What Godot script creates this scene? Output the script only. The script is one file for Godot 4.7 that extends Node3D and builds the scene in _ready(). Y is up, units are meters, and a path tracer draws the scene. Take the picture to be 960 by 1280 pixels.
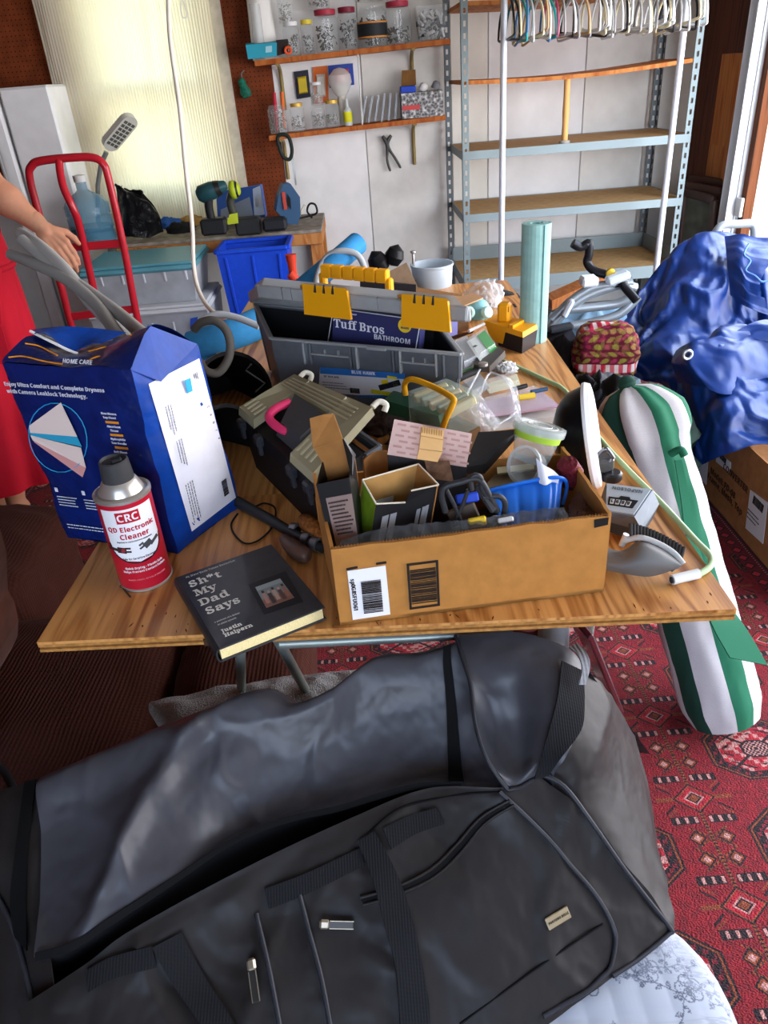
extends Node3D
# A cluttered garage workshop: a plywood table of tools, an empty duffel bag in front of it, shelves along the back wall.
const F := 925.0
const TT := 0.82            # height of the table's top
const BACK := -5.25         # the back wall
const RIGHT := 2.15         # the right wall
var cb: Basis
var cp := Vector3(0, 1.5, 0)
var names := {}
var mats := {}
var texs := {}
var nz := FastNoiseLite.new()
var rng := RandomNumberGenerator.new()

# ---------- points: a picture direction met with a real surface ----------
func ray(x: float, y: float) -> Vector3:
	return cb * Vector3((x - 480.0) / F, (640.0 - y) / F, -1.0)
func ph(x: float, y: float, h: float) -> Vector3:
	var d := ray(x, y)
	return cp + d * ((h - cp.y) / d.y)
func pz(x: float, y: float, z: float) -> Vector3:
	var d := ray(x, y)
	return cp + d * (z / d.z)
func pxw(x: float, y: float, X: float) -> Vector3:
	var d := ray(x, y)
	return cp + d * (X / d.x)
func ppl(x: float, y: float, o: Vector3, n: Vector3) -> Vector3:
	var d := ray(x, y)
	return cp + d * (n.dot(o - cp) / n.dot(d))
func proj(p: Vector3) -> Vector2:
	var v := cb.inverse() * (p - cp)
	return Vector2(480.0 - F * v.x / v.z, 640.0 + F * v.y / v.z)
func v3(x, y, z) -> Vector3:
	return Vector3(x, y, z)

# ---------- materials ----------
func noise_tex(key: String, freq: float, kind := FastNoiseLite.TYPE_SIMPLEX_SMOOTH, oct := 4, normal := 0.0, lo := Color.BLACK, hi := Color.WHITE, size := 256) -> Texture2D:
	if texs.has(key):
		return texs[key]
	var n := FastNoiseLite.new()
	n.seed = key.hash() % 1000
	n.noise_type = kind
	n.frequency = freq
	n.fractal_octaves = oct
	var t := NoiseTexture2D.new()
	t.width = size
	t.height = size
	t.seamless = true
	t.noise = n
	if normal > 0.0:
		t.as_normal_map = true
		t.bump_strength = normal
	else:
		var g := Gradient.new()
		g.set_color(0, lo)
		g.set_color(1, hi)
		t.color_ramp = g
	texs[key] = t
	return t
func mat(hex: String, rough := 0.6, metal := 0.0, o := {}) -> StandardMaterial3D:
	var key := hex + str(rough) + "/" + str(metal) + str(o)
	if mats.has(key):
		return mats[key]
	var m := StandardMaterial3D.new()
	m.albedo_color = Color(hex)
	m.roughness = rough
	m.metallic = metal
	m.cull_mode = BaseMaterial3D.CULL_DISABLED
	if o.has("alpha"):
		m.transparency = BaseMaterial3D.TRANSPARENCY_ALPHA
		m.albedo_color.a = o.alpha
	if o.has("tex"):
		m.albedo_texture = o.tex
	if o.has("mottle"):
		m.albedo_texture = noise_tex("mottle%s" % o.mottle, 0.02, FastNoiseLite.TYPE_SIMPLEX_SMOOTH, 5, 0.0, Color.from_hsv(0, 0, 1.0 - o.mottle), Color.WHITE)
	if o.has("tri"):
		m.uv1_triplanar = true
		m.uv1_world_triplanar = o.get("world", false)
		m.uv1_scale = o.tri if o.tri is Vector3 else Vector3.ONE * o.tri
	if o.has("bump"):
		m.normal_enabled = true
		m.normal_texture = o.bump
		m.normal_scale = o.get("bs", 1.0)
	if o.has("height"):
		m.heightmap_enabled = true
		m.heightmap_texture = o.height
		m.heightmap_scale = o.get("hs", 0.1)
		if not o.has("tri"):
			m.uv1_triplanar = true
			m.uv1_scale = Vector3.ONE * 5.0
	if o.has("coat"):
		m.clearcoat_enabled = true
		m.clearcoat = o.coat
		m.clearcoat_roughness = 0.1
	if o.has("rim"):
		m.rim_enabled = true
		m.rim = o.rim
		m.rim_tint = 0.5
	if o.has("back"):
		m.backlight_enabled = true
		m.backlight = Color(o.back)
	if o.has("glow"):
		m.emission_enabled = true
		m.emission = Color(o.glow)
		m.emission_energy_multiplier = o.get("ge", 1.0)
	m.metallic_specular = o.get("spec", 0.28)
	mats[key] = m
	return m
func crinkle() -> Texture2D:
	return noise_tex("crinkle", 0.018, FastNoiseLite.TYPE_SIMPLEX, 3)
func plain_paint(hex: String, rough := 0.5, mottle := 0.12) -> StandardMaterial3D:
	return mat(hex, rough, 0.0, {"mottle": mottle, "tri": 3.0})
func clear_plastic(hex := "ffffff", a := 0.18) -> StandardMaterial3D:
	return mat(hex, 0.08, 0.0, {"alpha": a})
func cardboard(hex := "b98a52") -> StandardMaterial3D:
	return mat(hex, 0.85, 0.0, {"mottle": 0.14, "tri": 5.0, "bump": noise_tex("cardn", 0.05, FastNoiseLite.TYPE_PERLIN, 3, 1.5), "bs": 0.25})
func cloth_mat(hex: String, rough := 0.8, tri := 30.0, bs := 0.5, more := {}) -> StandardMaterial3D:
	var o := {"tri": tri, "bump": weave_tex(), "bs": bs}
	o.merge(more)
	return mat(hex, rough, 0.0, o)
func weave_tex() -> Texture2D:
	if not texs.has("weave"):
		var im := Image.create(64, 64, false, Image.FORMAT_RGB8)
		for y in 64:
			for x in 64:
				var over := (x / 8 + y / 8) % 2 == 0
				var a := absf(sin((x if over else y) * PI / 8.0)) * 0.6 + absf(sin((y if over else x) * PI / 8.0)) * 0.4
				im.set_pixel(x, y, Color(a, a, a))
		im.bump_map_to_normal_map(2.0)
		texs["weave"] = ImageTexture.create_from_image(im)
	return texs["weave"]
func cord_tex() -> Texture2D:
	if not texs.has("cord"):
		var im := Image.create(64, 64, false, Image.FORMAT_RGB8)
		for y in 64:
			for x in 64:
				var a := 0.5 + 0.5 * cos(x * TAU / 16.0) * (0.75 + 0.25 * cos(y * TAU / 16.0))
				im.set_pixel(x, y, Color(a, a, a))
		im.bump_map_to_normal_map(3.0)
		texs["cord"] = ImageTexture.create_from_image(im)
	return texs["cord"]
func grain_tex(key: String, dark: Color, light: Color, lines: float, wob: float, w := 512, h := 512) -> Texture2D:
	# wood grain that runs along v
	if texs.has(key):
		return texs[key]
	var a := FastNoiseLite.new()
	a.seed = key.hash() % 997
	a.frequency = 1.0
	a.fractal_octaves = 2
	var im := Image.create(w, h, false, Image.FORMAT_RGB8)
	for y in h:
		var v := float(y) / h
		for x in w:
			var u := float(x) / w
			var k := u * lines + wob * (a.get_noise_2d(u * 4.0, v * 0.9) + 0.35 * a.get_noise_2d(u * 17.0 + 50.0, v * 2.2))
			var s := pow(0.5 + 0.5 * sin(k * TAU), 1.6)
			s = s * (0.55 + 0.5 * a.get_noise_2d(u * 9.0 + 30.0, v * 1.2)) + 0.25 * a.get_noise_2d(u * 160.0, v * 7.0) + 0.22 * a.get_noise_2d(u * 14.0 + 9.0, v * 2.0)
			im.set_pixel(x, y, light.lerp(dark, clampf(s, 0.0, 1.0)))
	texs[key] = ImageTexture.create_from_image(im)
	return texs[key]

# ---------- shapes ----------
func G() -> SurfaceTool:
	var st := SurfaceTool.new()
	st.begin(Mesh.PRIMITIVE_TRIANGLES)
	return st
func tri(st: SurfaceTool, a: Vector3, b: Vector3, c: Vector3) -> void:
	if (b - a).cross(c - a).length_squared() < 1e-18:
		return
	st.set_uv(Vector2.ZERO)
	st.add_vertex(a)
	st.add_vertex(b)
	st.add_vertex(c)
func face(st: SurfaceTool, pts: Array, inside: Vector3) -> void:
	# a flat convex face turned away from the point inside
	var n := Vector3.ZERO
	var c := Vector3.ZERO
	for i in pts.size():
		var p: Vector3 = pts[i]
		var q: Vector3 = pts[(i + 1) % pts.size()]
		n += p.cross(q)
		c += p
	c /= pts.size()
	var turned := n.dot(c - inside) > 0.0
	st.set_smooth_group(-1)
	for i in range(1, pts.size() - 1):
		if turned:
			tri(st, pts[0], pts[i + 1], pts[i])
		else:
			tri(st, pts[0], pts[i], pts[i + 1])
func box(st: SurfaceTool, c: Vector3, s: Vector3, b := Basis(), ch := 0.0) -> void:
	var h := s / 2.0
	ch = minf(ch, minf(h.x, minf(h.y, h.z)) * 0.9)
	if ch <= 0.0:
		for ax in 3:
			for sg in [-1.0, 1.0]:
				var pts := []
				for k in [[-1, -1], [-1, 1], [1, 1], [1, -1]]:
					var p := Vector3.ZERO
					p[ax] = sg * h[ax]
					p[(ax + 1) % 3] = k[0] * h[(ax + 1) % 3]
					p[(ax + 2) % 3] = k[1] * h[(ax + 2) % 3]
					pts.append(c + b * p)
				face(st, pts, c)
		return
	var P := func(s3: Vector3, ax: int) -> Vector3:
		var p := Vector3(s3.x * (h.x - ch), s3.y * (h.y - ch), s3.z * (h.z - ch))
		p[ax] = s3[ax] * h[ax]
		return c + b * p
	for ax in 3:
		var a1 := (ax + 1) % 3
		var a2 := (ax + 2) % 3
		for sg in [-1.0, 1.0]:
			var pts := []
			for k in [[-1, -1], [-1, 1], [1, 1], [1, -1]]:
				var s3 := Vector3.ZERO
				s3[ax] = sg
				s3[a1] = k[0]
				s3[a2] = k[1]
				pts.append(P.call(s3, ax))
			face(st, pts, c)
		for s1 in [-1.0, 1.0]:
			for s2 in [-1.0, 1.0]:
				var lo := Vector3.ZERO
				lo[a1] = s1
				lo[a2] = s2
				var hi := lo
				lo[ax] = -1
				hi[ax] = 1
				face(st, [P.call(lo, a1), P.call(hi, a1), P.call(hi, a2), P.call(lo, a2)], c)
	for sx in [-1.0, 1.0]:
		for sy in [-1.0, 1.0]:
			for sz in [-1.0, 1.0]:
				var s3 := Vector3(sx, sy, sz)
				face(st, [P.call(s3, 0), P.call(s3, 1), P.call(s3, 2)], c)
func bar(st: SurfaceTool, a: Vector3, b: Vector3, w: float, t: float, upv := Vector3.UP, ch := 0.0) -> void:
	var z := (b - a).normalized()
	if absf(z.dot(upv)) > 0.98:
		upv = Vector3.FORWARD if absf(z.z) < 0.9 else Vector3.RIGHT
	var x := upv.cross(z).normalized()
	box(st, (a + b) / 2.0, Vector3(w, t, (b - a).length()), Basis(x, z.cross(x), z), ch)
func hull8(st: SurfaceTool, lo: Array, hi: Array) -> void:
	# a block from four lower and four upper corners in the same order round
	var c := Vector3.ZERO
	for p in lo + hi:
		c += p
	c /= 8.0
	face(st, lo, c)
	face(st, hi, c)
	for i in 4:
		var j := (i + 1) % 4
		face(st, [lo[i], lo[j], hi[j], hi[i]], c)
func plate(st: SurfaceTool, pts: Array, t: float, flip := false) -> void:
	# a flat convex plate of thickness t; pts give one face, the thickness goes along its normal (or against it)
	var n := Vector3.ZERO
	for i in pts.size():
		n += (pts[i] as Vector3).cross(pts[(i + 1) % pts.size()])
	n = n.normalized() * (t if not flip else -t)
	var other := []
	var c := Vector3.ZERO
	for p in pts:
		other.append(p + n)
		c += p + n * 0.5
	c /= pts.size()
	face(st, pts, c)
	face(st, other, c)
	for i in pts.size():
		var j := (i + 1) % pts.size()
		face(st, [pts[i], pts[j], other[j], other[i]], c)
func grid(st: SurfaceTool, nu: int, nv: int, f: Callable, flip := false, sg := 1) -> Array:
	var g := []
	for j in nv + 1:
		var row := PackedVector3Array()
		for i in nu + 1:
			row.append(f.call(float(i) / nu, float(j) / nv))
		g.append(row)
	lay(st, g, flip, sg)
	return g
func lay(st: SurfaceTool, g: Array, flip := false, sg := 1) -> void:
	st.set_smooth_group(sg)
	var nv := g.size() - 1
	var nu: int = g[0].size() - 1
	for j in nv:
		for i in nu:
			var a: Vector3 = g[j][i]
			var b: Vector3 = g[j][i + 1]
			var c: Vector3 = g[j + 1][i + 1]
			var d: Vector3 = g[j + 1][i]
			var ua := Vector2(float(i) / nu, float(j) / nv)
			var ub := Vector2(float(i + 1) / nu, float(j) / nv)
			var uc := Vector2(float(i + 1) / nu, float(j + 1) / nv)
			var ud := Vector2(float(i) / nu, float(j + 1) / nv)
			var q := [[a, ua], [b, ub], [c, uc], [a, ua], [c, uc], [d, ud]]
			if flip:
				q = [[a, ua], [c, uc], [b, ub], [a, ua], [d, ud], [c, uc]]
			for k in q:
				st.set_uv(k[1])
				st.add_vertex(k[0])
func sheet(st: SurfaceTool, nu: int, nv: int, f: Callable, t: float) -> Array:
	# a cloth or board of thickness t: two faces and a rim
	var g := []
	for j in nv + 1:
		var row := PackedVector3Array()
		for i in nu + 1:
			row.append(f.call(float(i) / nu, float(j) / nv))
		g.append(row)
	thicken(st, g, t)
	return g
func thicken(st: SurfaceTool, g: Array, t: float) -> void:
	var nv := g.size() - 1
	var nu: int = g[0].size() - 1
	var lo := []
	for j in nv + 1:
		var row := PackedVector3Array()
		for i in nu + 1:
			var du: Vector3 = g[j][mini(i + 1, nu)] - g[j][maxi(i - 1, 0)]
			var dv: Vector3 = g[mini(j + 1, nv)][i] - g[maxi(j - 1, 0)][i]
			row.append(g[j][i] + du.cross(dv).normalized() * t)
		lo.append(row)
	lay(st, g, false, 1)
	lay(st, lo, true, 2)
	var rim := []
	var rim2 := []
	for i in nu + 1:
		rim.append(g[0][i])
		rim2.append(lo[0][i])
	for j in range(1, nv + 1):
		rim.append(g[j][nu])
		rim2.append(lo[j][nu])
	for i in range(nu - 1, -1, -1):
		rim.append(g[nv][i])
		rim2.append(lo[nv][i])
	for j in range(nv - 1, -1, -1):
		rim.append(g[j][0])
		rim2.append(lo[j][0])
	lay(st, [PackedVector3Array(rim2), PackedVector3Array(rim)], false, 3)
func tube(st: SurfaceTool, pts: Array, r, n := 8, cap := true, closed := false) -> void:
	var m := pts.size()
	var rings := []
	var up := Vector3.ZERO
	for i in m:
		var a: Vector3 = pts[(i - 1 + m) % m] if closed or i > 0 else pts[i]
		var b: Vector3 = pts[(i + 1) % m] if closed or i < m - 1 else pts[i]
		var t := (b - a).normalized()
		if up == Vector3.ZERO:
			up = Vector3.UP if absf(t.y) < 0.9 else Vector3.RIGHT
		up = (up - t * up.dot(t)).normalized()
		var side := t.cross(up)
		var rr: float = r[i] if r is Array else r
		var ring := PackedVector3Array()
		for k in n + 1:
			var an := TAU * (k % n) / n
			ring.append(pts[i] + (up * cos(an) + side * sin(an)) * rr)
		rings.append(ring)
	if closed:
		rings.append(rings[0])
	lay(st, rings, true, 1)
	if cap and not closed:
		for e in [0, m - 1]:
			var ring: PackedVector3Array = rings[e]
			face(st, Array(ring).slice(0, n), pts[1] if e == 0 else pts[m - 2])
func curve(pts: Array, per := 6, closed := false) -> Array:
	var out := []
	var m := pts.size()
	for i in (m if closed else m - 1):
		var p0: Vector3 = pts[(i - 1 + m) % m] if closed or i > 0 else pts[0]
		var p1: Vector3 = pts[i]
		var p2: Vector3 = pts[(i + 1) % m]
		var p3: Vector3 = pts[(i + 2) % m] if closed or i < m - 2 else pts[m - 1]
		for k in per:
			out.append(p1.cubic_interpolate(p2, p0, p3, float(k) / per))
	if not closed:
		out.append(pts[m - 1])
	return out
func lathe(st: SurfaceTool, prof: Array, xf := Transform3D(), n := 20, squash := 1.0) -> void:
	# prof: Vector2(radius, height) from the bottom up; sharp corners stay sharp
	var sg := 1
	for i in prof.size() - 1:
		if i > 0 and absf((prof[i] - prof[i - 1]).angle_to(prof[i + 1] - prof[i])) > 0.6:
			sg += 1
		var rows := []
		for k in 2:
			var p: Vector2 = prof[i + k]
			var row := PackedVector3Array()
			for j in n + 1:
				var a := TAU * (j % n) / n
				row.append(xf * Vector3(p.x * cos(a), p.y, p.x * sin(a) * squash))
			rows.append(row)
		st.set_smooth_group(sg)
		for j in n:
			tri(st, rows[0][j], rows[1][j + 1], rows[1][j])
			tri(st, rows[0][j], rows[0][j + 1], rows[1][j + 1])
func prism(st: SurfaceTool, poly: Array, depth: float, xf := Transform3D(), smooth := false) -> void:
	# poly (Vector2, x right y up) pulled from z 0 to z depth
	var pk := PackedVector2Array(poly)
	var area := 0.0
	for i in pk.size():
		area += pk[i].cross(pk[(i + 1) % pk.size()])
	if area < 0.0:
		pk.reverse()
	var ix := Geometry2D.triangulate_polygon(pk)
	st.set_smooth_group(-1)
	for i in range(0, ix.size(), 3):
		var a := pk[ix[i]]
		var b := pk[ix[i + 1]]
		var c := pk[ix[i + 2]]
		if (b - a).cross(c - a) < 0.0:
			var t := b
			b = c
			c = t
		tri(st, xf * Vector3(a.x, a.y, depth), xf * Vector3(c.x, c.y, depth), xf * Vector3(b.x, b.y, depth))
		tri(st, xf * Vector3(a.x, a.y, 0), xf * Vector3(b.x, b.y, 0), xf * Vector3(c.x, c.y, 0))
	st.set_smooth_group(5 if smooth else -1)
	for i in pk.size():
		var a := pk[i]
		var b := pk[(i + 1) % pk.size()]
		var a0 := xf * Vector3(a.x, a.y, 0)
		var b0 := xf * Vector3(b.x, b.y, 0)
		var a1 := xf * Vector3(a.x, a.y, depth)
		var b1 := xf * Vector3(b.x, b.y, depth)
		tri(st, a0, a1, b1)
		tri(st, a0, b1, b0)
func rrect(w: float, h: float, r: float, n := 4) -> Array:
	var out := []
	for q in 4:
		var c := Vector2((w / 2 - r) * (1 if q in [0, 3] else -1), (h / 2 - r) * (1 if q < 2 else -1))
		for k in n + 1:
			out.append(c + Vector2.from_angle(PI / 2 * (q + float(k) / n)) * r)
	return out
func patch(rows: Array) -> Callable:
	# a smooth surface through rows of points
	var nr := rows.size()
	var nc: int = rows[0].size()
	return func(u: float, v: float) -> Vector3:
		var cu := u * (nc - 1)
		var cv := v * (nr - 1)
		var i := mini(int(cu), nc - 2)
		var j := mini(int(cv), nr - 2)
		var fu := cu - i
		var fv := cv - j
		var q := []
		for k in 4:
			var row: Array = rows[clampi(j - 1 + k, 0, nr - 1)]
			var p0: Vector3 = row[maxi(i - 1, 0)]
			var p1: Vector3 = row[i]
			var p2: Vector3 = row[i + 1]
			var p3: Vector3 = row[mini(i + 2, nc - 1)]
			q.append(p1.cubic_interpolate(p2, p0, p3, fu))
		return q[1].cubic_interpolate(q[2], q[0], q[3], fv)
func facet(x: float, y: float) -> float:
	# random heights on a skewed lattice joined by flat triangles: the creases of crumpled cloth
	var i := floorf(x)
	var j := floorf(y)
	var fx := x - i
	var fy := y - j
	var h := func(a: float, b: float) -> float:
		return fposmod(sin(a * 127.1 + b * 311.7) * 43758.5453, 1.0)
	if fx > fy:
		return h.call(i, j) * (1.0 - fx) + h.call(i + 1, j) * (fx - fy) + h.call(i + 1, j + 1) * fy
	return h.call(i, j) * (1.0 - fy) + h.call(i, j + 1) * (fy - fx) + h.call(i + 1, j + 1) * fx
func crumple(p: Vector3, k: float, n: FastNoiseLite) -> float:
	var a := p.x * 0.9 - p.z * 0.4
	var b := p.z * 0.9 + p.x * 0.4 + p.y * 0.7
	return facet(a * k + 1.3 * n.get_noise_3dv(p * k * 0.4), b * k + 1.3 * n.get_noise_3dv(p * k * 0.4 + Vector3(7, 3, 1))) - 0.5
func frame(o: Vector3, right: Vector3, up: Vector3) -> Transform3D:
	var x := right.normalized()
	var z := x.cross(up).normalized()
	return Transform3D(Basis(x, z.cross(x), z), o)

# ---------- objects ----------
func numbered(parent: Node, called: String) -> String:
	var key := str(parent.get_instance_id()) + called
	var k: int = names.get(key, 0)
	names[key] = k + 1
	return called if k == 0 else "%s_%03d" % [called, k]
func put(o: Node3D, called: String, parent: Node) -> void:
	o.name = numbered(parent, called)
	parent.add_child(o, true)
func thing(called: String, label: String, category: String, at := Vector3.ZERO, turn := 0.0, group := "") -> Node3D:
	var o := Node3D.new()
	put(o, called, self)
	o.position = at
	o.rotation.y = turn
	return tag(o, label, category, group)
func tag(o: Node3D, label: String, category: String, group := "") -> Node3D:
	o.set_meta("label", label)
	o.set_meta("category", category)
	if group:
		o.set_meta("group", group)
	return o
func mesh_of(st: SurfaceTool) -> ArrayMesh:
	st.generate_normals()
	return st.commit()
func obj(called: String, st: SurfaceTool, m: Material, parent: Node = self) -> MeshInstance3D:
	# shape given in the parent's own axes
	return inst(called, mesh_of(st), m, parent)
func inst(called: String, me: Mesh, m: Material, parent: Node = self, xf := Transform3D()) -> MeshInstance3D:
	var o := MeshInstance3D.new()
	o.mesh = me
	o.material_override = m
	o.transform = xf
	put(o, called, parent)
	return o
func wobj(called: String, st: SurfaceTool, m: Material, parent: Node) -> MeshInstance3D:
	# shape given in the room's axes
	var o := inst(called, mesh_of(st), m, parent)
	o.transform = (parent as Node3D).global_transform.affine_inverse()
	return o
func struct(called: String, st: SurfaceTool, m: Material, parent: Node = self) -> MeshInstance3D:
	var o := obj(called, st, m, parent)
	if parent == self:
		o.set_meta("kind", "structure")
	return o
func copy_of(src: Node3D, at: Vector3, turn: float, label := "") -> Node3D:
	var o: Node3D = src.duplicate()
	var base := str(src.name)
	o.name = numbered(self, base)
	add_child(o, true)
	o.position = at
	o.rotation = Vector3(0, turn, 0)
	if label:
		o.set_meta("label", label)
	return o
func text_mesh(s: String, cap: float, font := "Droid Sans", weight := 700, depth := 0.0006, align := HORIZONTAL_ALIGNMENT_CENTER) -> TextMesh:
	var f := SystemFont.new()
	f.font_names = PackedStringArray([font])
	f.font_weight = weight
	var t := TextMesh.new()
	t.text = s
	t.font = f
	t.font_size = 24
	t.curve_step = 2.0
	t.pixel_size = cap / (0.72 * 24.0)
	t.depth = depth
	t.horizontal_alignment = align
	t.vertical_alignment = VERTICAL_ALIGNMENT_CENTER
	return t
func txt(parent: Node, s: String, o: Vector3, right: Vector3, up: Vector3, cap: float, m: Material, font := "Droid Sans", weight := 700, left := false) -> MeshInstance3D:
	# lettering in the room's axes; o is its middle (or its left end)
	var t := text_mesh(s, cap, font, weight, 0.0006, HORIZONTAL_ALIGNMENT_LEFT if left else HORIZONTAL_ALIGNMENT_CENTER)
	return inst("lettering", t, m, parent, (parent as Node3D).global_transform.affine_inverse() * frame(o, right, up))
func print_bars(parent: Node, called: String, xf: Transform3D, rects: Array, m: Material, t := 0.0006) -> MeshInstance3D:
	# flat printed rectangles (x, y, w, h) in the plane of xf, joined into one piece of print
	var st := G()
	for r in rects:
		box(st, xf * Vector3(r[0] + r[2] / 2.0, r[1] + r[3] / 2.0, t / 2.0), Vector3(r[2], r[3], t), xf.basis)
	return wobj(called, st, m, parent)
func barcode(w: float, h: float, sd: int) -> Array:
	rng.seed = sd
	var out := []
	var x := 0.0
	while x < w:
		var b := w * rng.randf_range(0.008, 0.03)
		out.append([x, 0.0, minf(b, w - x), h])
		x += b + w * rng.randf_range(0.01, 0.03)
	return out
func text_lines(w: float, n: int, step: float, th: float, sd: int) -> Array:
	rng.seed = sd
	var out := []
	for i in n:
		var x := 0.0
		var end := w * rng.randf_range(0.7, 1.0)
		while x < end:
			var k := minf(rng.randf_range(0.02, 0.09) * w, end - x)
			out.append([x, -i * step, k, th])
			x += k + w * 0.02
	return out

# ---------- the place ----------
func _ready() -> void:
	cb = Basis.from_euler(Vector3(deg_to_rad(-30.6), 0, deg_to_rad(-4.6)), EULER_ORDER_YXZ)
	var cam := Camera3D.new()
	cam.name = "camera"
	cam.fov = rad_to_deg(2.0 * atan(640.0 / F))
	cam.near = 0.05
	cam.far = 100.0
	cam.transform = Transform3D(cb, cp)
	add_child(cam)
	var env := Environment.new()
	env.background_mode = Environment.BG_SKY
	var sky := ProceduralSkyMaterial.new()
	sky.sky_top_color = Color("8fb4e6")
	sky.sky_horizon_color = Color("e8eef6")
	sky.sky_curve = 0.2
	sky.ground_bottom_color = Color("8a8378")
	sky.ground_horizon_color = Color("b8b2a8")
	sky.sky_energy_multiplier = 3.2
	sky.ground_energy_multiplier = 1.6
	sky.sun_angle_max = 0.0
	env.sky = Sky.new()
	env.sky.sky_material = sky
	env.tonemap_mode = Environment.TONE_MAPPER_LINEAR
	env.tonemap_exposure = 0.76
	env.sdfgi_enabled = true
	env.ssao_enabled = true
	env.ssil_enabled = true
	var we := WorldEnvironment.new()
	we.name = "environment"
	we.environment = env
	add_child(we)
	var sun := DirectionalLight3D.new()
	sun.name = "sun"
	sun.light_energy = 3.0
	sun.light_color = Color("fff1dc")
	sun.light_angular_distance = 1.0
	sun.shadow_enabled = true
	sun.sky_mode = DirectionalLight3D.SKY_MODE_LIGHT_ONLY
	sun.transform = Transform3D(Basis.looking_at(Vector3(0.55, -1.0, 0.25)), Vector3(0, 6, 0))
	add_child(sun)
	# daylight that comes in by the big side opening, the opening behind the camera and the curtained window
	daylight("side_opening_light", Vector3(2.35, 1.15, -1.95), Vector3(-1, -0.12, 0), Vector2(4.2, 2.1), 3.5, Color("f4f6ff"))
	daylight("front_opening_light", Vector3(-0.2, 1.35, 2.35), Vector3(0, -0.1, -1), Vector2(2.6, 1.9), 0.5, Color("eaf0ff"))
	daylight("window_light", Vector3(-1.2, 1.65, BACK - 0.5), Vector3(0, 0, 1), Vector2(0.7, 1.25), 0.45, Color("fdf8e8"))
	nz.frequency = 1.0
	nz.fractal_octaves = 3
	nz.seed = 7
	shell()
	rug()
	workbench()
	rack()
	wall_shelves()
	table()
	box_pack()
	spray_can()
	book()
	parcel_box()
	duffel()
	seats()
	toolboxes()
	clutter()
	right_side()
	floor_heap()
	person()

func daylight(called: String, at: Vector3, towards: Vector3, size: Vector2, e: float, c: Color) -> void:
	var l := AreaLight3D.new()
	l.name = called
	l.area_size = size
	l.area_normalize_energy = false
	l.light_energy = e
	l.light_color = c
	l.shadow_enabled = true
	l.transform = Transform3D(Basis.looking_at(towards), at)
	add_child(l)

func slab(called: String, lo: Vector3, hi: Vector3, m: Material, parent: Node = self) -> MeshInstance3D:
	var st := G()
	box(st, (lo + hi) / 2.0, hi - lo)
	return struct(called, st, m, parent)

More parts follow.
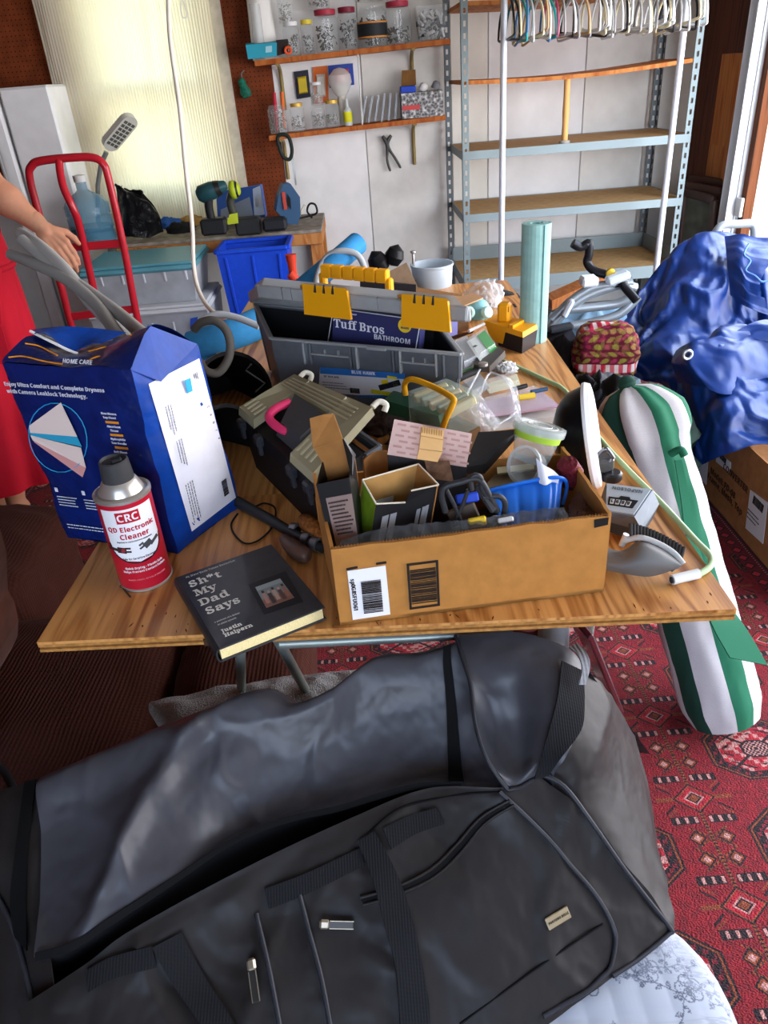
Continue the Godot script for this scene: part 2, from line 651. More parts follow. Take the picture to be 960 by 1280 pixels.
func shell() -> void:
	var concrete := plain_paint("7a726a", 0.85, 0.25)
	var white := mat("e6e4de", 0.65, 0.0, {"mottle": 0.05, "tri": 1.2})
	var peg := mat("7c3b1c", 0.7, 0.0, {"mottle": 0.2, "tri": 2.0})
	var brown := mat("5c2c19", 0.55, 0.0, {"tex": grain_tex("panel", Color("8f8078"), Color("ffffff"), 10.0, 1.5, 256, 256), "tri": Vector3(1.2, 0.5, 1.2)})
	slab("floor", Vector3(-2.8, -0.15, -5.6), Vector3(2.5, 0, 2.4), concrete)
	slab("ceiling", Vector3(-2.8, 2.5, -5.6), Vector3(2.5, 2.65, 2.4), plain_paint("8a7f72", 0.9))
	slab("wall_left", Vector3(-2.8, 0, -5.4), Vector3(-2.6, 2.5, 2.4), brown)
	# back wall: solid round a window hole (x -1.85..-0.72)
	var wx0 := -1.56
	var wx1 := -0.86
	var wb := slab("wall_back", Vector3(wx1, 0, BACK - 0.2), Vector3(2.5, 2.5, BACK), white)
	slab("wall_side_piece", Vector3(-2.8, 0, BACK - 0.2), Vector3(wx0, 2.5, BACK), white, wb)
	slab("wall_lower_piece", Vector3(wx0, 0, BACK - 0.2), Vector3(wx1, 0.95, BACK), white, wb)
	slab("wall_upper_piece", Vector3(wx0, 2.3, BACK - 0.2), Vector3(wx1, 2.5, BACK), white, wb)
	# the white boards of the wall behind the rack and the shelves
	var bm := [mat("e8e6e2", 0.6, 0.0, {"mottle": 0.05, "tri": 1.0}), mat("e0ddd4", 0.62, 0.0, {"mottle": 0.06, "tri": 1.3}), mat("e4dfd2", 0.6, 0.0, {"mottle": 0.06, "tri": 0.9})]
	var xs := [-0.5, 0.075, 0.62, 0.85, 1.45, 2.02, RIGHT]
	for i in xs.size() - 1:
		var st := G()
		box(st, Vector3((xs[i] + xs[i + 1]) / 2.0, 1.25, BACK + 0.008), Vector3(xs[i + 1] - xs[i] - 0.006, 2.5, 0.016), Basis(), 0.002)
		struct("board", st, bm[i % 3], wb)
	# window with a sash, its meeting rail showing through the curtain
	var frame_m := plain_paint("cfc6b0", 0.5)
	var st := G()
	for x in [wx0 + 0.03, wx1 - 0.03]:
		box(st, Vector3(x, 1.625, BACK - 0.1), Vector3(0.06, 1.35, 0.1))
	for y in [0.98, 1.55, 2.27]:
		box(st, Vector3((wx0 + wx1) / 2, y, BACK - 0.1), Vector3(wx1 - wx0, 0.06, 0.08))
	var win := struct("window_1", st, frame_m)
	for k in 2:
		var pane := G()
		box(pane, Vector3((wx0 + wx1) / 2, 1.27 + k * 0.64, BACK - 0.11), Vector3(wx1 - wx0 - 0.1, 0.56, 0.005))
		struct("pane", pane, mat("f4fbff", 0.05, 0.0, {"alpha": 0.12}), win)
	# white trim beside the window
	slab("trim_1", Vector3(-0.80, 0.74, BACK), Vector3(-0.71, 2.4, BACK + 0.03), frame_m)
	slab("trim_2", Vector3(-1.66, 0.74, BACK), Vector3(-1.57, 2.4, BACK + 0.03), frame_m)
	# pegboards with real rows of holes
	pegboard("brown pegboard strip between the curtain and the white wall", -0.71, -0.46, 0.55, 2.3, peg, true)
	pegboard("brown pegboard behind the top of the white fridge", -2.55, -1.66, 0.9, 2.4, peg, false)
	curtain()
	# right wall with brown panelling up to the big opening, and its jamb
	var wr := slab("wall_right", Vector3(RIGHT, 0, -5.4), Vector3(RIGHT + 0.04, 2.5, -4.35), brown)
	slab("wall_front_piece", Vector3(RIGHT, 0, 0.25), Vector3(RIGHT + 0.2, 2.5, 2.4), white, wr)
	slab("lintel", Vector3(RIGHT, 2.25, -4.32), Vector3(RIGHT + 0.2, 2.5, 0.25), white, wr)
	var jamb := mat("74401f", 0.6, 0.0, {"tex": grain_tex("panel", Color("8f8078"), Color("ffffff"), 10.0, 1.5, 256, 256), "tri": Vector3(2, 0.6, 2)})
	slab("trim_3", Vector3(RIGHT - 0.02, 0, -4.365), Vector3(RIGHT + 0.03, 2.3, -4.31), jamb)
	# front wall with an opening behind the camera
	var wf := slab("wall_front", Vector3(-2.8, 0, 2.2), Vector3(-1.5, 2.5, 2.4), brown)
	slab("wall_side_piece", Vector3(1.1, 0, 2.2), Vector3(2.5, 2.5, 2.4), brown, wf)
	slab("lintel", Vector3(-1.5, 2.3, 2.2), Vector3(1.1, 2.5, 2.4), brown, wf)
	# outdoors: a drive and a pale stucco wall across it
	slab("ground_outside", Vector3(2.5, -0.2, -14), Vector3(14, -0.04, 8), plain_paint("b8a994", 0.9))
	slab("wall_outside", Vector3(6.0, -0.1, -14), Vector3(6.3, 4.0, 4), mat("d8b79a", 0.9, 0.0, {"mottle": 0.15, "tri": 1.0}))
	# the track of the sliding door: a white channel with screw holes
	var t := G()
	var tz := -4.42
	box(t, Vector3(RIGHT - 0.05, 1.15, tz), Vector3(0.012, 2.3, 0.09), Basis(), 0.002)
	for dz in [-0.042, 0.042]:
		box(t, Vector3(RIGHT - 0.07, 1.15, tz + dz), Vector3(0.04, 2.3, 0.008), Basis(), 0.002)
	box(t, Vector3(RIGHT - 0.03, 1.15, tz + 0.05), Vector3(0.03, 2.3, 0.01))
	var track := obj("door_track", t, mat("d4d6d6", 0.35, 0.3))
	tag(track, "white metal channel track running up the doorway post", "door track")
	rng.seed = 5
	for k in 14:
		var h := G()
		lathe(h, [Vector2(0, 0), Vector2(0.007, 0), Vector2(0.007, 0.002), Vector2(0, 0.003)], Transform3D(Basis(Vector3(0, 0, 1), Vector3(-1, 0, 0), Vector3(0, -1, 0)), Vector3(RIGHT - 0.056, 0.45 + k * 0.11, tz + rng.randf_range(-0.015, 0.015))), 8)
		obj("screw", h, mat("3a3836", 0.5, 0.6), track)
	var br := G()
	box(br, Vector3(RIGHT - 0.035, 0.72, tz + 0.07), Vector3(0.02, 0.1, 0.08), Basis(), 0.004)
	obj("bracket", br, mat("c9c9c4", 0.4, 0.3), track)
	# a plywood offcut and dark picture frames against the brown wall
	var ply := G()
	box(ply, Vector3(RIGHT - 0.012, 1.13, -4.72), Vector3(0.02, 0.66, 0.3), Basis(Vector3.RIGHT, 0.0), 0.002)
	tag(obj("plywood_offcut", ply, mat("b07a48", 0.7, 0.0, {"tex": grain_tex("ply", Color("c89a6c"), Color("fff4e4"), 8.0, 1.5, 256, 256), "tri": Vector3(2, 1, 2)})), "tall pale plywood offcut fixed to the brown panelled wall", "board")

func pegboard(label: String, x0: float, x1: float, y0: float, y1: float, m: Material, holes: bool) -> void:
	var st := G()
	box(st, Vector3((x0 + x1) / 2, (y0 + y1) / 2, BACK + 0.018), Vector3(x1 - x0, y1 - y0, 0.008), Basis(), 0.001)
	var pb := obj("pegboard", st, m)
	tag(pb, label, "pegboard")
	var hs := G()
	var step := 0.0254
	var y := y0 + 0.02
	while y < y1 - 0.01:
		var x := x0 + 0.015
		while x < x1 - 0.01:
			var c := Vector3(x, y, BACK + 0.0222)
			var ring := []
			for k in 6:
				ring.append(c + Vector3(cos(k * TAU / 6), sin(k * TAU / 6), 0) * 0.0034)
			face(hs, ring, c - Vector3(0, 0, 0.1))
			x += step
		y += step
	var ho := obj("peg_holes", hs, mat("1a0d07", 0.9), pb)
	ho.set_meta("kind", "stuff")

func curtain() -> void:
	# a thin pleated shade over the window, day light glowing through
	var st := G()
	var f := func(u: float, v: float) -> Vector3:
		var x := lerpf(-1.765, -0.765, u)
		var y := lerpf(2.38, 0.72, v)
		var z := BACK + 0.075 + 0.0014 * sin(u * TAU * 60.0) * (0.6 + 0.4 * v) + 0.012 * sin(u * 9.0 + v * 1.5) + 0.01 * nz.get_noise_2d(u * 6.0, v * 2.0)
		return Vector3(x + 0.004 * sin(v * 7.0 + u * 20.0), y + 0.012 * nz.get_noise_2d(u * 12.0, 4.0) * v, z)
	grid(st, 416, 20, f)
	var c := obj("curtain", st, mat("e6e0cc", 0.9, 0.0, {"back": "efe0a8"}))
	tag(c, "pale cream pleated curtain glowing in front of the window", "curtain")
	var rod := G()
	tube(rod, [Vector3(-2.0, 2.39, BACK + 0.08), Vector3(-0.7, 2.39, BACK + 0.08)], 0.012)
	obj("rod", rod, mat("d8d4c8", 0.4, 0.4), c)
	# a plastic clip hung high on the curtain
	var cl := G()
	var p := pz(229, 8, BACK + 0.13)
	tube(cl, curve([p + Vector3(0, 0.04, 0), p + Vector3(-0.014, -0.01, 0.004), p + Vector3(-0.012, -0.05, 0.004), p + Vector3(0.012, -0.05, 0.004), p + Vector3(0.012, -0.01, 0.004)], 5, true), 0.003, 6)
	tag(obj("curtain_clip", cl, mat("d9d9d6", 0.4)), "small white wire clip hanging high on the curtain", "clip")
	# the long white cord that hangs from the ceiling down to the floor
	var cord := G()
	tube(cord, curve([pz(210, -60, -4.2), pz(212, 40, -4.15), pz(224, 130, -4.1), pz(232, 210, -4.0), pz(240, 280, -3.95), pz(242, 330, -3.9), pz(248, 362, -3.8), pz(262, 386, -3.6), pz(285, 402, -3.3)], 7), 0.011, 8)
	tag(obj("extension_cable", cord, mat("e6e0d2", 0.5)), "thick white cable hanging from above in front of the curtain", "cable")

func rug_tex() -> ImageTexture:
	# one repeat: a big octagon, and small diamonds in the lane between two columns of them
	var w := 512
	var h := 320
	var im := Image.create(w, h, false, Image.FORMAT_RGB8)
	var red := Color("860a1e")
	var dark := Color("1d0a10")
	var cream := Color("c4b09e")
	var pink := Color("a81c30")
	var rust := Color("8a5224")
	rng.seed = 3
	var n := FastNoiseLite.new()
	n.frequency = 0.03
	for y in h:
		for x in w:
			var c := red
			var dx := x - 256.0
			var dy := y - 160.0
			var ax := absf(dx)
			var ay := absf(dy)
			var o := maxf(maxf(ax / 152.0, ay / 112.0), (ax / 152.0 + ay / 112.0) / 1.46)
			if o < 1.0:
				if o > 0.955: c = dark
				elif o > 0.92: c = rust
				elif o > 0.74:
					c = dark if o > 0.89 or o < 0.77 or (int(dx + 300) / 12 + int(dy + 300) / 12) % 3 != 0 else Color("7c1a2a")
				elif dx * dy > 0.0:
					c = cream if (int(ax) / 16 + int(ay) / 11) % 3 != 0 else pink
				else:
					c = pink if (int(ax) / 14 + int(ay) / 14) % 4 != 0 else cream
				if o < 0.3:
					c = dark if o > 0.25 or (int(ax) / 6 + int(ay) / 6) % 2 == 0 else cream
				elif o < 0.74 and absf(ax * 0.74 - ay) < 5.0:
					c = dark
				elif o < 0.66 and o > 0.5 and (int(ax * 0.5 + ay) / 7) % 4 == 0:
					c = dark
			else:
				# the lane: diamonds half a row down, stepped branches and barred crosses
				var lx := ax - 256.0
				var ly := absf(fposmod(dy, 320.0) - 160.0)
				ax = absf(lx)
				ay = ly
				var d := ax / 62.0 + ay / 50.0
				if d < 1.0:
					c = dark if d > 0.9 else (rust if d > 0.82 else (pink if d > 0.5 else (cream if d > 0.38 else (dark if d > 0.28 else rust))))
				elif ay > 58.0 and ay < 84.0 and ax > 14.0 and ax < 92.0:
					c = dark if ay < 62.0 or ay > 80.0 or int(ax) % 26 < 17 else cream
				elif ax < 6.0: c = rust if int(ay) % 10 < 6 else dark
				elif ay < 7.0 and ax < 110.0: c = rust
				elif absf(ay - 20.0 - (ax - 62.0) * 0.8) < 4.0 and ax > 60.0 and ax < 96.0: c = dark
				elif absf(ay - 34.0 - (ax - 62.0) * 0.8) < 3.0 and ax > 60.0 and ax < 92.0: c = rust
				elif ay > 96.0:
					var e := absf(ax - 40.0) / 26.0 + absf(ay - 128.0) / 24.0
					if e < 1.0: c = dark if e > 0.75 else (rust if e > 0.45 else cream)
					elif absf(ax * 0.6 + ay - 128.0) < 4.0 or absf(ax * 0.6 - ay + 128.0) < 4.0: c = rust if int(ax) % 12 < 8 else dark
			c = c.darkened(clampf(0.14 + 0.2 * n.get_noise_2d(x, y) + rng.randf_range(-0.12, 0.14), 0.0, 0.6))
			im.set_pixel(x, y, c)
	return ImageTexture.create_from_image(im)

func rug_border_tex() -> ImageTexture:
	var w := 256
	var h := 128
	var im := Image.create(w, h, false, Image.FORMAT_RGB8)
	rng.seed = 8
	var red := Color("740c20")
	var dark := Color("1d0a12")
	var cream := Color("cdb9a8")
	for y in h:
		for x in w:
			var c := red
			var band := x % 64
			if band < 4: c = dark
			elif band < 8: c = Color("8a3a26")
			elif band < 12: c = dark
			else:
				var t := absf(float(band) - 38.0)
				var zz := absf(float(y % 32) - 16.0)
				if x / 64 == 1:
					if absf(t - zz) < 3.0: c = cream
					elif absf(t - zz) < 6.0: c = dark
				elif t + zz < 14.0: c = dark if t + zz > 9.0 else Color("d23a48")
				elif absf(t - 20.0) < 2.0: c = dark if y % 8 < 4 else cream
			c = c.darkened(clampf(0.15 + rng.randf_range(-0.1, 0.15), 0, 0.5))
			im.set_pixel(x, y, c)
	return ImageTexture.create_from_image(im)

func rug() -> void:
	var pile := noise_tex("pile", 0.25, FastNoiseLite.TYPE_SIMPLEX, 2, 4.0)
	var fm := StandardMaterial3D.new()
	fm.albedo_texture = rug_tex()
	fm.albedo_color = Color(0.98, 0.76, 0.78)
	fm.roughness = 0.95
	fm.uv1_scale = Vector3(2.73 / 0.41, 4.5 / 0.255, 1)
	fm.uv1_offset = Vector3((-1.55 - 0.66) / 0.41, (-4.3 + 1.3625) / 0.255, 0)
	fm.normal_enabled = true
	fm.normal_texture = pile
	fm.normal_scale = 0.6
	var bm: StandardMaterial3D = fm.duplicate()
	bm.albedo_texture = rug_border_tex()
	bm.uv1_scale = Vector3(1, 24, 1)
	var st := G()
	grid(st, 30, 60, func(u, v): return Vector3(lerpf(-1.55, 1.18, u), 0.012 + 0.003 * nz.get_noise_2d(u * 9, v * 15), lerpf(-4.3, 0.2, v)))
	var r := obj("rug", st, fm)
	tag(r, "worn red oriental rug with octagon medallions covering the floor", "rug")
	for s in [-1, 1]:
		var b := G()
		var x0 := 1.18 if s > 0 else -1.95
		grid(b, 6, 60, func(u, v): return Vector3(x0 + 0.4 * u, 0.0125 + 0.003 * nz.get_noise_2d(u * 2, v * 15), lerpf(-4.3, 0.2, v)))
		obj("border", b, bm, r)
	var e := G()
	box(e, Vector3(-0.18, 0.004, -2.05), Vector3(3.5, 0.006, 4.5))
	obj("backing", e, mat("4a2a24", 0.9), r)

# ---------- surfaces that can be met by a picture direction ----------
func surf(g: Array) -> Dictionary:
	var q := []
	for row in g:
		var r := PackedVector2Array()
		for p in row:
			r.append(proj(p))
		q.append(r)
	return {"g": g, "q": q}
func snap(s: Dictionary, x: float, y: float, lift := 0.0) -> Vector3:
	var best := 1e9
	var bi := 0
	var bj := 0
	var at := Vector2(x, y)
	for j in s.q.size():
		var r: PackedVector2Array = s.q[j]
		for i in r.size():
			var d := r[i].distance_squared_to(at)
			if d < best:
				best = d
				bi = i
				bj = j
	var g: Array = s.g
	var nu: int = g[0].size() - 1
	var nv := g.size() - 1
	var du: Vector3 = g[bj][mini(bi + 1, nu)] - g[bj][maxi(bi - 1, 0)]
	var dv: Vector3 = g[mini(bj + 1, nv)][bi] - g[maxi(bj - 1, 0)][bi]
	var n := dv.cross(du).normalized()
	if n.dot(cp - g[bj][bi]) < 0.0:
		n = -n
	var p := ppl(x, y, g[bj][bi], n)
	if p.distance_to(g[bj][bi]) > 0.06:
		p = g[bj][bi]
	return p + n * lift
func snaps(s: Dictionary, pxs: Array, lift := 0.0) -> Array:
	var out := []
	for p in pxs:
		out.append(snap(s, p[0], p[1], lift))
	return out
func ribbon(st: SurfaceTool, lefts: Array, rights: Array, t: float, per := 6) -> void:
	var a := curve(lefts, per)
	var b := curve(rights, per)
	var g := []
	for i in a.size():
		var row := PackedVector3Array()
		for k in 5:
			row.append((a[i] as Vector3).lerp(b[i], k / 4.0))
		g.append(row)
	thicken(st, g, t)
func bend_text(parent: Node, s: String, axis: Vector3, r: float, phi: float, y: float, cap: float, m: Material, font := "Droid Sans", weight := 700) -> void:
	# lettering wrapped round an upright can
	var t := text_mesh(s, cap, font, weight, 0.0008)
	var a := t.get_mesh_arrays()
	var vs: PackedVector3Array = a[Mesh.ARRAY_VERTEX]
	var ix: PackedInt32Array = a[Mesh.ARRAY_INDEX]
	var st := G()
	st.set_smooth_group(-1)
	for k in ix:
		var p := vs[k]
		var an: float = phi - p.x / r
		st.add_vertex(axis + Vector3(cos(an) * (r + p.z), y + p.y, sin(an) * (r + p.z)))
	wobj("lettering", st, m, parent)

# ---------- the table ----------
func table() -> void:
	var top := mat("ffffff", 0.4, 0.0, {"spec": 0.5, "tex": grain_tex("ply_top", Color("824818"), Color("cc9150"), 32.0, 3.0, 1024, 512), "tri": Vector3(0.95, 0.95, 0.8), "world": true, "coat": 0.15})
	var edge := mat("c48a48", 0.6, 0.0, {"mottle": 0.3, "tri": 12.0})
	var edge2 := mat("8e5c2c", 0.7, 0.0, {"mottle": 0.3, "tri": 12.0})
	var c := [Vector3(-0.522, 0, -0.856), Vector3(0.483, 0, -0.805), Vector3(0.515, 0, -2.74), Vector3(-0.43, 0, -2.74)]
	var t := thing("folding_table", "plywood topped table on grey tube legs holding the tools and boxes", "table", Vector3(0, 0, -1.5))
	var ys := [0.0, 0.005, 0.009, 0.014, 0.019]
	for k in 4:
		var lo := []
		var hi := []
		var inset := 0.0 if k != 1 else 0.0015
		for p in c:
			var q: Vector3 = p + (Vector3(0, 0, -1.5) - p).normalized() * inset
			lo.append(q + Vector3.UP * (TT - 0.019 + ys[k]))
			hi.append(q + Vector3.UP * (TT - 0.019 + ys[k + 1]))
		var st := G()
		hull8(st, lo, hi)
		wobj("ply" if k < 3 else "tabletop", st, top if k == 3 else (edge if k != 1 else edge2), t)
	# worn dark spots and splinters where the veneer broke at the front edge
	var sp := G()
	rng.seed = 11
	for k in 36:
		var x := rng.randf_range(-0.46, 0.05) if k % 3 else rng.randf_range(0.0, 0.47)
		var z := lerpf(-0.856, -0.805, (x + 0.522) / 1.005) - rng.randf_range(0.003, 0.03 if k % 4 else 0.08)
		var a := rng.randf_range(-0.5, 0.5)
		var l := rng.randf_range(0.002, 0.007)
		var w := rng.randf_range(0.0005, 0.0014)
		var d := Vector3(sin(a), 0, cos(a))
		var e := Vector3(cos(a), 0, -sin(a))
		var o := Vector3(x, TT + 0.0003, z)
		plate(sp, [o - d * l, o + e * w, o + d * l, o - e * w], 0.0004)
	wobj("chipped_veneer", sp, mat("5c3316", 0.8), t).set_meta("kind", "stuff")
	var dk := G()
	for q in [[398, 789, 60], [270, 801, 40]]:
		var p := ph(q[0], q[1], TT - 0.008)
		box(dk, Vector3(p.x, TT - 0.0095, p.z + 0.0006), Vector3(q[2] * 0.0009, 0.012, 0.002), Basis(Vector3.UP, -0.05))
	wobj("edge_stain", dk, mat("3a2a1a", 0.8), t)
	var metal := mat("8c938c", 0.4, 0.5)
	for s in [-1.0, 1.0]:
		var zz := -1.02 if s > 0 else -2.45
		var a := G()
		tube(a, [ph(346, 797, TT - 0.05) if s > 0 else Vector3(-0.21, TT - 0.03, zz), Vector3(-0.16, 0.012, zz - 0.3 * s)], 0.0085, 10)
		wobj("leg", a, metal, t)
		var b := G()
		tube(b, [Vector3(0.36, TT - 0.03, zz), Vector3(0.38, 0.012, zz - 0.16 * s)], 0.0085, 10)
		wobj("leg", b, metal, t)
		var cbr := G()
		tube(cbr, [ph(350, 805, TT - 0.06) if s > 0 else Vector3(-0.2, TT - 0.055, zz), ph(640, 790, TT - 0.06) if s > 0 else Vector3(0.37, TT - 0.055, zz)], 0.008, 10)
		wobj("crossbar", cbr, metal, t)
	var pr := G()
	tube(pr, [ph(300, 806, TT - 0.02), ph(302, 870, 0.45), Vector3(-0.29, 0.012, -1.12)], 0.0085, 10)
	wobj("leg", pr, metal, t)

func box_pack() -> void:
	var navy := mat("0e2268", 0.34, 0.0, {"mottle": 0.25, "tri": 4.0, "coat": 0.3, "height": crinkle(), "hs": 0.25})
	var sky := mat("083f98", 0.45, 0.0, {"mottle": 0.2, "tri": 4.0, "coat": 0.05, "height": crinkle(), "hs": 0.17})
	var cyan := mat("2a9ad2", 0.3)
	var white := mat("e4e4ec", 0.35, 0.0, {"mottle": 0.06, "tri": 4.0, "height": crinkle(), "hs": 0.12})
	var org := mat("d98a22", 0.5)
	var ink := mat("55545c", 0.6)
	var t := thing("absorbent_pack", "large blue plastic pack with a torn top and white back label", "package", ph(190, 660, TT))
	var bl := ph(85, 674, TT) + Vector3(0, 0.004, 0)
	var br := ph(222, 692, TT) + Vector3(0, 0.002, 0)
	var rr := ph(300, 633, TT) + Vector3(0, 0.002, 0)
	var tl := pz(3, 456, bl.z - 0.005)
	var tr := pz(163, 462, br.z - 0.01)
	var rt := pz(247, 430, rr.z - 0.01)
	var ll := bl + (rr - br)
	var lt := tl + (rt - tr) + Vector3(0, -0.02, 0)
	var ap := pz(185, 406, (br.z + rr.z) / 2.0 - 0.01)
	var al := pz(42, 417, (bl.z + ll.z) / 2.0)
	var wob := func(p: Vector3, a: float) -> Vector3:
		return p + Vector3(nz.get_noise_3dv(p * 9.0), nz.get_noise_3dv(p * 9.0 + Vector3.ONE * 40), nz.get_noise_3dv(p * 8.0 + Vector3.ONE * 80)) * a
	var quad := func(p: Vector3, q: Vector3, r: Vector3, s: Vector3, bulge: float, a: float) -> Callable:
		var n := (q - p).cross(s - p).normalized()
		return func(u: float, v: float) -> Vector3:
			return wob.call(p.lerp(q, u).lerp(s.lerp(r, u), v) - n * bulge * (1.0 - pow(2.0 * u - 1.0, 4.0)) * (1.0 - pow(2.0 * v - 1.0, 4.0)), a)
	var st := G()
	var fg := grid(st, 40, 40, quad.call(tl, tr, br, bl, 0.008, 0.006))
	grid(st, 20, 20, quad.call(rt, lt, ll, rr, 0.01, 0.006))
	grid(st, 20, 20, quad.call(lt, tl, bl, ll, 0.01, 0.006))
	grid(st, 10, 10, quad.call(bl, br, rr, ll, 0.0, 0.0))
	wobj("wrapper_body", st, navy, t)
	# the side gusset, brighter blue, with its folded triangle at the top
	var sd := G()
	var sg := grid(sd, 30, 40, quad.call(tr, rt, rr, br, 0.012, 0.006))
	var mid := tr.lerp(rt, 0.25) + (tr - br).normalized() * -0.03
	var n1 := (br - bl).normalized()
	face(sd, [tr, ap, mid + n1 * 0.014], bl)
	face(sd, [ap, rt, mid + n1 * 0.014], bl)
	face(sd, [ap, tr, rt], bl)
	wobj("side_gusset", sd, sky, t)
	# the top, sagging, with a torn mouth
	var tp := G()
	var zr := (bl.z + ll.z) / 2.0
	var rows := [[lt, lt.lerp(rt, 0.35) + Vector3(0, -0.02, 0), lt.lerp(rt, 0.65) + Vector3(0, -0.01, 0), rt],
		[al, pz(88, 434, zr + 0.01), pz(135, 426, zr), ap + (br - bl).normalized() * 0.006],
		[tl, tl.lerp(tr, 0.35) + Vector3(0, 0.002, 0), tl.lerp(tr, 0.65), tr]]
	var pf := patch(rows)
	var tg := grid(tp, 30, 20, func(u, v): return wob.call(pf.call(u, v), 0.008))
	wobj("top_fold", tp, navy, t)
	var torn := G()
	var tf := patch([[pz(40, 415, zr - 0.015), pz(80, 411, zr - 0.02), pz(118, 413, zr - 0.03), pz(158, 418, zr - 0.03)], [pz(44, 420, zr + 0.02), pz(70, 428, zr + 0.03), pz(96, 440, zr + 0.035), pz(128, 434, zr + 0.02)]])
	sheet(torn, 16, 6, func(u, v): return tf.call(u, v) + Vector3(0, 0.004 + 0.006 * sin(u * 9.0) * v, 0), 0.001)
	wobj("torn_flap", torn, sky, t)
	var te := G()
	tube(te, curve([pz(38, 414, zr + 0.01), pz(52, 421, zr + 0.022), pz(70, 430, zr + 0.032), pz(84, 437, zr + 0.036), pz(97, 442, zr + 0.037)], 4), 0.0025, 6)
	wobj("torn_edge", te, mat("e8e6e2", 0.6), t)
	# orange lines of the print
	var os := surf(tg)
	var fs := surf(fg)
	for l in [[[12, 448], [30, 447], [55, 453], [78, 457]], [[32, 431], [48, 434], [62, 441], [72, 446]], [[112, 452], [125, 447], [140, 444], [160, 444]], [[112, 441], [130, 436], [150, 427], [165, 420]]]:
		var ol := G()
		tube(ol, curve(snaps(os, l, 0.0025), 5), 0.0013, 5)
		wobj("orange_line", ol, org, t)
	var rd := (br - bl).normalized()
	var ud := ((tl + tr) - (bl + br)).normalized()
	var wt := mat("cfd2dc", 0.4)
	txt(t, "HOME CARE", snap(os, 98, 455, 0.004), rd, Vector3(0, 0.8, -0.6), 0.007, wt)
	txt(t, "Enjoy Ultra Comfort and Complete Dryness", snap(fs, 68, 483, 0.004), rd + Vector3(0, -0.0, 0), ud, 0.0066, wt)
	txt(t, "with Camera Leaklock Technology.", snap(fs, 60, 491, 0.004), rd, ud, 0.0066, wt)
	for q in [[137, 519, "Non-Woven", "Top Sheet"], [143, 535, "Absorbent", "Tissue"], [149, 551, "Hydrophilic", "Tow Needle"], [152, 567, "Soft Sheet", ""]]:
		txt(t, q[2], snap(fs, q[0], q[1] - 3, 0.004), rd, ud, 0.0036, wt)
		if q[3]:
			txt(t, q[3], snap(fs, q[0] + 1, q[1] + 2, 0.004), rd, ud, 0.0036, wt)
		var p := snap(fs, q[0] + 4, q[1] + 8, 0.003)
		print_bars(t, "orange_bar", frame(p, rd, ud), [[-0.012, -0.002, 0.024 if q[3] else 0.018, 0.004]], org)
	# the picture of the layered pad in its blue ring
	var ring := []
	for k in 26:
		var a := TAU * k / 26.0
		ring.append(snap(fs, 74.0 + cos(a) * 36.0 - sin(a) * 4.0, 546.0 + sin(a) * 42.0 + cos(a) * 10.0, 0.003))
	var rg := G()
	tube(rg, ring, 0.0009, 5, false, true)
	wobj("printed_ring", rg, cyan, t)
	for pc in [["e2cfc6", [[78, 502], [98, 545], [40, 540], [39, 531]], 0.004], ["2f9cc0", [[40, 540], [98, 545], [104, 557], [41, 543]], 0.0045], ["e0ccc2", [[41, 543], [103, 558], [109, 583], [44, 549]], 0.005], ["c88f8a", [[44, 549], [109, 583], [105, 595], [46, 552]], 0.0046]]:
		var pg := G()
		var pts := snaps(fs, pc[1], pc[2])
		plate(pg, pts, 0.0008)
		wobj("printed_layer", pg, mat(pc[0], 0.5), t)
	for q in [[75, 616], [108, 620]]:
		var p := snap(fs, q[0], q[1], 0.004)
		print_bars(t, "small_print", frame(p, rd, ud), [[-0.004, 0.004, 0.006, 0.008]] + text_lines(0.042, 4, 0.0055, 0.0016, q[0]).map(func(r): return [r[0] - 0.004, r[1] - 0.006, r[2], r[3]]), wt)
	print_bars(t, "small_print", frame(snap(fs, 86, 654, 0.004), rd, ud), text_lines(0.09, 2, 0.006, 0.0016, 3), wt)
	# the white label of the side
	var ss := surf(sg)
	var lab := []
	for v in 13:
		var row := PackedVector3Array()
		for u in 9:
			var p := Vector2(185, 480).lerp(Vector2(248, 448), u / 8.0).lerp(Vector2(239, 664).lerp(Vector2(294, 622), u / 8.0), v / 12.0)
			row.append(snap(ss, p.x, p.y, 0.0015))
		lab.append(row)
	var lg := G()
	lay(lg, lab)
	wobj("white_label", lg, white, t)
	var sr := (rt - tr).normalized()
	var su := (tr - br).normalized()
	for q in [[210, 505, 7, 0.052], [224, 548, 7, 0.052], [238, 600, 8, 0.075]]:
		# columns of small print that run down the label
		var p := snap(ss, q[0], q[1], 0.004)
		print_bars(t, "small_print", frame(p, -su, sr), text_lines(q[3], q[2] / 2, 0.006, 0.0014, q[0]), ink)
	print_bars(t, "barcode", frame(snap(ss, 275, 602, 0.003), -su, sr), barcode(0.03, 0.014, 9), mat("2c2b30", 0.6))
	print_bars(t, "blue_mark", frame(snap(ss, 232, 492, 0.004), sr, su), [[0, 0, 0.014, 0.022]], cyan)
	print_bars(t, "small_print", frame(snap(ss, 243, 466, 0.004), -su, sr), text_lines(0.022, 3, 0.004, 0.0016, 21), ink)
	for k in 5:
		txt(t, ["C", "a", "b", "r", "e"][k], snap(ss, 258 + k * 3.4, 508 + k * 10.0, 0.004), -su, sr, 0.005, mat("6a5a58", 0.6), "Droid Sans", 400)

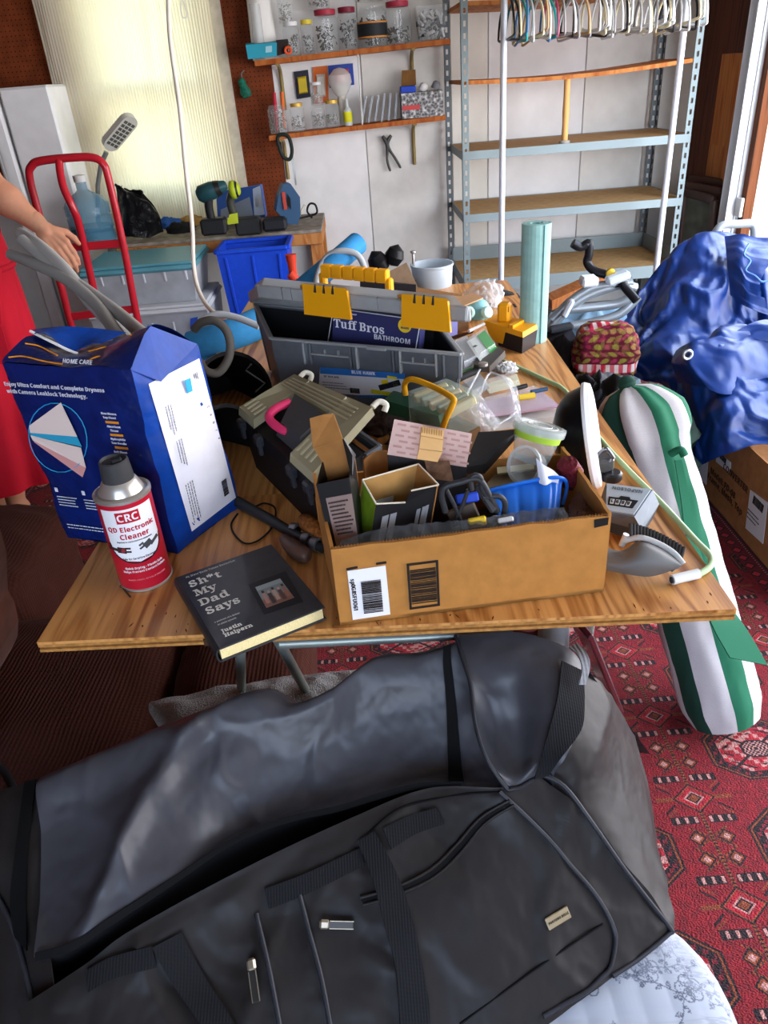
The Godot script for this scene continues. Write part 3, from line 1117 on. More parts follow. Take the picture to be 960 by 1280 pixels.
func spray_can() -> void:
	var b := ph(183, 721, TT)
	var r := 0.0415
	var t := thing("spray_can", "red and white aerosol can with a dark grey cap", "aerosol can", b)
	var red := mat("b3182c", 0.3, 0.0, {"coat": 0.4})
	var silver := mat("c9c6be", 0.3, 0.75)
	var white := mat("e6e7e9", 0.3, 0.0, {"coat": 0.3})
	var st := G()
	lathe(st, [Vector2(0, 0.001), Vector2(r - 0.003, 0.001), Vector2(r, 0.004), Vector2(r, 0.158)], Transform3D(), 48)
	obj("body", st, red, t)
	var rim := G()
	lathe(rim, [Vector2(r - 0.002, 0.0), Vector2(r + 0.0015, 0.001), Vector2(r + 0.0015, 0.004), Vector2(r, 0.005)], Transform3D(), 48)
	lathe(rim, [Vector2(r, 0.157), Vector2(r + 0.0015, 0.158), Vector2(r + 0.0018, 0.163), Vector2(r - 0.002, 0.165), Vector2(r - 0.004, 0.162), Vector2(r - 0.008, 0.164), Vector2(r - 0.012, 0.174), Vector2(r - 0.016, 0.181), Vector2(0.022, 0.184), Vector2(0, 0.184)], Transform3D(), 48)
	obj("rim", rim, silver, t)
	var cap := G()
	lathe(cap, [Vector2(0.0235, 0.181), Vector2(0.0235, 0.186), Vector2(0.0215, 0.213), Vector2(0.0195, 0.215), Vector2(0.0175, 0.211), Vector2(0.0, 0.209)], Transform3D(), 32)
	var cpn := obj("cap", cap, mat("3b3b3c", 0.45), t)
	var nub := G()
	box(nub, Vector3(0.006, 0.214, 0.004), Vector3(0.016, 0.008, 0.012), Basis(Vector3.UP, 0.4), 0.002)
	obj("nozzle", nub, mat("232324", 0.5), cpn)
	# the white label, round at its lower end
	var phi := atan2(-b.z, -b.x) + 0.04
	var lg := G()
	grid(lg, 24, 24, func(u, v):
		var y := lerpf(0.150, 0.056, v)
		var w := 1.02
		if v > 0.62:
			w *= sqrt(maxf(0.0, 1.0 - pow((v - 0.62) / 0.38, 2.0)))
		var an: float = phi + w * (1.0 - 2.0 * u)
		return Vector3(cos(an) * (r + 0.0006), y, sin(an) * (r + 0.0006)))
	obj("white_label", lg, white, t)
	var dk := G()
	var arc := []
	for k in 25:
		var q := -1.0 + 2.0 * k / 24.0
		var v := 0.62 + 0.38 * sqrt(maxf(0.0, 1.0 - q * q))
		var an: float = phi + 1.03 * q
		arc.append(Vector3(cos(an) * (r + 0.0004), lerpf(0.150, 0.055, v), sin(an) * (r + 0.0004)))
	tube(dk, arc, 0.0013, 5)
	obj("label_edge", dk, mat("2a0a10", 0.5), t)
	var em := G()
	grid(em, 10, 3, func(u, v):
		var an: float = phi + 0.02 + 0.42 * (1.0 - 2.0 * u)
		return Vector3(cos(an) * (r + 0.0012), lerpf(0.146, 0.127, v), sin(an) * (r + 0.0012)))
	obj("red_badge", em, red, t)
	bend_text(t, "CRC", b, r + 0.0015, phi + 0.02, 0.1365, 0.0125, white)
	bend_text(t, "QD Electronic", b, r + 0.001, phi, 0.1165, 0.0083, red)
	bend_text(t, "Cleaner", b, r + 0.001, phi - 0.05, 0.1035, 0.0088, red)
	bend_text(t, "Improves & cleans electronic equipment", b, r + 0.001, phi, 0.0945, 0.0022, mat("38383c", 0.5), "Droid Sans", 400)
	bend_text(t, "Safe for Sensitive Electronics", b, r + 0.001, phi - 0.05, 0.0635, 0.0032, mat("38383c", 0.5), "Droid Sans", 400)
	bend_text(t, "Quick Drying - Plastic Safe", b, r + 0.001, phi - 0.1, 0.046, 0.0036, white)
	bend_text(t, "Helps Prevent Contact Failure", b, r + 0.001, phi - 0.1, 0.0395, 0.0036, white)
	bend_text(t, "DANGER: HARMFUL OR FATAL IF SWALLOWED", b, r + 0.001, phi - 0.1, 0.024, 0.0022, mat("e08a90", 0.5), "Droid Sans", 400)
	# the two printed plugs
	for s in [[0.55, 0.08, "3c2a2c", "a8343c"], [-0.42, 0.083, "47474a", "2a2a2c"]]:
		var pl := G()
		for q in [[0.0, 0.0, 0.014, 0.010], [-0.014 if s[0] > 0 else 0.012, 0.001, 0.018, 0.005], [0.010 if s[0] > 0 else -0.010, 0.003, 0.008, 0.003], [0.010 if s[0] > 0 else -0.010, -0.003, 0.008, 0.003]]:
			var an: float = phi + s[0] - q[0] / r
			var nn := Vector3(cos(an), 0, sin(an))
			box(pl, nn * (r + 0.0006) + Vector3(0, s[1] + q[1], 0), Vector3(q[2], q[3], 0.0012), Basis(Vector3(sin(an), 0, -cos(an)), Vector3.UP, nn) * Basis(Vector3.BACK, 0.45 if s[0] < 0 else -0.1))
		obj("printed_plug", pl, mat(s[2], 0.5), t)
	bend_text(t, "#", b, r + 0.0014, phi + 0.5, 0.08, 0.008, mat("a8343c", 0.5))
	# a small nail lying at its foot
	var nl := G()
	var np := ph(152, 733, TT + 0.002)
	tube(nl, [np, ph(163, 746, TT + 0.002)], 0.0016, 6)
	lathe(nl, [Vector2(0, -0.001), Vector2(0.003, -0.001), Vector2(0.003, 0.001), Vector2(0, 0.001)], Transform3D(Basis(Vector3.RIGHT, PI / 2), np), 8)
	tag(obj("nail", nl, mat("5a4a3c", 0.5, 0.6)), "small rusty nail lying by the foot of the aerosol can", "nail")

func photo_tex() -> ImageTexture:
	var im := Image.create(64, 64, false, Image.FORMAT_RGB8)
	im.fill(Color("7d8a8a"))
	rng.seed = 4
	im.fill_rect(Rect2i(0, 40, 64, 24), Color("8a5a48"))
	for k in 5:
		var x := 5 + k * 12
		im.fill_rect(Rect2i(x, 24 + (k % 2) * 5, 9, 30), [Color("b8877a"), Color("3a2c2c"), Color("c2a08e"), Color("5a3a34"), Color("a06a58")][k])
		im.fill_rect(Rect2i(x + 2, 16 + (k % 2) * 5, 6, 7), [Color("2a2020"), Color("c8a08a")][k % 2])
	im.fill_rect(Rect2i(0, 0, 64, 12), Color("9aa6a4"))
	return ImageTexture.create_from_image(im)

func book() -> void:
	var h := 0.024
	var tl := ph(219, 722, TT + h)
	var bl := ph(272, 812, TT + h)
	var brr := ph(405, 757, TT + h)
	var t := thing("book", "closed grey hardcover book with white title lettering and a photo", "book", ph(320, 765, TT))
	var x := (brr - bl)
	var up := (tl - bl)
	x -= up * (x.dot(up) / up.length_squared())
	var w := x.length()
	var ln := up.length()
	var xf := Transform3D(Basis(x.normalized(), Vector3.UP, -up.normalized()), Vector3(bl.x, TT, bl.z))
	var jacket := mat("3a3a3d", 0.38, 0.0, {"coat": 0.2, "mottle": 0.1, "tri": 6.0})
	var st := G()
	for y in [0.0015, h - 0.0015]:
		box(st, xf * Vector3(w / 2 + 0.001, y, -ln / 2), Vector3(w - 0.002, 0.003, ln), xf.basis, 0.0008)
	wobj("cover", st, jacket, t)
	var sp := G()
	var arc := []
	for k in 9:
		var a := PI / 2 + PI * k / 8.0
		arc.append(Vector2(cos(a) * 0.006 + 0.002, sin(a) * h / 2 + h / 2))
	for k in range(8, -1, -1):
		var a := PI / 2 + PI * k / 8.0
		arc.append(Vector2(cos(a) * 0.0035 + 0.002, sin(a) * (h / 2 - 0.002) + h / 2))
	prism(sp, arc, ln, Transform3D(xf.basis, xf * Vector3(0, 0, -ln)))
	wobj("spine", sp, mat("2a2a2c", 0.4), t)
	var pg := G()
	box(pg, xf * Vector3(w / 2, h / 2, -ln / 2), Vector3(w - 0.007, h - 0.006, ln - 0.006), xf.basis)
	wobj("pages", pg, mat("e6dcb8", 0.8, 0.0, {"tex": grain_tex("pages", Color("cdbf94"), Color("fff6dc"), 60.0, 0.5, 128, 64), "tri": 60.0}), t)
	var hh := TT + h + 0.0004
	var r := x.normalized()
	var u := up.normalized()
	var cream := mat("d8d4c8", 0.5)
	for q in [["#1 New York Times Bestseller", 232, 722, 0.0042, 400], ["Sh*t", 236, 731, 0.0168, 700], ["My", 242, 742, 0.0168, 700], ["Dad", 248, 754, 0.0168, 700], ["Says", 257, 764.5, 0.0168, 700], ["Justin", 277, 789, 0.0072, 700], ["Halpern", 280, 794.5, 0.0072, 700], ["a portrait of a father", 268, 778, 0.0028, 400], ["in plain speech", 272, 781, 0.0028, 400]]:
		txt(t, q[0], ph(q[1], q[2], hh), r, u, q[3], cream if q[3] > 0.005 else mat("a8a59c", 0.5), "Droid Serif", q[4], true)
	var dm := G()
	plate(dm, [ph(310, 731, hh), ph(357, 714, hh), ph(379, 752, hh), ph(330, 768, hh)], 0.0003, true)
	wobj("dark_panel", dm, mat("232225", 0.35), t)
	var pm := StandardMaterial3D.new()
	pm.albedo_texture = photo_tex()
	pm.roughness = 0.4
	var ph4 := [ph(319, 734, hh + 0.0005), ph(350, 723, hh + 0.0005), ph(368, 747, hh + 0.0005), ph(333, 760, hh + 0.0005)]
	var pst := G()
	grid(pst, 2, 2, func(a, b): return (ph4[0] as Vector3).lerp(ph4[1], a).lerp((ph4[3] as Vector3).lerp(ph4[2], a), b))
	wobj("printed_photo", pst, pm, t)

# ---------- the cardboard box at the front of the table and what is in it ----------
func wall_plate(parent: Node, called: String, a: Vector3, b: Vector3, h0: float, h1: float, t: float, m: Material, inward: Vector3) -> MeshInstance3D:
	# a board standing on the line a-b, its top edge a little uneven
	if (b - a).cross(Vector3.DOWN).dot(inward) < 0.0:
		var sw := a
		a = b
		b = sw
	var st := G()
	var n := 14
	var g := []
	for k in 2:
		var row := PackedVector3Array()
		for i in n + 1:
			var p := a.lerp(b, float(i) / n)
			row.append(Vector3(p.x, (h1 + 0.003 * nz.get_noise_2d(i * 0.9 + a.x * 40.0, 3.0)) if k == 0 else h0, p.z))
		g.append(row)
	thicken(st, g, t)
	return wobj(called, st, m, parent)

func parcel_box() -> void:
	var kraft := mat("b27a3c", 0.8, 0.0, {"mottle": 0.1, "tri": 5.0, "bump": noise_tex("cardn", 0.05, FastNoiseLite.TYPE_PERLIN, 3, 1.5), "bs": 0.25})
	var inner := mat("a5763f", 0.9)
	var fl := Vector3(-0.076, 0, -0.838)
	var fr := Vector3(0.314, 0, -0.868)
	var br := Vector3(0.302, 0, -1.085)
	var bl := Vector3(-0.112, 0, -1.08)
	var h1 := TT + 0.132
	var t := thing("parcel_box", "open brown cardboard parcel box full of junk at the table's front", "cardboard box", Vector3(0.1, TT, -0.96))
	wall_plate(t, "front_wall", fl, fr, TT + 0.001, h1, 0.005, kraft, Vector3(0, 0, -1))
	wall_plate(t, "side_wall", fr, br, TT + 0.001, h1 + 0.004, 0.005, kraft, Vector3(-1, 0, 0))
	wall_plate(t, "side_wall", fl, bl, TT + 0.001, h1, 0.005, kraft, Vector3(1, 0, 0))
	wall_plate(t, "back_wall", bl, br, TT + 0.001, h1 - 0.01, 0.005, kraft, Vector3(0, 0, 1))
	var st := G()
	hull8(st, [fl + Vector3(0, TT + 0.001, 0), fr + Vector3(0, TT + 0.001, 0), br + Vector3(0, TT + 0.001, 0), bl + Vector3(0, TT + 0.001, 0)], [fl + Vector3(0, TT + 0.006, 0), fr + Vector3(0, TT + 0.006, 0), br + Vector3(0, TT + 0.006, 0), bl + Vector3(0, TT + 0.006, 0)])
	wobj("base", st, inner, t)
	# corrugated edge along the top of the front wall
	st = G()
	var fx := (fr - fl).normalized()
	var zz := []
	for i in 180:
		zz.append(fl.lerp(fr, i / 179.0) + Vector3(0, h1 + 0.0015 + 0.0016 * (1 if i % 2 else -1), -0.0025))
	tube(st, zz, 0.001, 4)
	wobj("fluted_edge", st, mat("8a5c2e", 0.9), t)
	# printing and stickers on the front
	var fn := Vector3(-fx.z, 0, fx.x)
	var o := fl + fn * 0.0005 + Vector3(0, TT, 0)
	var q := func(x: float, y: float, l := 0.0) -> Vector3:
		return ppl(x, y, o + fn * (0.0006 + l), fn)
	var ink := mat("241f1c", 0.7)
	st = G()
	plate(st, [q.call(434, 714), q.call(482, 707), q.call(488, 768), q.call(441, 775)], 0.0006)
	wobj("address_sticker", st, mat("e2e0e2", 0.5), t)
	var ux: Vector3 = (q.call(482, 707) - q.call(434, 714)).normalized()
	var uy: Vector3 = (q.call(434, 714) - q.call(441, 775)).normalized()
	print_bars(t, "barcode", frame(q.call(455, 767, 0.001), uy, -ux), barcode(0.056, 0.028, 5).map(func(r): return [r[0], -r[1] - r[3], r[2], r[3]]), ink)
	txt(t, "sp0G8SFUO61", q.call(443, 744, 0.001), -uy, ux, 0.0062, ink)
	for s in [[[433, 716], [447, 713]], [[470, 709], [483, 707]]]:
		st = G()
		bar(st, q.call(s[0][0], s[0][1] - 4), q.call(s[1][0], s[1][1] - 4), 0.0006, 0.0035, Vector3.UP)
		wobj("printed_corner", st, ink, t)
	var fxf := frame(q.call(512, 762), q.call(550, 757) - q.call(512, 762), q.call(508, 705) - q.call(512, 762))
	var fw: float = (q.call(550, 757) - q.call(512, 762)).length()
	var fh: float = (q.call(508, 705) - q.call(512, 762)).length()
	var rects := [[0, 0, fw, 0.0035], [0, fh - 0.0035, fw, 0.0035], [0, 0, 0.0035, fh], [fw - 0.0035, 0, 0.0035, fh]]
	rng.seed = 31
	var yy := 0.009
	while yy < fh - 0.012:
		var b := rng.randf_range(0.0007, 0.0022)
		rects.append([0.004, yy, fw - 0.008, b])
		yy += b + rng.randf_range(0.0008, 0.0022)
	print_bars(t, "printed_barcode", fxf, rects, ink)
	st = G()
	plate(st, [q.call(743, 650), q.call(761, 647), q.call(760, 656), q.call(743, 660)], 0.0008)
	wobj("black_tape", st, mat("1a1918", 0.6), t)

	# narrow black carton with its brown flap standing up
	var black := mat("1c1b1c", 0.5, 0.0, {"coat": 0.2})
	var kr := mat("a8743f", 0.85, 0.0, {"mottle": 0.15, "tri": 6.0})
	var c1 := thing("black_carton", "narrow black carton with its brown flap standing up in the parcel box", "carton", Vector3(-0.05, TT + 0.006, -0.93))
	var cbk := Vector3(0.008, 0.01, -0.05)
	var a0 := pz(395, 606, -0.925)
	var a1 := pz(437, 597, -0.915)
	var a2 := Vector3(-0.036, TT + 0.008, -0.880)
	var a3 := Vector3(-0.070, TT + 0.008, -0.888)
	st = G()
	plate(st, [a0, a1, a2, a3], 0.002)
	wobj("front_panel", st, black, c1)
	st = G()
	plate(st, [a0, a0 + cbk, a3 + cbk, a3], 0.002, true)
	plate(st, [a1, a1 + cbk, a2 + cbk, a2], 0.002)
	wobj("side_panel", st, black, c1)
	st = G()
	plate(st, [a0 + cbk, pz(392, 560, -0.98), pz(428, 548, -0.975), a1 + cbk, a2 + cbk, a3 + cbk], 0.002)
	wobj("back_panel", st, kr, c1)
	st = G()
	plate(st, [pz(391, 560, -0.98), pz(387, 523, -0.995), pz(404, 518, -0.995), pz(417, 517, -0.995), pz(428, 548, -0.975)], 0.002)
	wobj("raised_flap", st, kr, c1)
	st = G()
	plate(st, [pz(428, 549, -0.972), pz(439, 570, -0.945), a1 + Vector3(0.002, 0.002, 0), a1 + cbk], 0.002)
	wobj("side_flap", st, black, c1)
	st = G()
	plate(st, [a0 + cbk * 0.1 + Vector3(0.003, -0.02, 0), a1 + cbk * 0.1 + Vector3(-0.003, -0.02, 0), a1 + cbk * 0.9 + Vector3(-0.003, -0.03, 0), a0 + cbk * 0.9 + Vector3(0.003, -0.03, 0)], 0.002)
	wobj("tuck_flap", st, mat("121113", 0.4), c1)
	st = G()
	var lo := a0.lerp(a3, 0.12)
	var ro := a1.lerp(a2, 0.12)
	var pn := (ro - lo).cross(a3 - lo).normalized() * -0.001
	plate(st, [lo.lerp(ro, 0.2) + pn, ro + pn, a1.lerp(a2, 0.52) + pn, lo.lerp(ro, 0.2).lerp(a3.lerp(a2, 0.2), 0.5) + pn], 0.0006)
	wobj("info_label", st, mat("8e7870", 0.6), c1)
	print_bars(c1, "small_print", frame(lo.lerp(ro, 0.25) + pn * 1.8 + (a3 - a0) * 0.05, (ro - lo), a0 - a3), text_lines(0.03, 9, 0.006, 0.0025, 14), mat("3a2c2a", 0.6))

	# open carton with a lime green side
	var c2 := thing("green_sided_carton", "open black carton with a lime green side in the parcel box", "carton", Vector3(0.02, TT + 0.006, -0.93))
	var hh := TT + 0.165
	var b0 := ph(470, 630, hh - 0.012)
	var b1 := ph(548, 606, hh - 0.004)
	var b2 := ph(523, 580, hh + 0.004)
	var b3 := ph(453, 600, hh + 0.004)
	var dn := func(p: Vector3) -> Vector3:
		return Vector3(p.x - 0.034, TT + 0.008, p.z + 0.03)
	st = G()
	plate(st, [b3, b0, dn.call(b0), dn.call(b3)], 0.002)
	wobj("green_side", st, mat("7d9a26", 0.45, 0.0, {"mottle": 0.4, "tri": 7.0}), c2)
	st = G()
	var nb := b0.lerp(b1, 0.46) + Vector3(0, -0.012, 0)
	plate(st, [b0, nb, dn.call(nb), dn.call(b0)], 0.002)
	plate(st, [nb, b0.lerp(b1, 0.56) + Vector3(0, 0.004, 0), b1, dn.call(b1), dn.call(nb)], 0.002)
	wobj("front_panel", st, black, c2)
	st = G()
	plate(st, [b1, b2, dn.call(b2), dn.call(b1)], 0.002)
	wobj("side_panel", st, kr, c2)
	# back panel with its clear window: four strips round the hole
	st = G()
	var bk := func(u: float, v: float) -> Vector3:
		return (b3 as Vector3).lerp(b2, u).lerp((dn.call(b3) as Vector3).lerp(dn.call(b2), u), v)
	for r in [[0.0, 0.0, 1.0, 0.24], [0.0, 0.24, 0.22, 0.62], [0.62, 0.24, 1.0, 0.62], [0.0, 0.62, 1.0, 1.0]]:
		plate(st, [bk.call(r[0], r[1]), bk.call(r[2], r[1]), bk.call(r[2], r[3]), bk.call(r[0], r[3])], 0.002)
	wobj("back_panel", st, mat("b98a4e", 0.85, 0.0, {"mottle": 0.15, "tri": 6.0}), c2)
	st = G()
	plate(st, [bk.call(0.22, 0.24), bk.call(0.62, 0.24), bk.call(0.62, 0.62), bk.call(0.22, 0.62)], 0.0006)
	wobj("window_film", st, mat("c4c8cc", 0.2), c2)
	st = G()
	for e in [[b3, b0], [b0, nb], [b0.lerp(b1, 0.56) + Vector3(0, 0.004, 0), b1], [b1, b2], [b2, b3]]:
		tube(st, [e[0], e[1]], 0.0014, 5)
	wobj("cut_edge", st, mat("d8cdb8", 0.8), c2)
	var cf := (b1 - b0).normalized()
	for s in [[478, 645, 0.010], [488, 642, 0.010], [521, 636, 0.006], [528, 633, 0.006], [533, 631, 0.004]]:
		var p := ppl(s[0], s[1], b0, (b1 - b0).cross(dn.call(b0) - b0).normalized())
		st = G()
		plate(st, [p + Vector3(0, 0, 0.002), p + cf * s[2] + Vector3(0, 0, 0.002), p + cf * s[2] + Vector3(-0.011, -0.045, 0.009), p + Vector3(-0.011, -0.045, 0.009)], 0.0005)
		wobj("printed_panel", st, mat("8b8a8c", 0.5), c2)
	st = G()
	var gx := (b0 - b3)
	plate(st, [b3 + gx * 0.55 + Vector3(-0.0105, -0.045, 0.008), b3 + gx * 0.9 + Vector3(-0.0115, -0.05, 0.009), b3 + gx * 0.88 + Vector3(-0.024, -0.11, 0.02), b3 + gx * 0.53 + Vector3(-0.024, -0.105, 0.02)], 0.0008)
	wobj("printed_label", st, mat("b09a8c", 0.6), c2)

	# pink printed carton panel with a kraft tab
	var c3 := thing("pink_carton_panel", "torn pink printed carton panel with a brown corrugated tab", "carton", Vector3(0.1, TT + 0.006, -1.03))
	var pink := mat("c9aaa2", 0.7)
	var p0 := pz(493, 524, -1.04)
	var p1 := pz(590, 542, -1.03)
	var p2 := pz(583, 584, -1.01)
	var p3 := pz(484, 568, -1.02)
	st = G()
	plate(st, [p0, p1, p2, p3], 0.003)
	wobj("printed_panel", st, pink, c3)
	var br2 := mat("b08a82", 0.7)
	for r in 6:
		for k in 6:
			var u := 0.05 + k * 0.16 + (0.06 if r % 2 else 0.0)
			var v := 0.08 + r * 0.155
			if u > 0.92: continue
			st = G()
			var f := func(a: float, b: float) -> Vector3: return p0.lerp(p1, a).lerp(p3.lerp(p2, a), b) + Vector3(0, 0.0004, 0.0012)
			plate(st, [f.call(u, v), f.call(u + 0.11, v), f.call(u + 0.11, v + 0.06), f.call(u, v + 0.06)], 0.0004)
			wobj("printed_brick", st, br2, c3)
	st = G()
	plate(st, [p3 + Vector3(0, 0, 0.002), p2 + Vector3(0, 0, 0.002), Vector3(p2.x + 0.0, TT + 0.03, p2.z + 0.02), Vector3(p3.x, TT + 0.03, p3.z + 0.02)], 0.003)
	wobj("black_panel", st, black, c3)
	st = G()
	plate(st, [pz(530, 573, -0.985), pz(562, 577, -0.985), pz(567, 602, -0.985), pz(536, 598, -0.985)], 0.003)
	wobj("brown_print", st, mat("7a5a44", 0.7, 0.0, {"mottle": 0.4, "tri": 9.0}), c3)
	var tabm := mat("c9a06a", 0.85)
	var tq := [[[527, 533], [555, 538]], [[526, 545], [554, 550]], [[524, 561], [553, 565]], [[521, 574], [547, 578]]]
	for i in 3:
		st = G()
		var zf := -1.005 + i * 0.008
		plate(st, [pz(tq[i][0][0], tq[i][0][1], zf), pz(tq[i][1][0], tq[i][1][1], zf), pz(tq[i + 1][1][0], tq[i + 1][1][1] - 0.5, zf + 0.009), pz(tq[i + 1][0][0], tq[i + 1][0][1] - 0.5, zf + 0.009)], 0.004)
		wobj("corrugated_tab", st, tabm, c3)
	st = G()
	for i in 9:
		bar(st, pz(528 + i * 3.0, 533.5 + i * 0.55, -1.003), pz(527.5 + i * 3.0, 544 + i * 0.55, -0.998), 0.0012, 0.0012, Vector3.FORWARD)
	wobj("flute_ridge", st, mat("a27c48", 0.9), c3)
	# kraft scraps behind it
	st = G()
	sheet(st, 10, 3, func(u, v): return (pz(455, 575, -1.05) as Vector3).lerp(pz(490, 566, -1.05), u) + Vector3(0, -0.05 * v, -0.02 * sin(u * PI) + 0.02 * v), 0.003)
	tag(obj("kraft_scrap", st, kr), "curled brown kraft scrap behind the green sided carton", "cardboard scrap")

	# black folder, papers, sticks
	st = G()
	hull8(st, [pz(583, 592, -1.03), pz(606, 592, -1.06), pz(648, 545, -1.11), pz(600, 545, -1.10)], [pz(580, 584, -1.02), pz(606, 580, -1.05), pz(651, 537, -1.11), pz(598, 540, -1.10)])
	tag(obj("black_folder", st, black), "glossy black plastic folder leaning behind the pink carton panel", "folder")
	st = G()
	hull8(st, [ph(600, 618, TT + 0.06), ph(690, 600, TT + 0.06), ph(672, 575, TT + 0.06), ph(640, 572, TT + 0.06)], [ph(602, 612, TT + 0.095), ph(684, 594, TT + 0.095), ph(664, 570, TT + 0.1), ph(640, 566, TT + 0.1)])
	tag(obj("papers", st, mat("b5ad9e", 0.8, 0.0, {"tex": grain_tex("pages", Color("cdbf94"), Color("fff6dc"), 60.0, 0.5, 128, 64), "tri": 50.0})), "stack of greyish papers behind the blue tray", "papers")
	st = G()
	hull8(st, [ph(622, 594, TT + 0.108), ph(668, 588, TT + 0.108), ph(667, 580, TT + 0.108), ph(621, 585, TT + 0.108)], [ph(622, 592, TT + 0.116), ph(668, 586, TT + 0.116), ph(667, 579, TT + 0.116), ph(621, 584, TT + 0.116)])
	tag(obj("shim_stick", st, mat("cfc39a", 0.8)), "short pale wooden shim lying on the stack of papers", "stick")
	st = G()
	sheet(st, 8, 8, func(u, v): return (pz(670, 572, -1.0) as Vector3).lerp(pz(700, 596, -0.985), u).lerp((pz(674, 604, -0.97) as Vector3).lerp(pz(698, 605, -0.965), u), v) + Vector3(0, 0, 0.006 * sin(u * 6.0)), 0.0006)
	tag(obj("paper_slip", st, mat("c8ccd6", 0.7)), "crumpled white paper slip behind the blue tray's right end", "paper")
	# two clear deli tubs
	var tub := func(label: String, c: Vector3, axis: Vector3, r0: float, r1: float, h: float, lid: bool) -> void:
		var o3 := thing("clear_tub", label, "plastic tub", c, 0.0, "clear plastic tubs in the parcel box")
		var y := axis.normalized()
		var x := y.cross(Vector3(0.2, 0.3, 1)).normalized()
		var xf := Transform3D(Basis(x, y, x.cross(y)), Vector3.ZERO)
		var s2 := G()
		lathe(s2, [Vector2(0, 0), Vector2(r0 * 0.95, 0), Vector2(r0, 0.003), Vector2(r1, h)], xf, 32)
		obj("body", s2, mat("aab4b4", 0.1, 0.0, {"alpha": 0.36}), o3)
		s2 = G()
		lathe(s2, [Vector2(r1 - 0.001, h - 0.002), Vector2(r1 + 0.003, h - 0.002), Vector2(r1 + 0.003, h + 0.002), Vector2(r1 - 0.001, h + 0.002)], xf, 32)
		obj("rim", s2, mat("d2d8d8", 0.15, 0.0, {"alpha": 0.4}), o3)
		if lid:
			s2 = G()
			lathe(s2, [Vector2(r1 + 0.0035, h - 0.008), Vector2(r1 + 0.004, h + 0.004), Vector2(r1 - 0.004, h + 0.006), Vector2(r1 - 0.006, h + 0.003), Vector2(0, h + 0.003)], xf, 32)
			obj("lid", s2, mat("c8d0cc", 0.15, 0.0, {"alpha": 0.4}), o3)
			s2 = G()
			lathe(s2, [Vector2(lerpf(r0, r1, 0.7) + 0.001, h * 0.66), Vector2(lerpf(r0, r1, 0.9) + 0.001, h * 0.88)], xf, 32)
			obj("green_band", s2, mat("9ab83a", 0.5), o3)
			for k in 2:
				s2 = G()
				var ring := []
				for i in 24:
					ring.append(xf * Vector3(cos(i * TAU / 24) * r1 * (0.5 + 0.25 * k), h + 0.004, sin(i * TAU / 24) * r1 * (0.5 + 0.25 * k)))
				tube(s2, ring, 0.0008, 5, false, true)
				obj("raised_ring", s2, mat("f2f4f2", 0.3), o3)
	tub.call("clear round tub with a lime green band and a lid on", pz(663, 575, -1.07), Vector3(0.3, 1.0, -0.2), 0.030, 0.039, 0.055, true)
	tub.call("clear open tub lying tipped below the green banded tub", pz(668, 583, -1.04), Vector3(-0.7, 0.45, 0.6), 0.024, 0.028, 0.03, false)
	st = G()
	lathe(st, [Vector2(0, -0.03), Vector2(0.016, -0.024), Vector2(0.022, 0), Vector2(0.016, 0.026), Vector2(0, 0.03)], Transform3D(Basis.from_euler(Vector3(0.4, 0, 0.3)), pz(712, 592, -1.02)), 14)
	tag(obj("red_pouch", st, mat("6e1f2a", 0.6, 0.0, {"mottle": 0.3, "tri": 20.0, "height": crinkle(), "hs": 0.30})), "dark red pouch wedged beside the blue tray", "pouch")
	# ribbed blue tray standing on its side
	var bt := thing("blue_tray", "bright blue ribbed plastic tray propped up in the parcel box", "tray", Vector3(0.19, TT + 0.02, -0.93))
	var blue := mat("2166c4", 0.3, 0.0, {"coat": 0.2})
	var tf := patch([[pz(610, 612, -0.97), pz(645, 606, -0.975), pz(690, 599, -0.98), pz(704, 601, -0.985)], [pz(613, 618, -0.962), pz(646, 612, -0.966), pz(689, 605, -0.97), pz(702, 608, -0.976)], [pz(620, 640, -0.93), pz(648, 640, -0.93), pz(688, 632, -0.935), pz(700, 632, -0.945)], [pz(626, 664, -0.905), pz(650, 664, -0.905), pz(684, 654, -0.91), pz(695, 654, -0.92)]])
	st = G()
	sheet(st, 60, 14, func(u, v): return tf.call(u, v) + Vector3(0, 0.0, -0.004) * pow(absf(cos(u * 18.0)), 6.0) * smoothstep(0.1, 0.3, v), 0.002)
	wobj("ribbed_side", st, blue, bt)
	st = G()
	tube(st, curve([pz(608, 614, -0.965), pz(645, 605, -0.972), pz(690, 597, -0.978), pz(706, 600, -0.984), pz(708, 612, -0.99), pz(703, 632, -0.97)], 5), 0.003, 8)
	wobj("rim", st, blue, bt)
	st = G()
	plate(st, [pz(610, 612, -0.975), pz(690, 599, -0.985), pz(704, 603, -1.0), pz(632, 610, -1.02)], 0.002)
	wobj("open_face", st, mat("163f80", 0.4), bt)
	# small red and yellow bits, black clamps, tangled
	var gun := thing("bar_clamp", "black wire frame clamp lying tangled in front of the blue tray", "clamp", Vector3(0.12, TT + 0.03, -0.93))
	var dk := mat("38383a", 0.45, 0.3)
	for q2 in [[[[557, 640], [552, 620], [556, 609], [575, 603], [598, 599], [612, 620], [622, 640]], 0.0045], [[[590, 612], [588, 600], [594, 594], [601, 598], [602, 610], [610, 622]], 0.004], [[[604, 622], [622, 620], [631, 628], [629, 645], [620, 660]], 0.0042], [[[558, 612], [572, 640], [578, 660]], 0.003], [[[585, 612], [578, 632], [566, 655]], 0.003]]:
		st = G()
		tube(st, curve(q2[0].map(func(p): return pz(p[0], p[1], -0.905)), 5), q2[1], 8)
		wobj("steel_rod", st, dk, gun)
	st = G()
	bar(st, pz(596, 605, -0.915), pz(618, 640, -0.9), 0.012, 0.01, Vector3.UP, 0.003)
	wobj("grip", st, dk, gun)
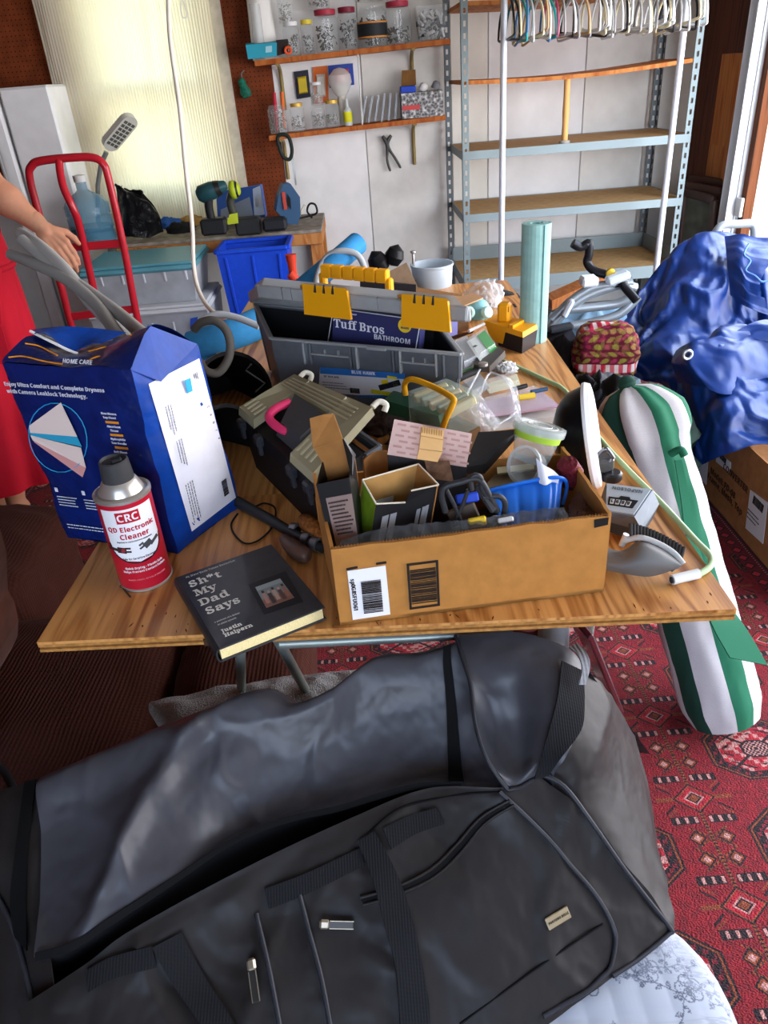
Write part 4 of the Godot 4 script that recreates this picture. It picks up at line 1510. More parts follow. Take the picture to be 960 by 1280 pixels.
	for b in [["blue_jaw_pad", "small bright blue plastic pad among the black clamp's rods", "2347b8", 570, 625, 598, 620, 0.014, -0.93], ["yellow_scraper", "small yellow plastic scraper poking out under the black clamp", "d8b528", 585, 655, 608, 650, 0.014, -0.885], ["brown_block", "brown wooden block under the black wire clamp", "4e4034", 562, 650, 596, 636, 0.026, -0.925], ["white_tag", "small white card tag at the parcel box's front edge", "cfcfcc", 622, 652, 642, 648, 0.008, -0.88]]:
		st = G()
		bar(st, pz(b[3], b[4], b[8]), pz(b[5], b[6], b[8]), b[7], b[7] * 0.6, Vector3(0, 0.4, 1), 0.002)
		tag(obj(b[0], st, mat(b[2], 0.5)), b[1], "small part")
	# clear wrinkled bags
	var film := mat("b9bcc0", 0.16, 0.0, {"alpha": 0.42, "height": crinkle(), "hs": 0.50})
	st = G()
	var ba := patch([[pz(712, 640, -0.93), pz(716, 622, -0.97), pz(733, 610, -0.985), pz(748, 622, -0.97), pz(757, 640, -0.92)], [pz(708, 646, -0.915), pz(720, 634, -0.94), pz(735, 628, -0.95), pz(750, 636, -0.94), pz(757, 645, -0.905)], [pz(706, 656, -0.89), pz(722, 650, -0.89), pz(736, 648, -0.89), pz(748, 646, -0.89), pz(756, 645, -0.89)]])
	grid(st, 24, 14, func(u, v): return ba.call(u, v) + Vector3.ONE * 0.006 * nz.get_noise_2d(u * 9.0, v * 7.0))
	tag(obj("clear_bag", st, mat("6a4a4a", 0.16, 0.0, {"alpha": 0.5, "height": crinkle(), "hs": 0.50})), "crumpled clear plastic bag in the parcel box's right corner", "plastic bag")
	st = G()
	var bw := patch([[pz(425, 676, -0.875), pz(480, 660, -0.885), pz(540, 653, -0.89), pz(600, 648, -0.885), pz(650, 640, -0.90), pz(705, 634, -0.895)], [pz(424, 688, -0.855), pz(480, 676, -0.86), pz(540, 668, -0.866), pz(600, 660, -0.872), pz(650, 654, -0.875), pz(712, 648, -0.88)]])
	sheet(st, 60, 8, func(u, v): return bw.call(u, v) + Vector3.UP * 0.004 * nz.get_noise_2d(u * 22.0, v * 5.0), 0.003)
	tag(obj("bubble_film", st, mat("5a5e62", 0.2, 0.0, {"alpha": 0.45, "height": crinkle(), "hs": 0.60})), "grey bubble film tucked along the parcel box's front wall", "bubble wrap")
	# wadding that fills the dark bottom of the box
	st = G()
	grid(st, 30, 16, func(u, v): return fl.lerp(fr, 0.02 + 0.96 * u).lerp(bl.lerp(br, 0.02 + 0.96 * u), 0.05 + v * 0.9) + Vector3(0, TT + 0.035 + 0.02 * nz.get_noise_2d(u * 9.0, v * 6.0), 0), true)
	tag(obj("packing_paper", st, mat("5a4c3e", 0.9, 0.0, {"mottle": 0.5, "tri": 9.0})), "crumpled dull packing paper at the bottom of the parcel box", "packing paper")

	# ---- beside the box on the table ----
	var ld := thing("round_lamp", "round black backed lamp with white rim and chrome clamp standing on edge", "lamp", Vector3(0.393, TT, -1.18))
	var ax := Vector3(0.93, 0.20, 0.28).normalized()
	var cc := pz(736, 545, -1.19)
	var bx := ax.cross(Vector3.UP).normalized()
	var lxf := Transform3D(Basis(bx, ax, bx.cross(ax)), cc)
	st = G()
	lathe(st, [Vector2(0, -0.062), Vector2(0.03, -0.06), Vector2(0.06, -0.048), Vector2(0.082, -0.028), Vector2(0.090, 0.0)], lxf, 40)
	wobj("dome", st, mat("0c0c0e", 0.3), ld)
	st = G()
	lathe(st, [Vector2(0.090, -0.002), Vector2(0.0945, -0.001), Vector2(0.0955, 0.004), Vector2(0.092, 0.012), Vector2(0.084, 0.014), Vector2(0.0, 0.012)], lxf, 40)
	wobj("white_rim", st, mat("dfe0e2", 0.35), ld)
	var chrome := mat("6a6a6c", 0.22, 0.85)
	var cl := pz(748, 580, -1.165)
	st = G()
	box(st, cl, Vector3(0.05, 0.03, 0.035), Basis(Vector3.UP, 0.3), 0.006)
	wobj("clamp_body", st, chrome, ld)
	st = G()
	lathe(st, [Vector2(0, 0), Vector2(0.017, 0), Vector2(0.019, 0.003), Vector2(0.019, 0.013), Vector2(0.015, 0.016), Vector2(0, 0.016)], Transform3D(Basis(Vector3.UP, 0.2), cl + Vector3(0.022, -0.028, 0.01)), 18)
	wobj("clamp_knob", st, mat("3a3a3c", 0.3, 0.6), ld)
	st = G()
	tube(st, curve([cl + Vector3(-0.01, 0.016, 0.01), cl + Vector3(0.006, 0.035, 0.012), cl + Vector3(0.022, 0.016, 0.012)], 6), 0.004, 8)
	wobj("clamp_loop", st, chrome, ld)
	# key safe with number wheels
	var ks := thing("key_lockbox", "grey key lockbox with a four digit dial beside the parcel box", "lockbox", Vector3(0.40, TT, -1.0))
	var k0 := ph(755, 640, TT + 0.048)
	var k1 := ph(793, 646, TT + 0.048)
	var k2 := ph(816, 612, TT + 0.066)
	var k3 := ph(757, 604, TT + 0.066)
	var m0 := ph(752, 650, TT + 0.022)
	var m1 := ph(803, 664, TT + 0.024)
	var m2 := ph(824, 630, TT + 0.03)
	var m3 := k3 + Vector3(-0.006, -0.04, -0.004)
	st = G()
	hull8(st, [m0, m1, m2, m3], [k0, k1, k2, k3])
	wobj("body", st, mat("737b82", 0.42, 0.1, {"mottle": 0.1, "tri": 8.0}), ks)
	st = G()
	hull8(st, [Vector3(m0.x + 0.005, TT, m0.z - 0.006), Vector3(m1.x - 0.004, TT, m1.z - 0.004), Vector3(m2.x - 0.008, TT, m2.z), Vector3(m3.x + 0.006, TT, m3.z)], [m0, m1, m2, m3])
	wobj("rubber_base", st, mat("4b5157", 0.5), ks)
	var kn := (k1 - k0).cross(k3 - k0).normalized()
	if kn.y < 0.0: kn = -kn
	var kp := func(u: float, v: float, l: float) -> Vector3: return k0.lerp(k1, u).lerp(k3.lerp(k2, u), v) + kn * l
	st = G()
	plate(st, [kp.call(0.05, 0.04, 0.003), kp.call(0.95, 0.04, 0.003), kp.call(0.97, 0.96, 0.003), kp.call(0.03, 0.96, 0.003)], 0.006, true)
	wobj("face_plate", st, mat("9ea8ae", 0.4), ks)
	st = G()
	plate(st, [kp.call(0.10, 0.22, 0.0038), kp.call(0.82, 0.22, 0.0038), kp.call(0.86, 0.5, 0.0038), kp.call(0.10, 0.5, 0.0038)], 0.002, true)
	wobj("dial_window", st, mat("1e2022", 0.4), ks)
	st = G()
	plate(st, [kp.call(0.36, 0.5, 0.0042), kp.call(0.66, 0.5, 0.0042), kp.call(0.62, 0.57, 0.0042), kp.call(0.40, 0.57, 0.0042)], 0.002, true)
	wobj("dial_tab", st, mat("1e2022", 0.4), ks)
	for i in 4:
		st = G()
		plate(st, [kp.call(0.15 + i * 0.15, 0.26, 0.0048), kp.call(0.26 + i * 0.15, 0.26, 0.0048), kp.call(0.27 + i * 0.15, 0.42, 0.0048), kp.call(0.16 + i * 0.15, 0.42, 0.0048)], 0.001, true)
		var wheel := wobj("number_wheel", st, mat("b9bab8", 0.4), ks)
		txt(wheel, ["1", "9", "8", "8"][i], kp.call(0.205 + i * 0.152, 0.34, 0.0056), k0 - k1, k0 - k3, 0.007, mat("2a2a2a", 0.5))
	txt(ks, "NAPOLEON", kp.call(0.5, 0.82, 0.004), k0 - k1, k0 - k3, 0.0065, mat("5c646a", 0.4))
	# brush lying on its side
	var bs := thing("scrub_brush", "grey plastic scrub brush lying on its side at the table's right", "brush", Vector3(0.41, TT, -0.93))
	var gm := mat("646463", 0.5)
	st = G()
	var bp := patch([
		[ph(757, 684, TT + 0.03), ph(778, 688, TT + 0.022), ph(800, 676, TT + 0.05), ph(826, 684, TT + 0.045), ph(852, 702, TT + 0.03)],
		[ph(758, 694, TT + 0.036), ph(780, 694, TT + 0.04), ph(803, 684, TT + 0.056), ph(828, 694, TT + 0.048), ph(851, 707, TT + 0.03)],
		[ph(758, 706, TT + 0.03), ph(780, 708, TT + 0.036), ph(805, 705, TT + 0.042), ph(828, 708, TT + 0.034), ph(847, 711, TT + 0.022)],
		[ph(759, 713, TT + 0.012), ph(784, 718, TT + 0.008), ph(808, 721, TT + 0.006), ph(826, 718, TT + 0.006), ph(842, 712, TT + 0.012)]])
	sheet(st, 30, 16, func(u, v): return bp.call(u, v), 0.02)
	wobj("body", st, gm, bs)
	st = G()
	tube(st, curve([ph(781, 676, TT + 0.046), ph(800, 672, TT + 0.056), ph(822, 679, TT + 0.05), ph(842, 691, TT + 0.04), ph(854, 705, TT + 0.028)], 6), 0.0045, 8)
	wobj("bristle_pad", st, mat("a9a9a6", 0.4), bs)
	st = G()
	tube(st, [ph(777, 682, TT + 0.036), ph(783, 668, TT + 0.056)], 0.005, 8)
	wobj("eyelet", st, mat("b9bab8", 0.3, 0.4), bs)
	for i in 17:
		st = G()
		var e := i / 16.0
		var x0 := lerpf(789, 851, e)
		var y0 := 669.0 + 30.0 * pow(e, 1.5)
		var b3s := ph(x0, y0 + 1.5, TT + 0.055 - 0.025 * e)
		tube(st, [b3s, b3s + Vector3(0.003 + 0.006 * e, 0.012, -0.016)], [0.0026, 0.0032], 6)
		wobj("bristle_tuft", st, mat("333231", 0.8), bs)
	# green coated rod with a white tip
	var rod := thing("green_rod", "long pale green rod with a bent end and white tip", "garden stake", ph(787, 589, TT))
	st = G()
	tube(st, curve([ph(625, 449, TT + 0.006), ph(680, 474, TT + 0.006), ph(708, 490, TT + 0.006), ph(748, 546, TT + 0.006), ph(787, 589, TT + 0.006), ph(827, 629, TT + 0.006), ph(868, 674, TT + 0.006), ph(887, 694, TT + 0.006), ph(888, 707, TT + 0.006), ph(873, 718, TT + 0.006), ph(862, 720, TT + 0.006)], 5), 0.0052, 10)
	wobj("coated_rod", st, mat("9fb98a", 0.4), rod)
	st = G()
	tube(st, [ph(873, 717, TT + 0.0075), ph(840, 725, TT + 0.0075)], 0.0078, 12)
	var tip := wobj("white_tip", st, mat("cfd0cc", 0.5), rod)
	st = G()
	tube(st, [ph(841, 725, TT + 0.0075), ph(838.6, 725.4, TT + 0.0075)], 0.005, 10)
	wobj("hollow_end", st, mat("3a3a38", 0.8), tip)
	# bar tool between the book and the box
	var bt2 := thing("bar_tool", "black steel bar tool with a rusty orange head by the book", "hand tool", ph(350, 660, TT))
	st = G()
	tube(st, [ph(296, 627, TT + 0.012), ph(340, 651, TT + 0.012), ph(366, 667, TT + 0.013), ph(404, 686, TT + 0.012)], [0.011, 0.010, 0.009, 0.008], 12)
	wobj("bar", st, mat("2c2c2e", 0.4, 0.3), bt2)
	st = G()
	for q3 in [[368, 662], [383, 674], [394, 680]]:
		var p := ph(q3[0], q3[1], TT + 0.014)
		lathe(st, [Vector2(0.007, -0.006), Vector2(0.012, -0.006), Vector2(0.012, 0.006), Vector2(0.007, 0.006)], Transform3D(Basis(Vector3(0, 1, 0), Vector3(0.86, 0, 0.5).normalized(), Vector3(0.5, 0, -0.86).normalized()), p), 14)
	wobj("collar", st, mat("77777a", 0.35, 0.7), bt2)
	st = G()
	tube(st, curve([ph(376, 648, TT + 0.022), ph(386, 655, TT + 0.024), ph(395, 664, TT + 0.022), ph(402, 674, TT + 0.018)], 4), [0.006, 0.010, 0.013, 0.015, 0.016, 0.016, 0.016, 0.015, 0.014, 0.012, 0.011, 0.010, 0.007], 12)
	wobj("rusty_head", st, mat("a8652a", 0.7, 0.0, {"mottle": 0.6, "tri": 26.0}), bt2)
	st = G()
	tube(st, curve([ph(354, 672, TT + 0.02), ph(366, 684, TT + 0.018), ph(377, 692, TT + 0.016), ph(387, 695, TT + 0.015)], 4), [0.008, 0.010, 0.012, 0.013, 0.014, 0.0145, 0.015, 0.015, 0.015, 0.0145, 0.014, 0.013, 0.009], 12)
	wobj("rubber_nub", st, mat("4a352c", 0.35), bt2)
	st = G()
	tube(st, curve([ph(318, 634, TT + 0.003), ph(330, 629, TT + 0.003), ph(343, 634, TT + 0.003), ph(344, 648, TT + 0.003), ph(338, 662, TT + 0.003), ph(322, 676, TT + 0.003), ph(306, 679, TT + 0.003), ph(293, 668, TT + 0.003), ph(289, 655, TT + 0.003), ph(297, 642, TT + 0.003)], 6), 0.0018, 6)
	tag(obj("black_cable", st, mat("1c1c1d", 0.5)), "thin black cable looped on the table by the bar tool", "cable")

# ---------- the duffel bag and the seats round it ----------
func duffel() -> void:
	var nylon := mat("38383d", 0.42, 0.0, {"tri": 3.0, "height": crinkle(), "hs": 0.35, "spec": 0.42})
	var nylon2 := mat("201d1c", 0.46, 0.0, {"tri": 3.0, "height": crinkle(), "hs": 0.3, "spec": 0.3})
	var lining := mat("121214", 0.6, 0.0, {"tri": 60.0, "bump": weave_tex(), "bs": 0.3})
	var web := mat("18181a", 0.75, 0.0, {"tri": 70.0, "bump": cord_tex(), "bs": 0.6, "spec": 0.2})
	var pipe_m := mat("2a2a2e", 0.35)
	var zipm := mat("0b0b0c", 0.7, 0.0, {"spec": 0.2})
	var brass := mat("9a8f7c", 0.4, 0.7)
	var bag := thing("duffel_bag", "large slumped black nylon duffel bag lying half open on the seats", "duffel bag", Vector3(-0.05, 0.46, -0.65))
	var n1 := FastNoiseLite.new()
	n1.frequency = 1.0
	n1.fractal_type = FastNoiseLite.FRACTAL_NONE
	n1.seed = 12
	var wr := func(p: Vector3, n: Vector3, amp: float) -> Vector3:
		# creases of slack nylon: sharp ridges and soft dents
		var r1 := maxf(1.0 - absf(n1.get_noise_3dv(p * 2.6 + Vector3(0, 0, 11))) * 2.6, 0.0)
		return p + n * amp * (0.5 * pow(r1, 5.0) + 1.3 * crumple(p, 11.0, n1) + 0.5 * crumple(p, 25.0, n1) + 0.5 * n1.get_noise_3dv(p * 2.2))
	# lid: from the far side over the ridge down to the zip
	var ridge := [[50, 972, 0.70], [125, 940, 0.715], [200, 908, 0.73], [262, 884, 0.745], [320, 863, 0.755], [362, 882, 0.735], [412, 862, 0.745], [465, 824, 0.765], [518, 817, 0.765], [560, 806, 0.77], [576, 797, 0.773]]
	var zipr := [[42, 1196, 0.632], [96, 1180, 0.636], [150, 1143, 0.642], [206, 1108, 0.646], [260, 1070, 0.650], [312, 1040, 0.655], [380, 1018, 0.655], [440, 1006, 0.655], [505, 984, 0.66], [570, 981, 0.66], [634, 986, 0.658]]
	var rows := [[], [], [], [], [], []]
	for i in ridge.size():
		var a := ph(ridge[i][0], ridge[i][1], ridge[i][2])
		var z := ph(zipr[i][0], zipr[i][1], zipr[i][2])
		var back := Vector3(0.05, 0, -0.09)
		rows[0].append(Vector3(a.x, 0.49, a.z) + back)
		rows[1].append(a + back * 0.7 + Vector3(0, -0.10, 0))
		rows[2].append(a)
		var sag := 0.012 if i < 4 else (0.045 if i < 10 else 0.03)
		rows[3].append(a.lerp(z, 0.32) + Vector3(0, -sag * 0.8 + (0.02 if i == 2 or i == 4 else 0.0), 0))
		rows[4].append(a.lerp(z, 0.68) + Vector3(0, -sag + (0.018 if i == 2 else 0.0), 0))
		rows[5].append(z)
	var lp := patch(rows)
	var st := G()
	var lid_f := func(u: float, v: float) -> Vector3:
		var p: Vector3 = lp.call(u, v)
		var edge := clampf((1.0 - v) * 8.0, 0.0, 1.0)
		# one long soft fold runs from the ridge down to the left
		var k := exp(-pow((u - 0.30 + (v - 0.4) * 0.32) / 0.035, 2.0)) * smoothstep(0.40, 0.5, v) * 0.014
		return wr.call(p, Vector3(0, 0.9, 0.35), 0.010 * edge) + Vector3(0, k, k * 0.5) * edge
	var lid := sheet(st, 190, 100, lid_f, 0.0015)
	wobj("lid_panel", st, nylon, bag)
	var ls := surf(lid)
	# end flap that stands above the right end and dips in the middle
	var ep := patch([
		[ph(569, 793, 0.775), ph(600, 791, 0.785), ph(634, 789, 0.785), ph(672, 795, 0.78), ph(711, 810, 0.765), ph(730, 830, 0.745)],
		[ph(578, 822, 0.765), ph(606, 826, 0.765), ph(640, 830, 0.765), ph(676, 832, 0.765), ph(708, 838, 0.76), ph(728, 850, 0.74)],
		[ph(588, 858, 0.745), ph(612, 864, 0.735), ph(646, 866, 0.735), ph(680, 872, 0.745), ph(708, 876, 0.745), ph(726, 882, 0.725)],
		[ph(593, 905, 0.72), ph(618, 905, 0.70), ph(650, 905, 0.70), ph(678, 910, 0.715), ph(702, 914, 0.72), ph(718, 922, 0.705)],
		[ph(607, 948, 0.69), ph(628, 950, 0.675), ph(652, 946, 0.675), ph(674, 944, 0.69), ph(692, 946, 0.69), ph(704, 952, 0.685)],
		[ph(632, 982, 0.662), ph(640, 985, 0.66), ph(650, 983, 0.66), ph(664, 974, 0.662), ph(680, 967, 0.662), ph(692, 970, 0.66)],
		[ph(634, 984, 0.662) + Vector3(0, -0.06, 0), ph(642, 987, 0.66) + Vector3(0, -0.06, 0), ph(652, 985, 0.66) + Vector3(0, -0.06, 0), ph(666, 976, 0.66) + Vector3(0, -0.06, 0), ph(682, 969, 0.66) + Vector3(0, -0.06, 0), ph(694, 972, 0.66) + Vector3(0, -0.06, 0)]])
	st = G()
	var eg := sheet(st, 50, 60, func(u, v): return wr.call(ep.call(u, v), Vector3(0.1, 0.9, 0.3), 0.009), 0.0015)
	wobj("end_flap", st, nylon, bag)
	var es := surf(eg)
	# outer end
	var np := patch([
		[ph(720, 832, 0.738), ph(717, 858, 0.728), ph(708, 922, 0.698), ph(676, 970, 0.652), ph(668, 982, 0.64)],
		[ph(752, 856, 0.68), ph(752, 880, 0.68), ph(742, 940, 0.66), ph(712, 1004, 0.615), ph(702, 1012, 0.60)],
		[ph(778, 892, 0.60), ph(776, 915, 0.60), ph(772, 975, 0.59), ph(762, 1062, 0.552), ph(750, 1070, 0.54)],
		[ph(799, 940, 0.50), ph(802, 965, 0.50), ph(812, 1040, 0.50), ph(808, 1120, 0.50), ph(798, 1126, 0.495)],
		[ph(800, 958, 0.465), ph(806, 990, 0.462), ph(824, 1070, 0.462), ph(841, 1152, 0.462), ph(837, 1162, 0.462)]])
	st = G()
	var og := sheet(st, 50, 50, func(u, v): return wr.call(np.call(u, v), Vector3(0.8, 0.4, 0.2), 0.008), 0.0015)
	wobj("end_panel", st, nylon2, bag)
	# far side of the end, so that the bag closes
	st = G()
	grid(st, 8, 8, func(u, v): return (ph(566, 803, 0.77) as Vector3).lerp(ph(730, 830, 0.745), u).lerp(Vector3(0.12, 0.47, -0.95).lerp(Vector3(0.42, 0.47, -0.86), u), v), true)
	wobj("far_panel", st, nylon2, bag)
	# front
	var fp := patch([
		[ph(20, 1262, 0.60), ph(107, 1205, 0.625), ph(165, 1162, 0.64), ph(300, 1088, 0.65), ph(440, 1022, 0.658), ph(537, 985, 0.662), ph(632, 984, 0.662), ph(672, 969, 0.662)],
		[ph(50, 1310, 0.585), ph(120, 1262, 0.60), ph(190, 1230, 0.60), ph(318, 1165, 0.60), ph(455, 1095, 0.615), ph(552, 1040, 0.625), ph(655, 1018, 0.635), ph(738, 1022, 0.615)],
		[ph(70, 1400, 0.53), ph(140, 1370, 0.55), ph(210, 1330, 0.555), ph(335, 1260, 0.56), ph(475, 1190, 0.565), ph(580, 1130, 0.575), ph(692, 1072, 0.585), ph(778, 1078, 0.555)],
		[ph(80, 1480, 0.49), ph(160, 1460, 0.50), ph(230, 1420, 0.505), ph(352, 1360, 0.51), ph(495, 1290, 0.515), ph(608, 1225, 0.52), ph(732, 1140, 0.525), ph(815, 1120, 0.505)],
		[ph(90, 1560, 0.455), ph(180, 1530, 0.455), ph(250, 1500, 0.455), ph(370, 1440, 0.46), ph(515, 1370, 0.46), ph(640, 1310, 0.46), ph(765, 1218, 0.46), ph(840, 1164, 0.46)]])
	st = G()
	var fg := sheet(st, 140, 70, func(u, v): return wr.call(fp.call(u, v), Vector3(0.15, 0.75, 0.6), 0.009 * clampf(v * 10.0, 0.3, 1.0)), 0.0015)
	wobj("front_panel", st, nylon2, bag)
	var fs := surf(fg)
	# lining seen through the open mouth
	st = G()
	var lrow := []
	var frow := []
	for i in 8:
		var u := 0.02 + i / 7.0 * 0.96
		lrow.append(lp.call(u, 1.0) + Vector3(0, -0.004, 0.0))
		frow.append(fp.call(u * 0.92, 0.0) + Vector3(0, -0.004, 0.0))
	var deep := []
	for i in 8:
		deep.append((lrow[i] as Vector3).lerp(frow[i], 0.5) + Vector3(0, -0.07, -0.02))
	var lin := patch([lrow, deep, frow])
	grid(st, 40, 14, func(u, v): return lin.call(u, v))
	wobj("lining", st, lining, bag)
	# left end
	st = G()
	var lf := patch([
		[ph(-120, 1010, 0.66), ph(-60, 1000, 0.67), ph(10, 985, 0.685), ph(62, 968, 0.695)],
		[ph(-140, 1090, 0.62), ph(-70, 1075, 0.65), ph(0, 1062, 0.67), ph(56, 1060, 0.655)],
		[ph(-130, 1180, 0.58), ph(-60, 1140, 0.62), ph(0, 1122, 0.64), ph(58, 1130, 0.632)],
		[ph(-100, 1300, 0.53), ph(-40, 1240, 0.57), ph(20, 1190, 0.61), ph(62, 1192, 0.622)],
		[ph(-60, 1420, 0.47), ph(0, 1360, 0.52), ph(44, 1285, 0.57), ph(70, 1250, 0.60)]])
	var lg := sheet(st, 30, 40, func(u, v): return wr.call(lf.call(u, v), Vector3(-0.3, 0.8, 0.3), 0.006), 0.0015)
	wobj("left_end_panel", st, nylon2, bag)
	var les := surf(lg)
	# piping along the seams
	for q in [[es, [[570, 795], [578, 822], [588, 858], [593, 905], [607, 948], [632, 982], [640, 985], [650, 983], [664, 974], [680, 967], [690, 969]]], [fs, [[676, 968], [705, 983], [738, 1026], [776, 1080], [806, 1120], [837, 1160], [834, 1167], [800, 1195], [765, 1220]]], [fs, [[624, 990], [657, 1020], [690, 1053], [711, 1080], [736, 1108], [754, 1134], [766, 1160], [768, 1178], [762, 1208], [750, 1222], [732, 1238], [705, 1254], [678, 1270]]], [fs, [[320, 1142], [334, 1200], [342, 1240], [351, 1290]]], [fs, [[374, 1118], [388, 1170], [402, 1225], [414, 1290]]], [les, [[-30, 1075], [0, 1124], [14, 1150], [26, 1186], [38, 1235], [47, 1285]]]]:
		st = G()
		tube(st, curve(snaps(q[0], q[1], 0.002), 5), 0.0032, 8)
		wobj("piping", st, pipe_m, bag)
	# seams and zips
	for q in [[[753, 1155], [700, 1190], [640, 1232], [575, 1280]], [[462, 1040], [497, 1012], [537, 1000], [585, 992], [628, 990]]]:
		st = G()
		tube(st, curve(snaps(fs, q, 0.0005), 6), 0.0014, 6)
		wobj("seam", st, zipm, bag)
	for q in [[[[636, 1000], [600, 1022], [568, 1058], [537, 1087], [496, 1108], [450, 1122]], [[641, 1006], [606, 1029], [575, 1066], [543, 1096], [500, 1117], [454, 1131]]]]:
		st = G()
		ribbon(st, snaps(fs, q[0], 0.0025), snaps(fs, q[1], 0.0025), 0.002)
		wobj("pocket_zip", st, zipm, bag)
		for e in q:
			st = G()
			tube(st, curve(snaps(fs, e, 0.003), 6), 0.0022, 6)
			wobj("zip_flap", st, nylon2, bag)
	st = G()
	var za := []
	var zb := []
	for i in 12:
		za.append(lp.call(0.01 + i / 11.0 * 0.9, 0.985) + Vector3(0, 0.003, 0))
		zb.append(lp.call(0.01 + i / 11.0 * 0.9, 1.0) + Vector3(0, -0.003, 0.004))
	ribbon(st, za, zb, 0.002)
	wobj("main_zip", st, zipm, bag)
	st = G()
	ribbon(st, snaps(les, [[48, 976], [36, 1060], [34, 1130], [38, 1188]], 0.004), snaps(les, [[33, 980], [20, 1062], [16, 1126], [22, 1170]], 0.004), 0.003)
	wobj("left_zip", st, zipm, bag)
	st = G()
	var ra := []
	var rb := []
	for i in 9:
		ra.append(lid_f.call(0.885, 0.41 + i * 0.07) + Vector3(0, 0.006, 0.003))
		rb.append(lid_f.call(0.915, 0.41 + i * 0.07) + Vector3(0, 0.006, 0.003))
	ribbon(st, ra, rb, 0.003)
	wobj("right_zip", st, zipm, bag)
	# webbing
	for q in [[fs, [[446, 1052], [462, 1090], [474, 1125], [484, 1165], [492, 1205], [498, 1250], [500, 1290]], [[468, 1040], [488, 1080], [504, 1118], [516, 1158], [526, 1205], [534, 1250], [536, 1290]], 0.007], [fs, [[190, 1184], [205, 1212], [225, 1245], [250, 1280], [262, 1300]], [[226, 1164], [242, 1195], [262, 1230], [286, 1268], [300, 1292]], 0.006], [fs, [[108, 1214], [140, 1196], [190, 1182]], [[112, 1240], [145, 1222], [196, 1208]], 0.004], [es, [[700, 832], [698, 870], [692, 905], [676, 950], [664, 968]], [[722, 842], [722, 880], [718, 912], [700, 945], [684, 962]], 0.011], [fs, [[330, 1110], [380, 1092], [450, 1060]], [[336, 1136], [386, 1116], [456, 1082]], 0.003], [fs, [[478, 1036], [510, 1020], [545, 1010]], [[488, 1062], [520, 1042], [555, 1030]], 0.003]]:
		st = G()
		ribbon(st, snaps(q[0], q[1], q[3]), snaps(q[0], q[2], q[3]), 0.002)
		wobj("webbing_strap", st, web, bag)
	# a grey loop sewn on the far corner
	st = G()
	ribbon(st, [ph(711, 808, 0.775), ph(722, 818, 0.785), ph(728, 835, 0.78), ph(724, 856, 0.765)], [ph(722, 803, 0.775), ph(733, 815, 0.785), ph(738, 833, 0.778), ph(732, 856, 0.762)], 0.003)
	wobj("corner_loop", st, mat("77777a", 0.7, 0.0, {"tri": 45.0, "bump": cord_tex(), "bs": 0.8}), bag)
	# zip pulls and the metal badge
	for q in [[[315, 1197], [320, 1252], 0.009], [[398, 1155], [442, 1155], 0.009]]:
		var a := snap(fs, q[0][0], q[0][1], 0.007)
		var b := snap(fs, q[1][0], q[1][1], 0.006)
		st = G()
		var n := (b - a).cross(snap(fs, q[0][0] + 12, q[0][1] + 3, 0.007) - a).normalized()
		if n.y < 0.0: n = -n
		bar(st, a, a.lerp(b, 0.3), 0.011, 0.006, n, 0.0025)
		var pull := wobj("zip_slider", st, brass, bag)
		st = G()
		bar(st, a.lerp(b, 0.26), b, 0.0095, 0.003, n, 0.001)
		var tab := wobj("pull_tab", st, mat("3a3835", 0.4, 0.5), pull)
		var rim := G()
		for s in [-1, 1]:
			var side: Vector3 = (b - a).cross(n).normalized() * 0.0043 * s
			bar(rim, a.lerp(b, 0.3) + side + n * 0.0016, b + side + n * 0.0016, 0.0008, 0.001, n)
		wobj("raised_rim", rim, brass, pull)
	var bp := snap(fs, 696, 1147, 0.003)
	var bx := snap(fs, 716, 1136, 0.003) - snap(fs, 678, 1160, 0.003)
	var bn := (snap(fs, 700, 1165, 0.003) - bp).cross(bx).normalized()
	if bn.y < 0.0: bn = -bn
	st = G()
	var bb := frame(bp, bx, bn.cross(bx))
	box(st, bp, Vector3(0.036, 0.015, 0.003), bb.basis, 0.0008)
	var badge := wobj("metal_badge", st, mat("a8997c", 0.38, 0.8), bag)
	txt(badge, "FORTUNO BELLI", bp + bb.basis.z * 0.0018, bb.basis.x, bb.basis.y, 0.003, mat("3a3326", 0.5))

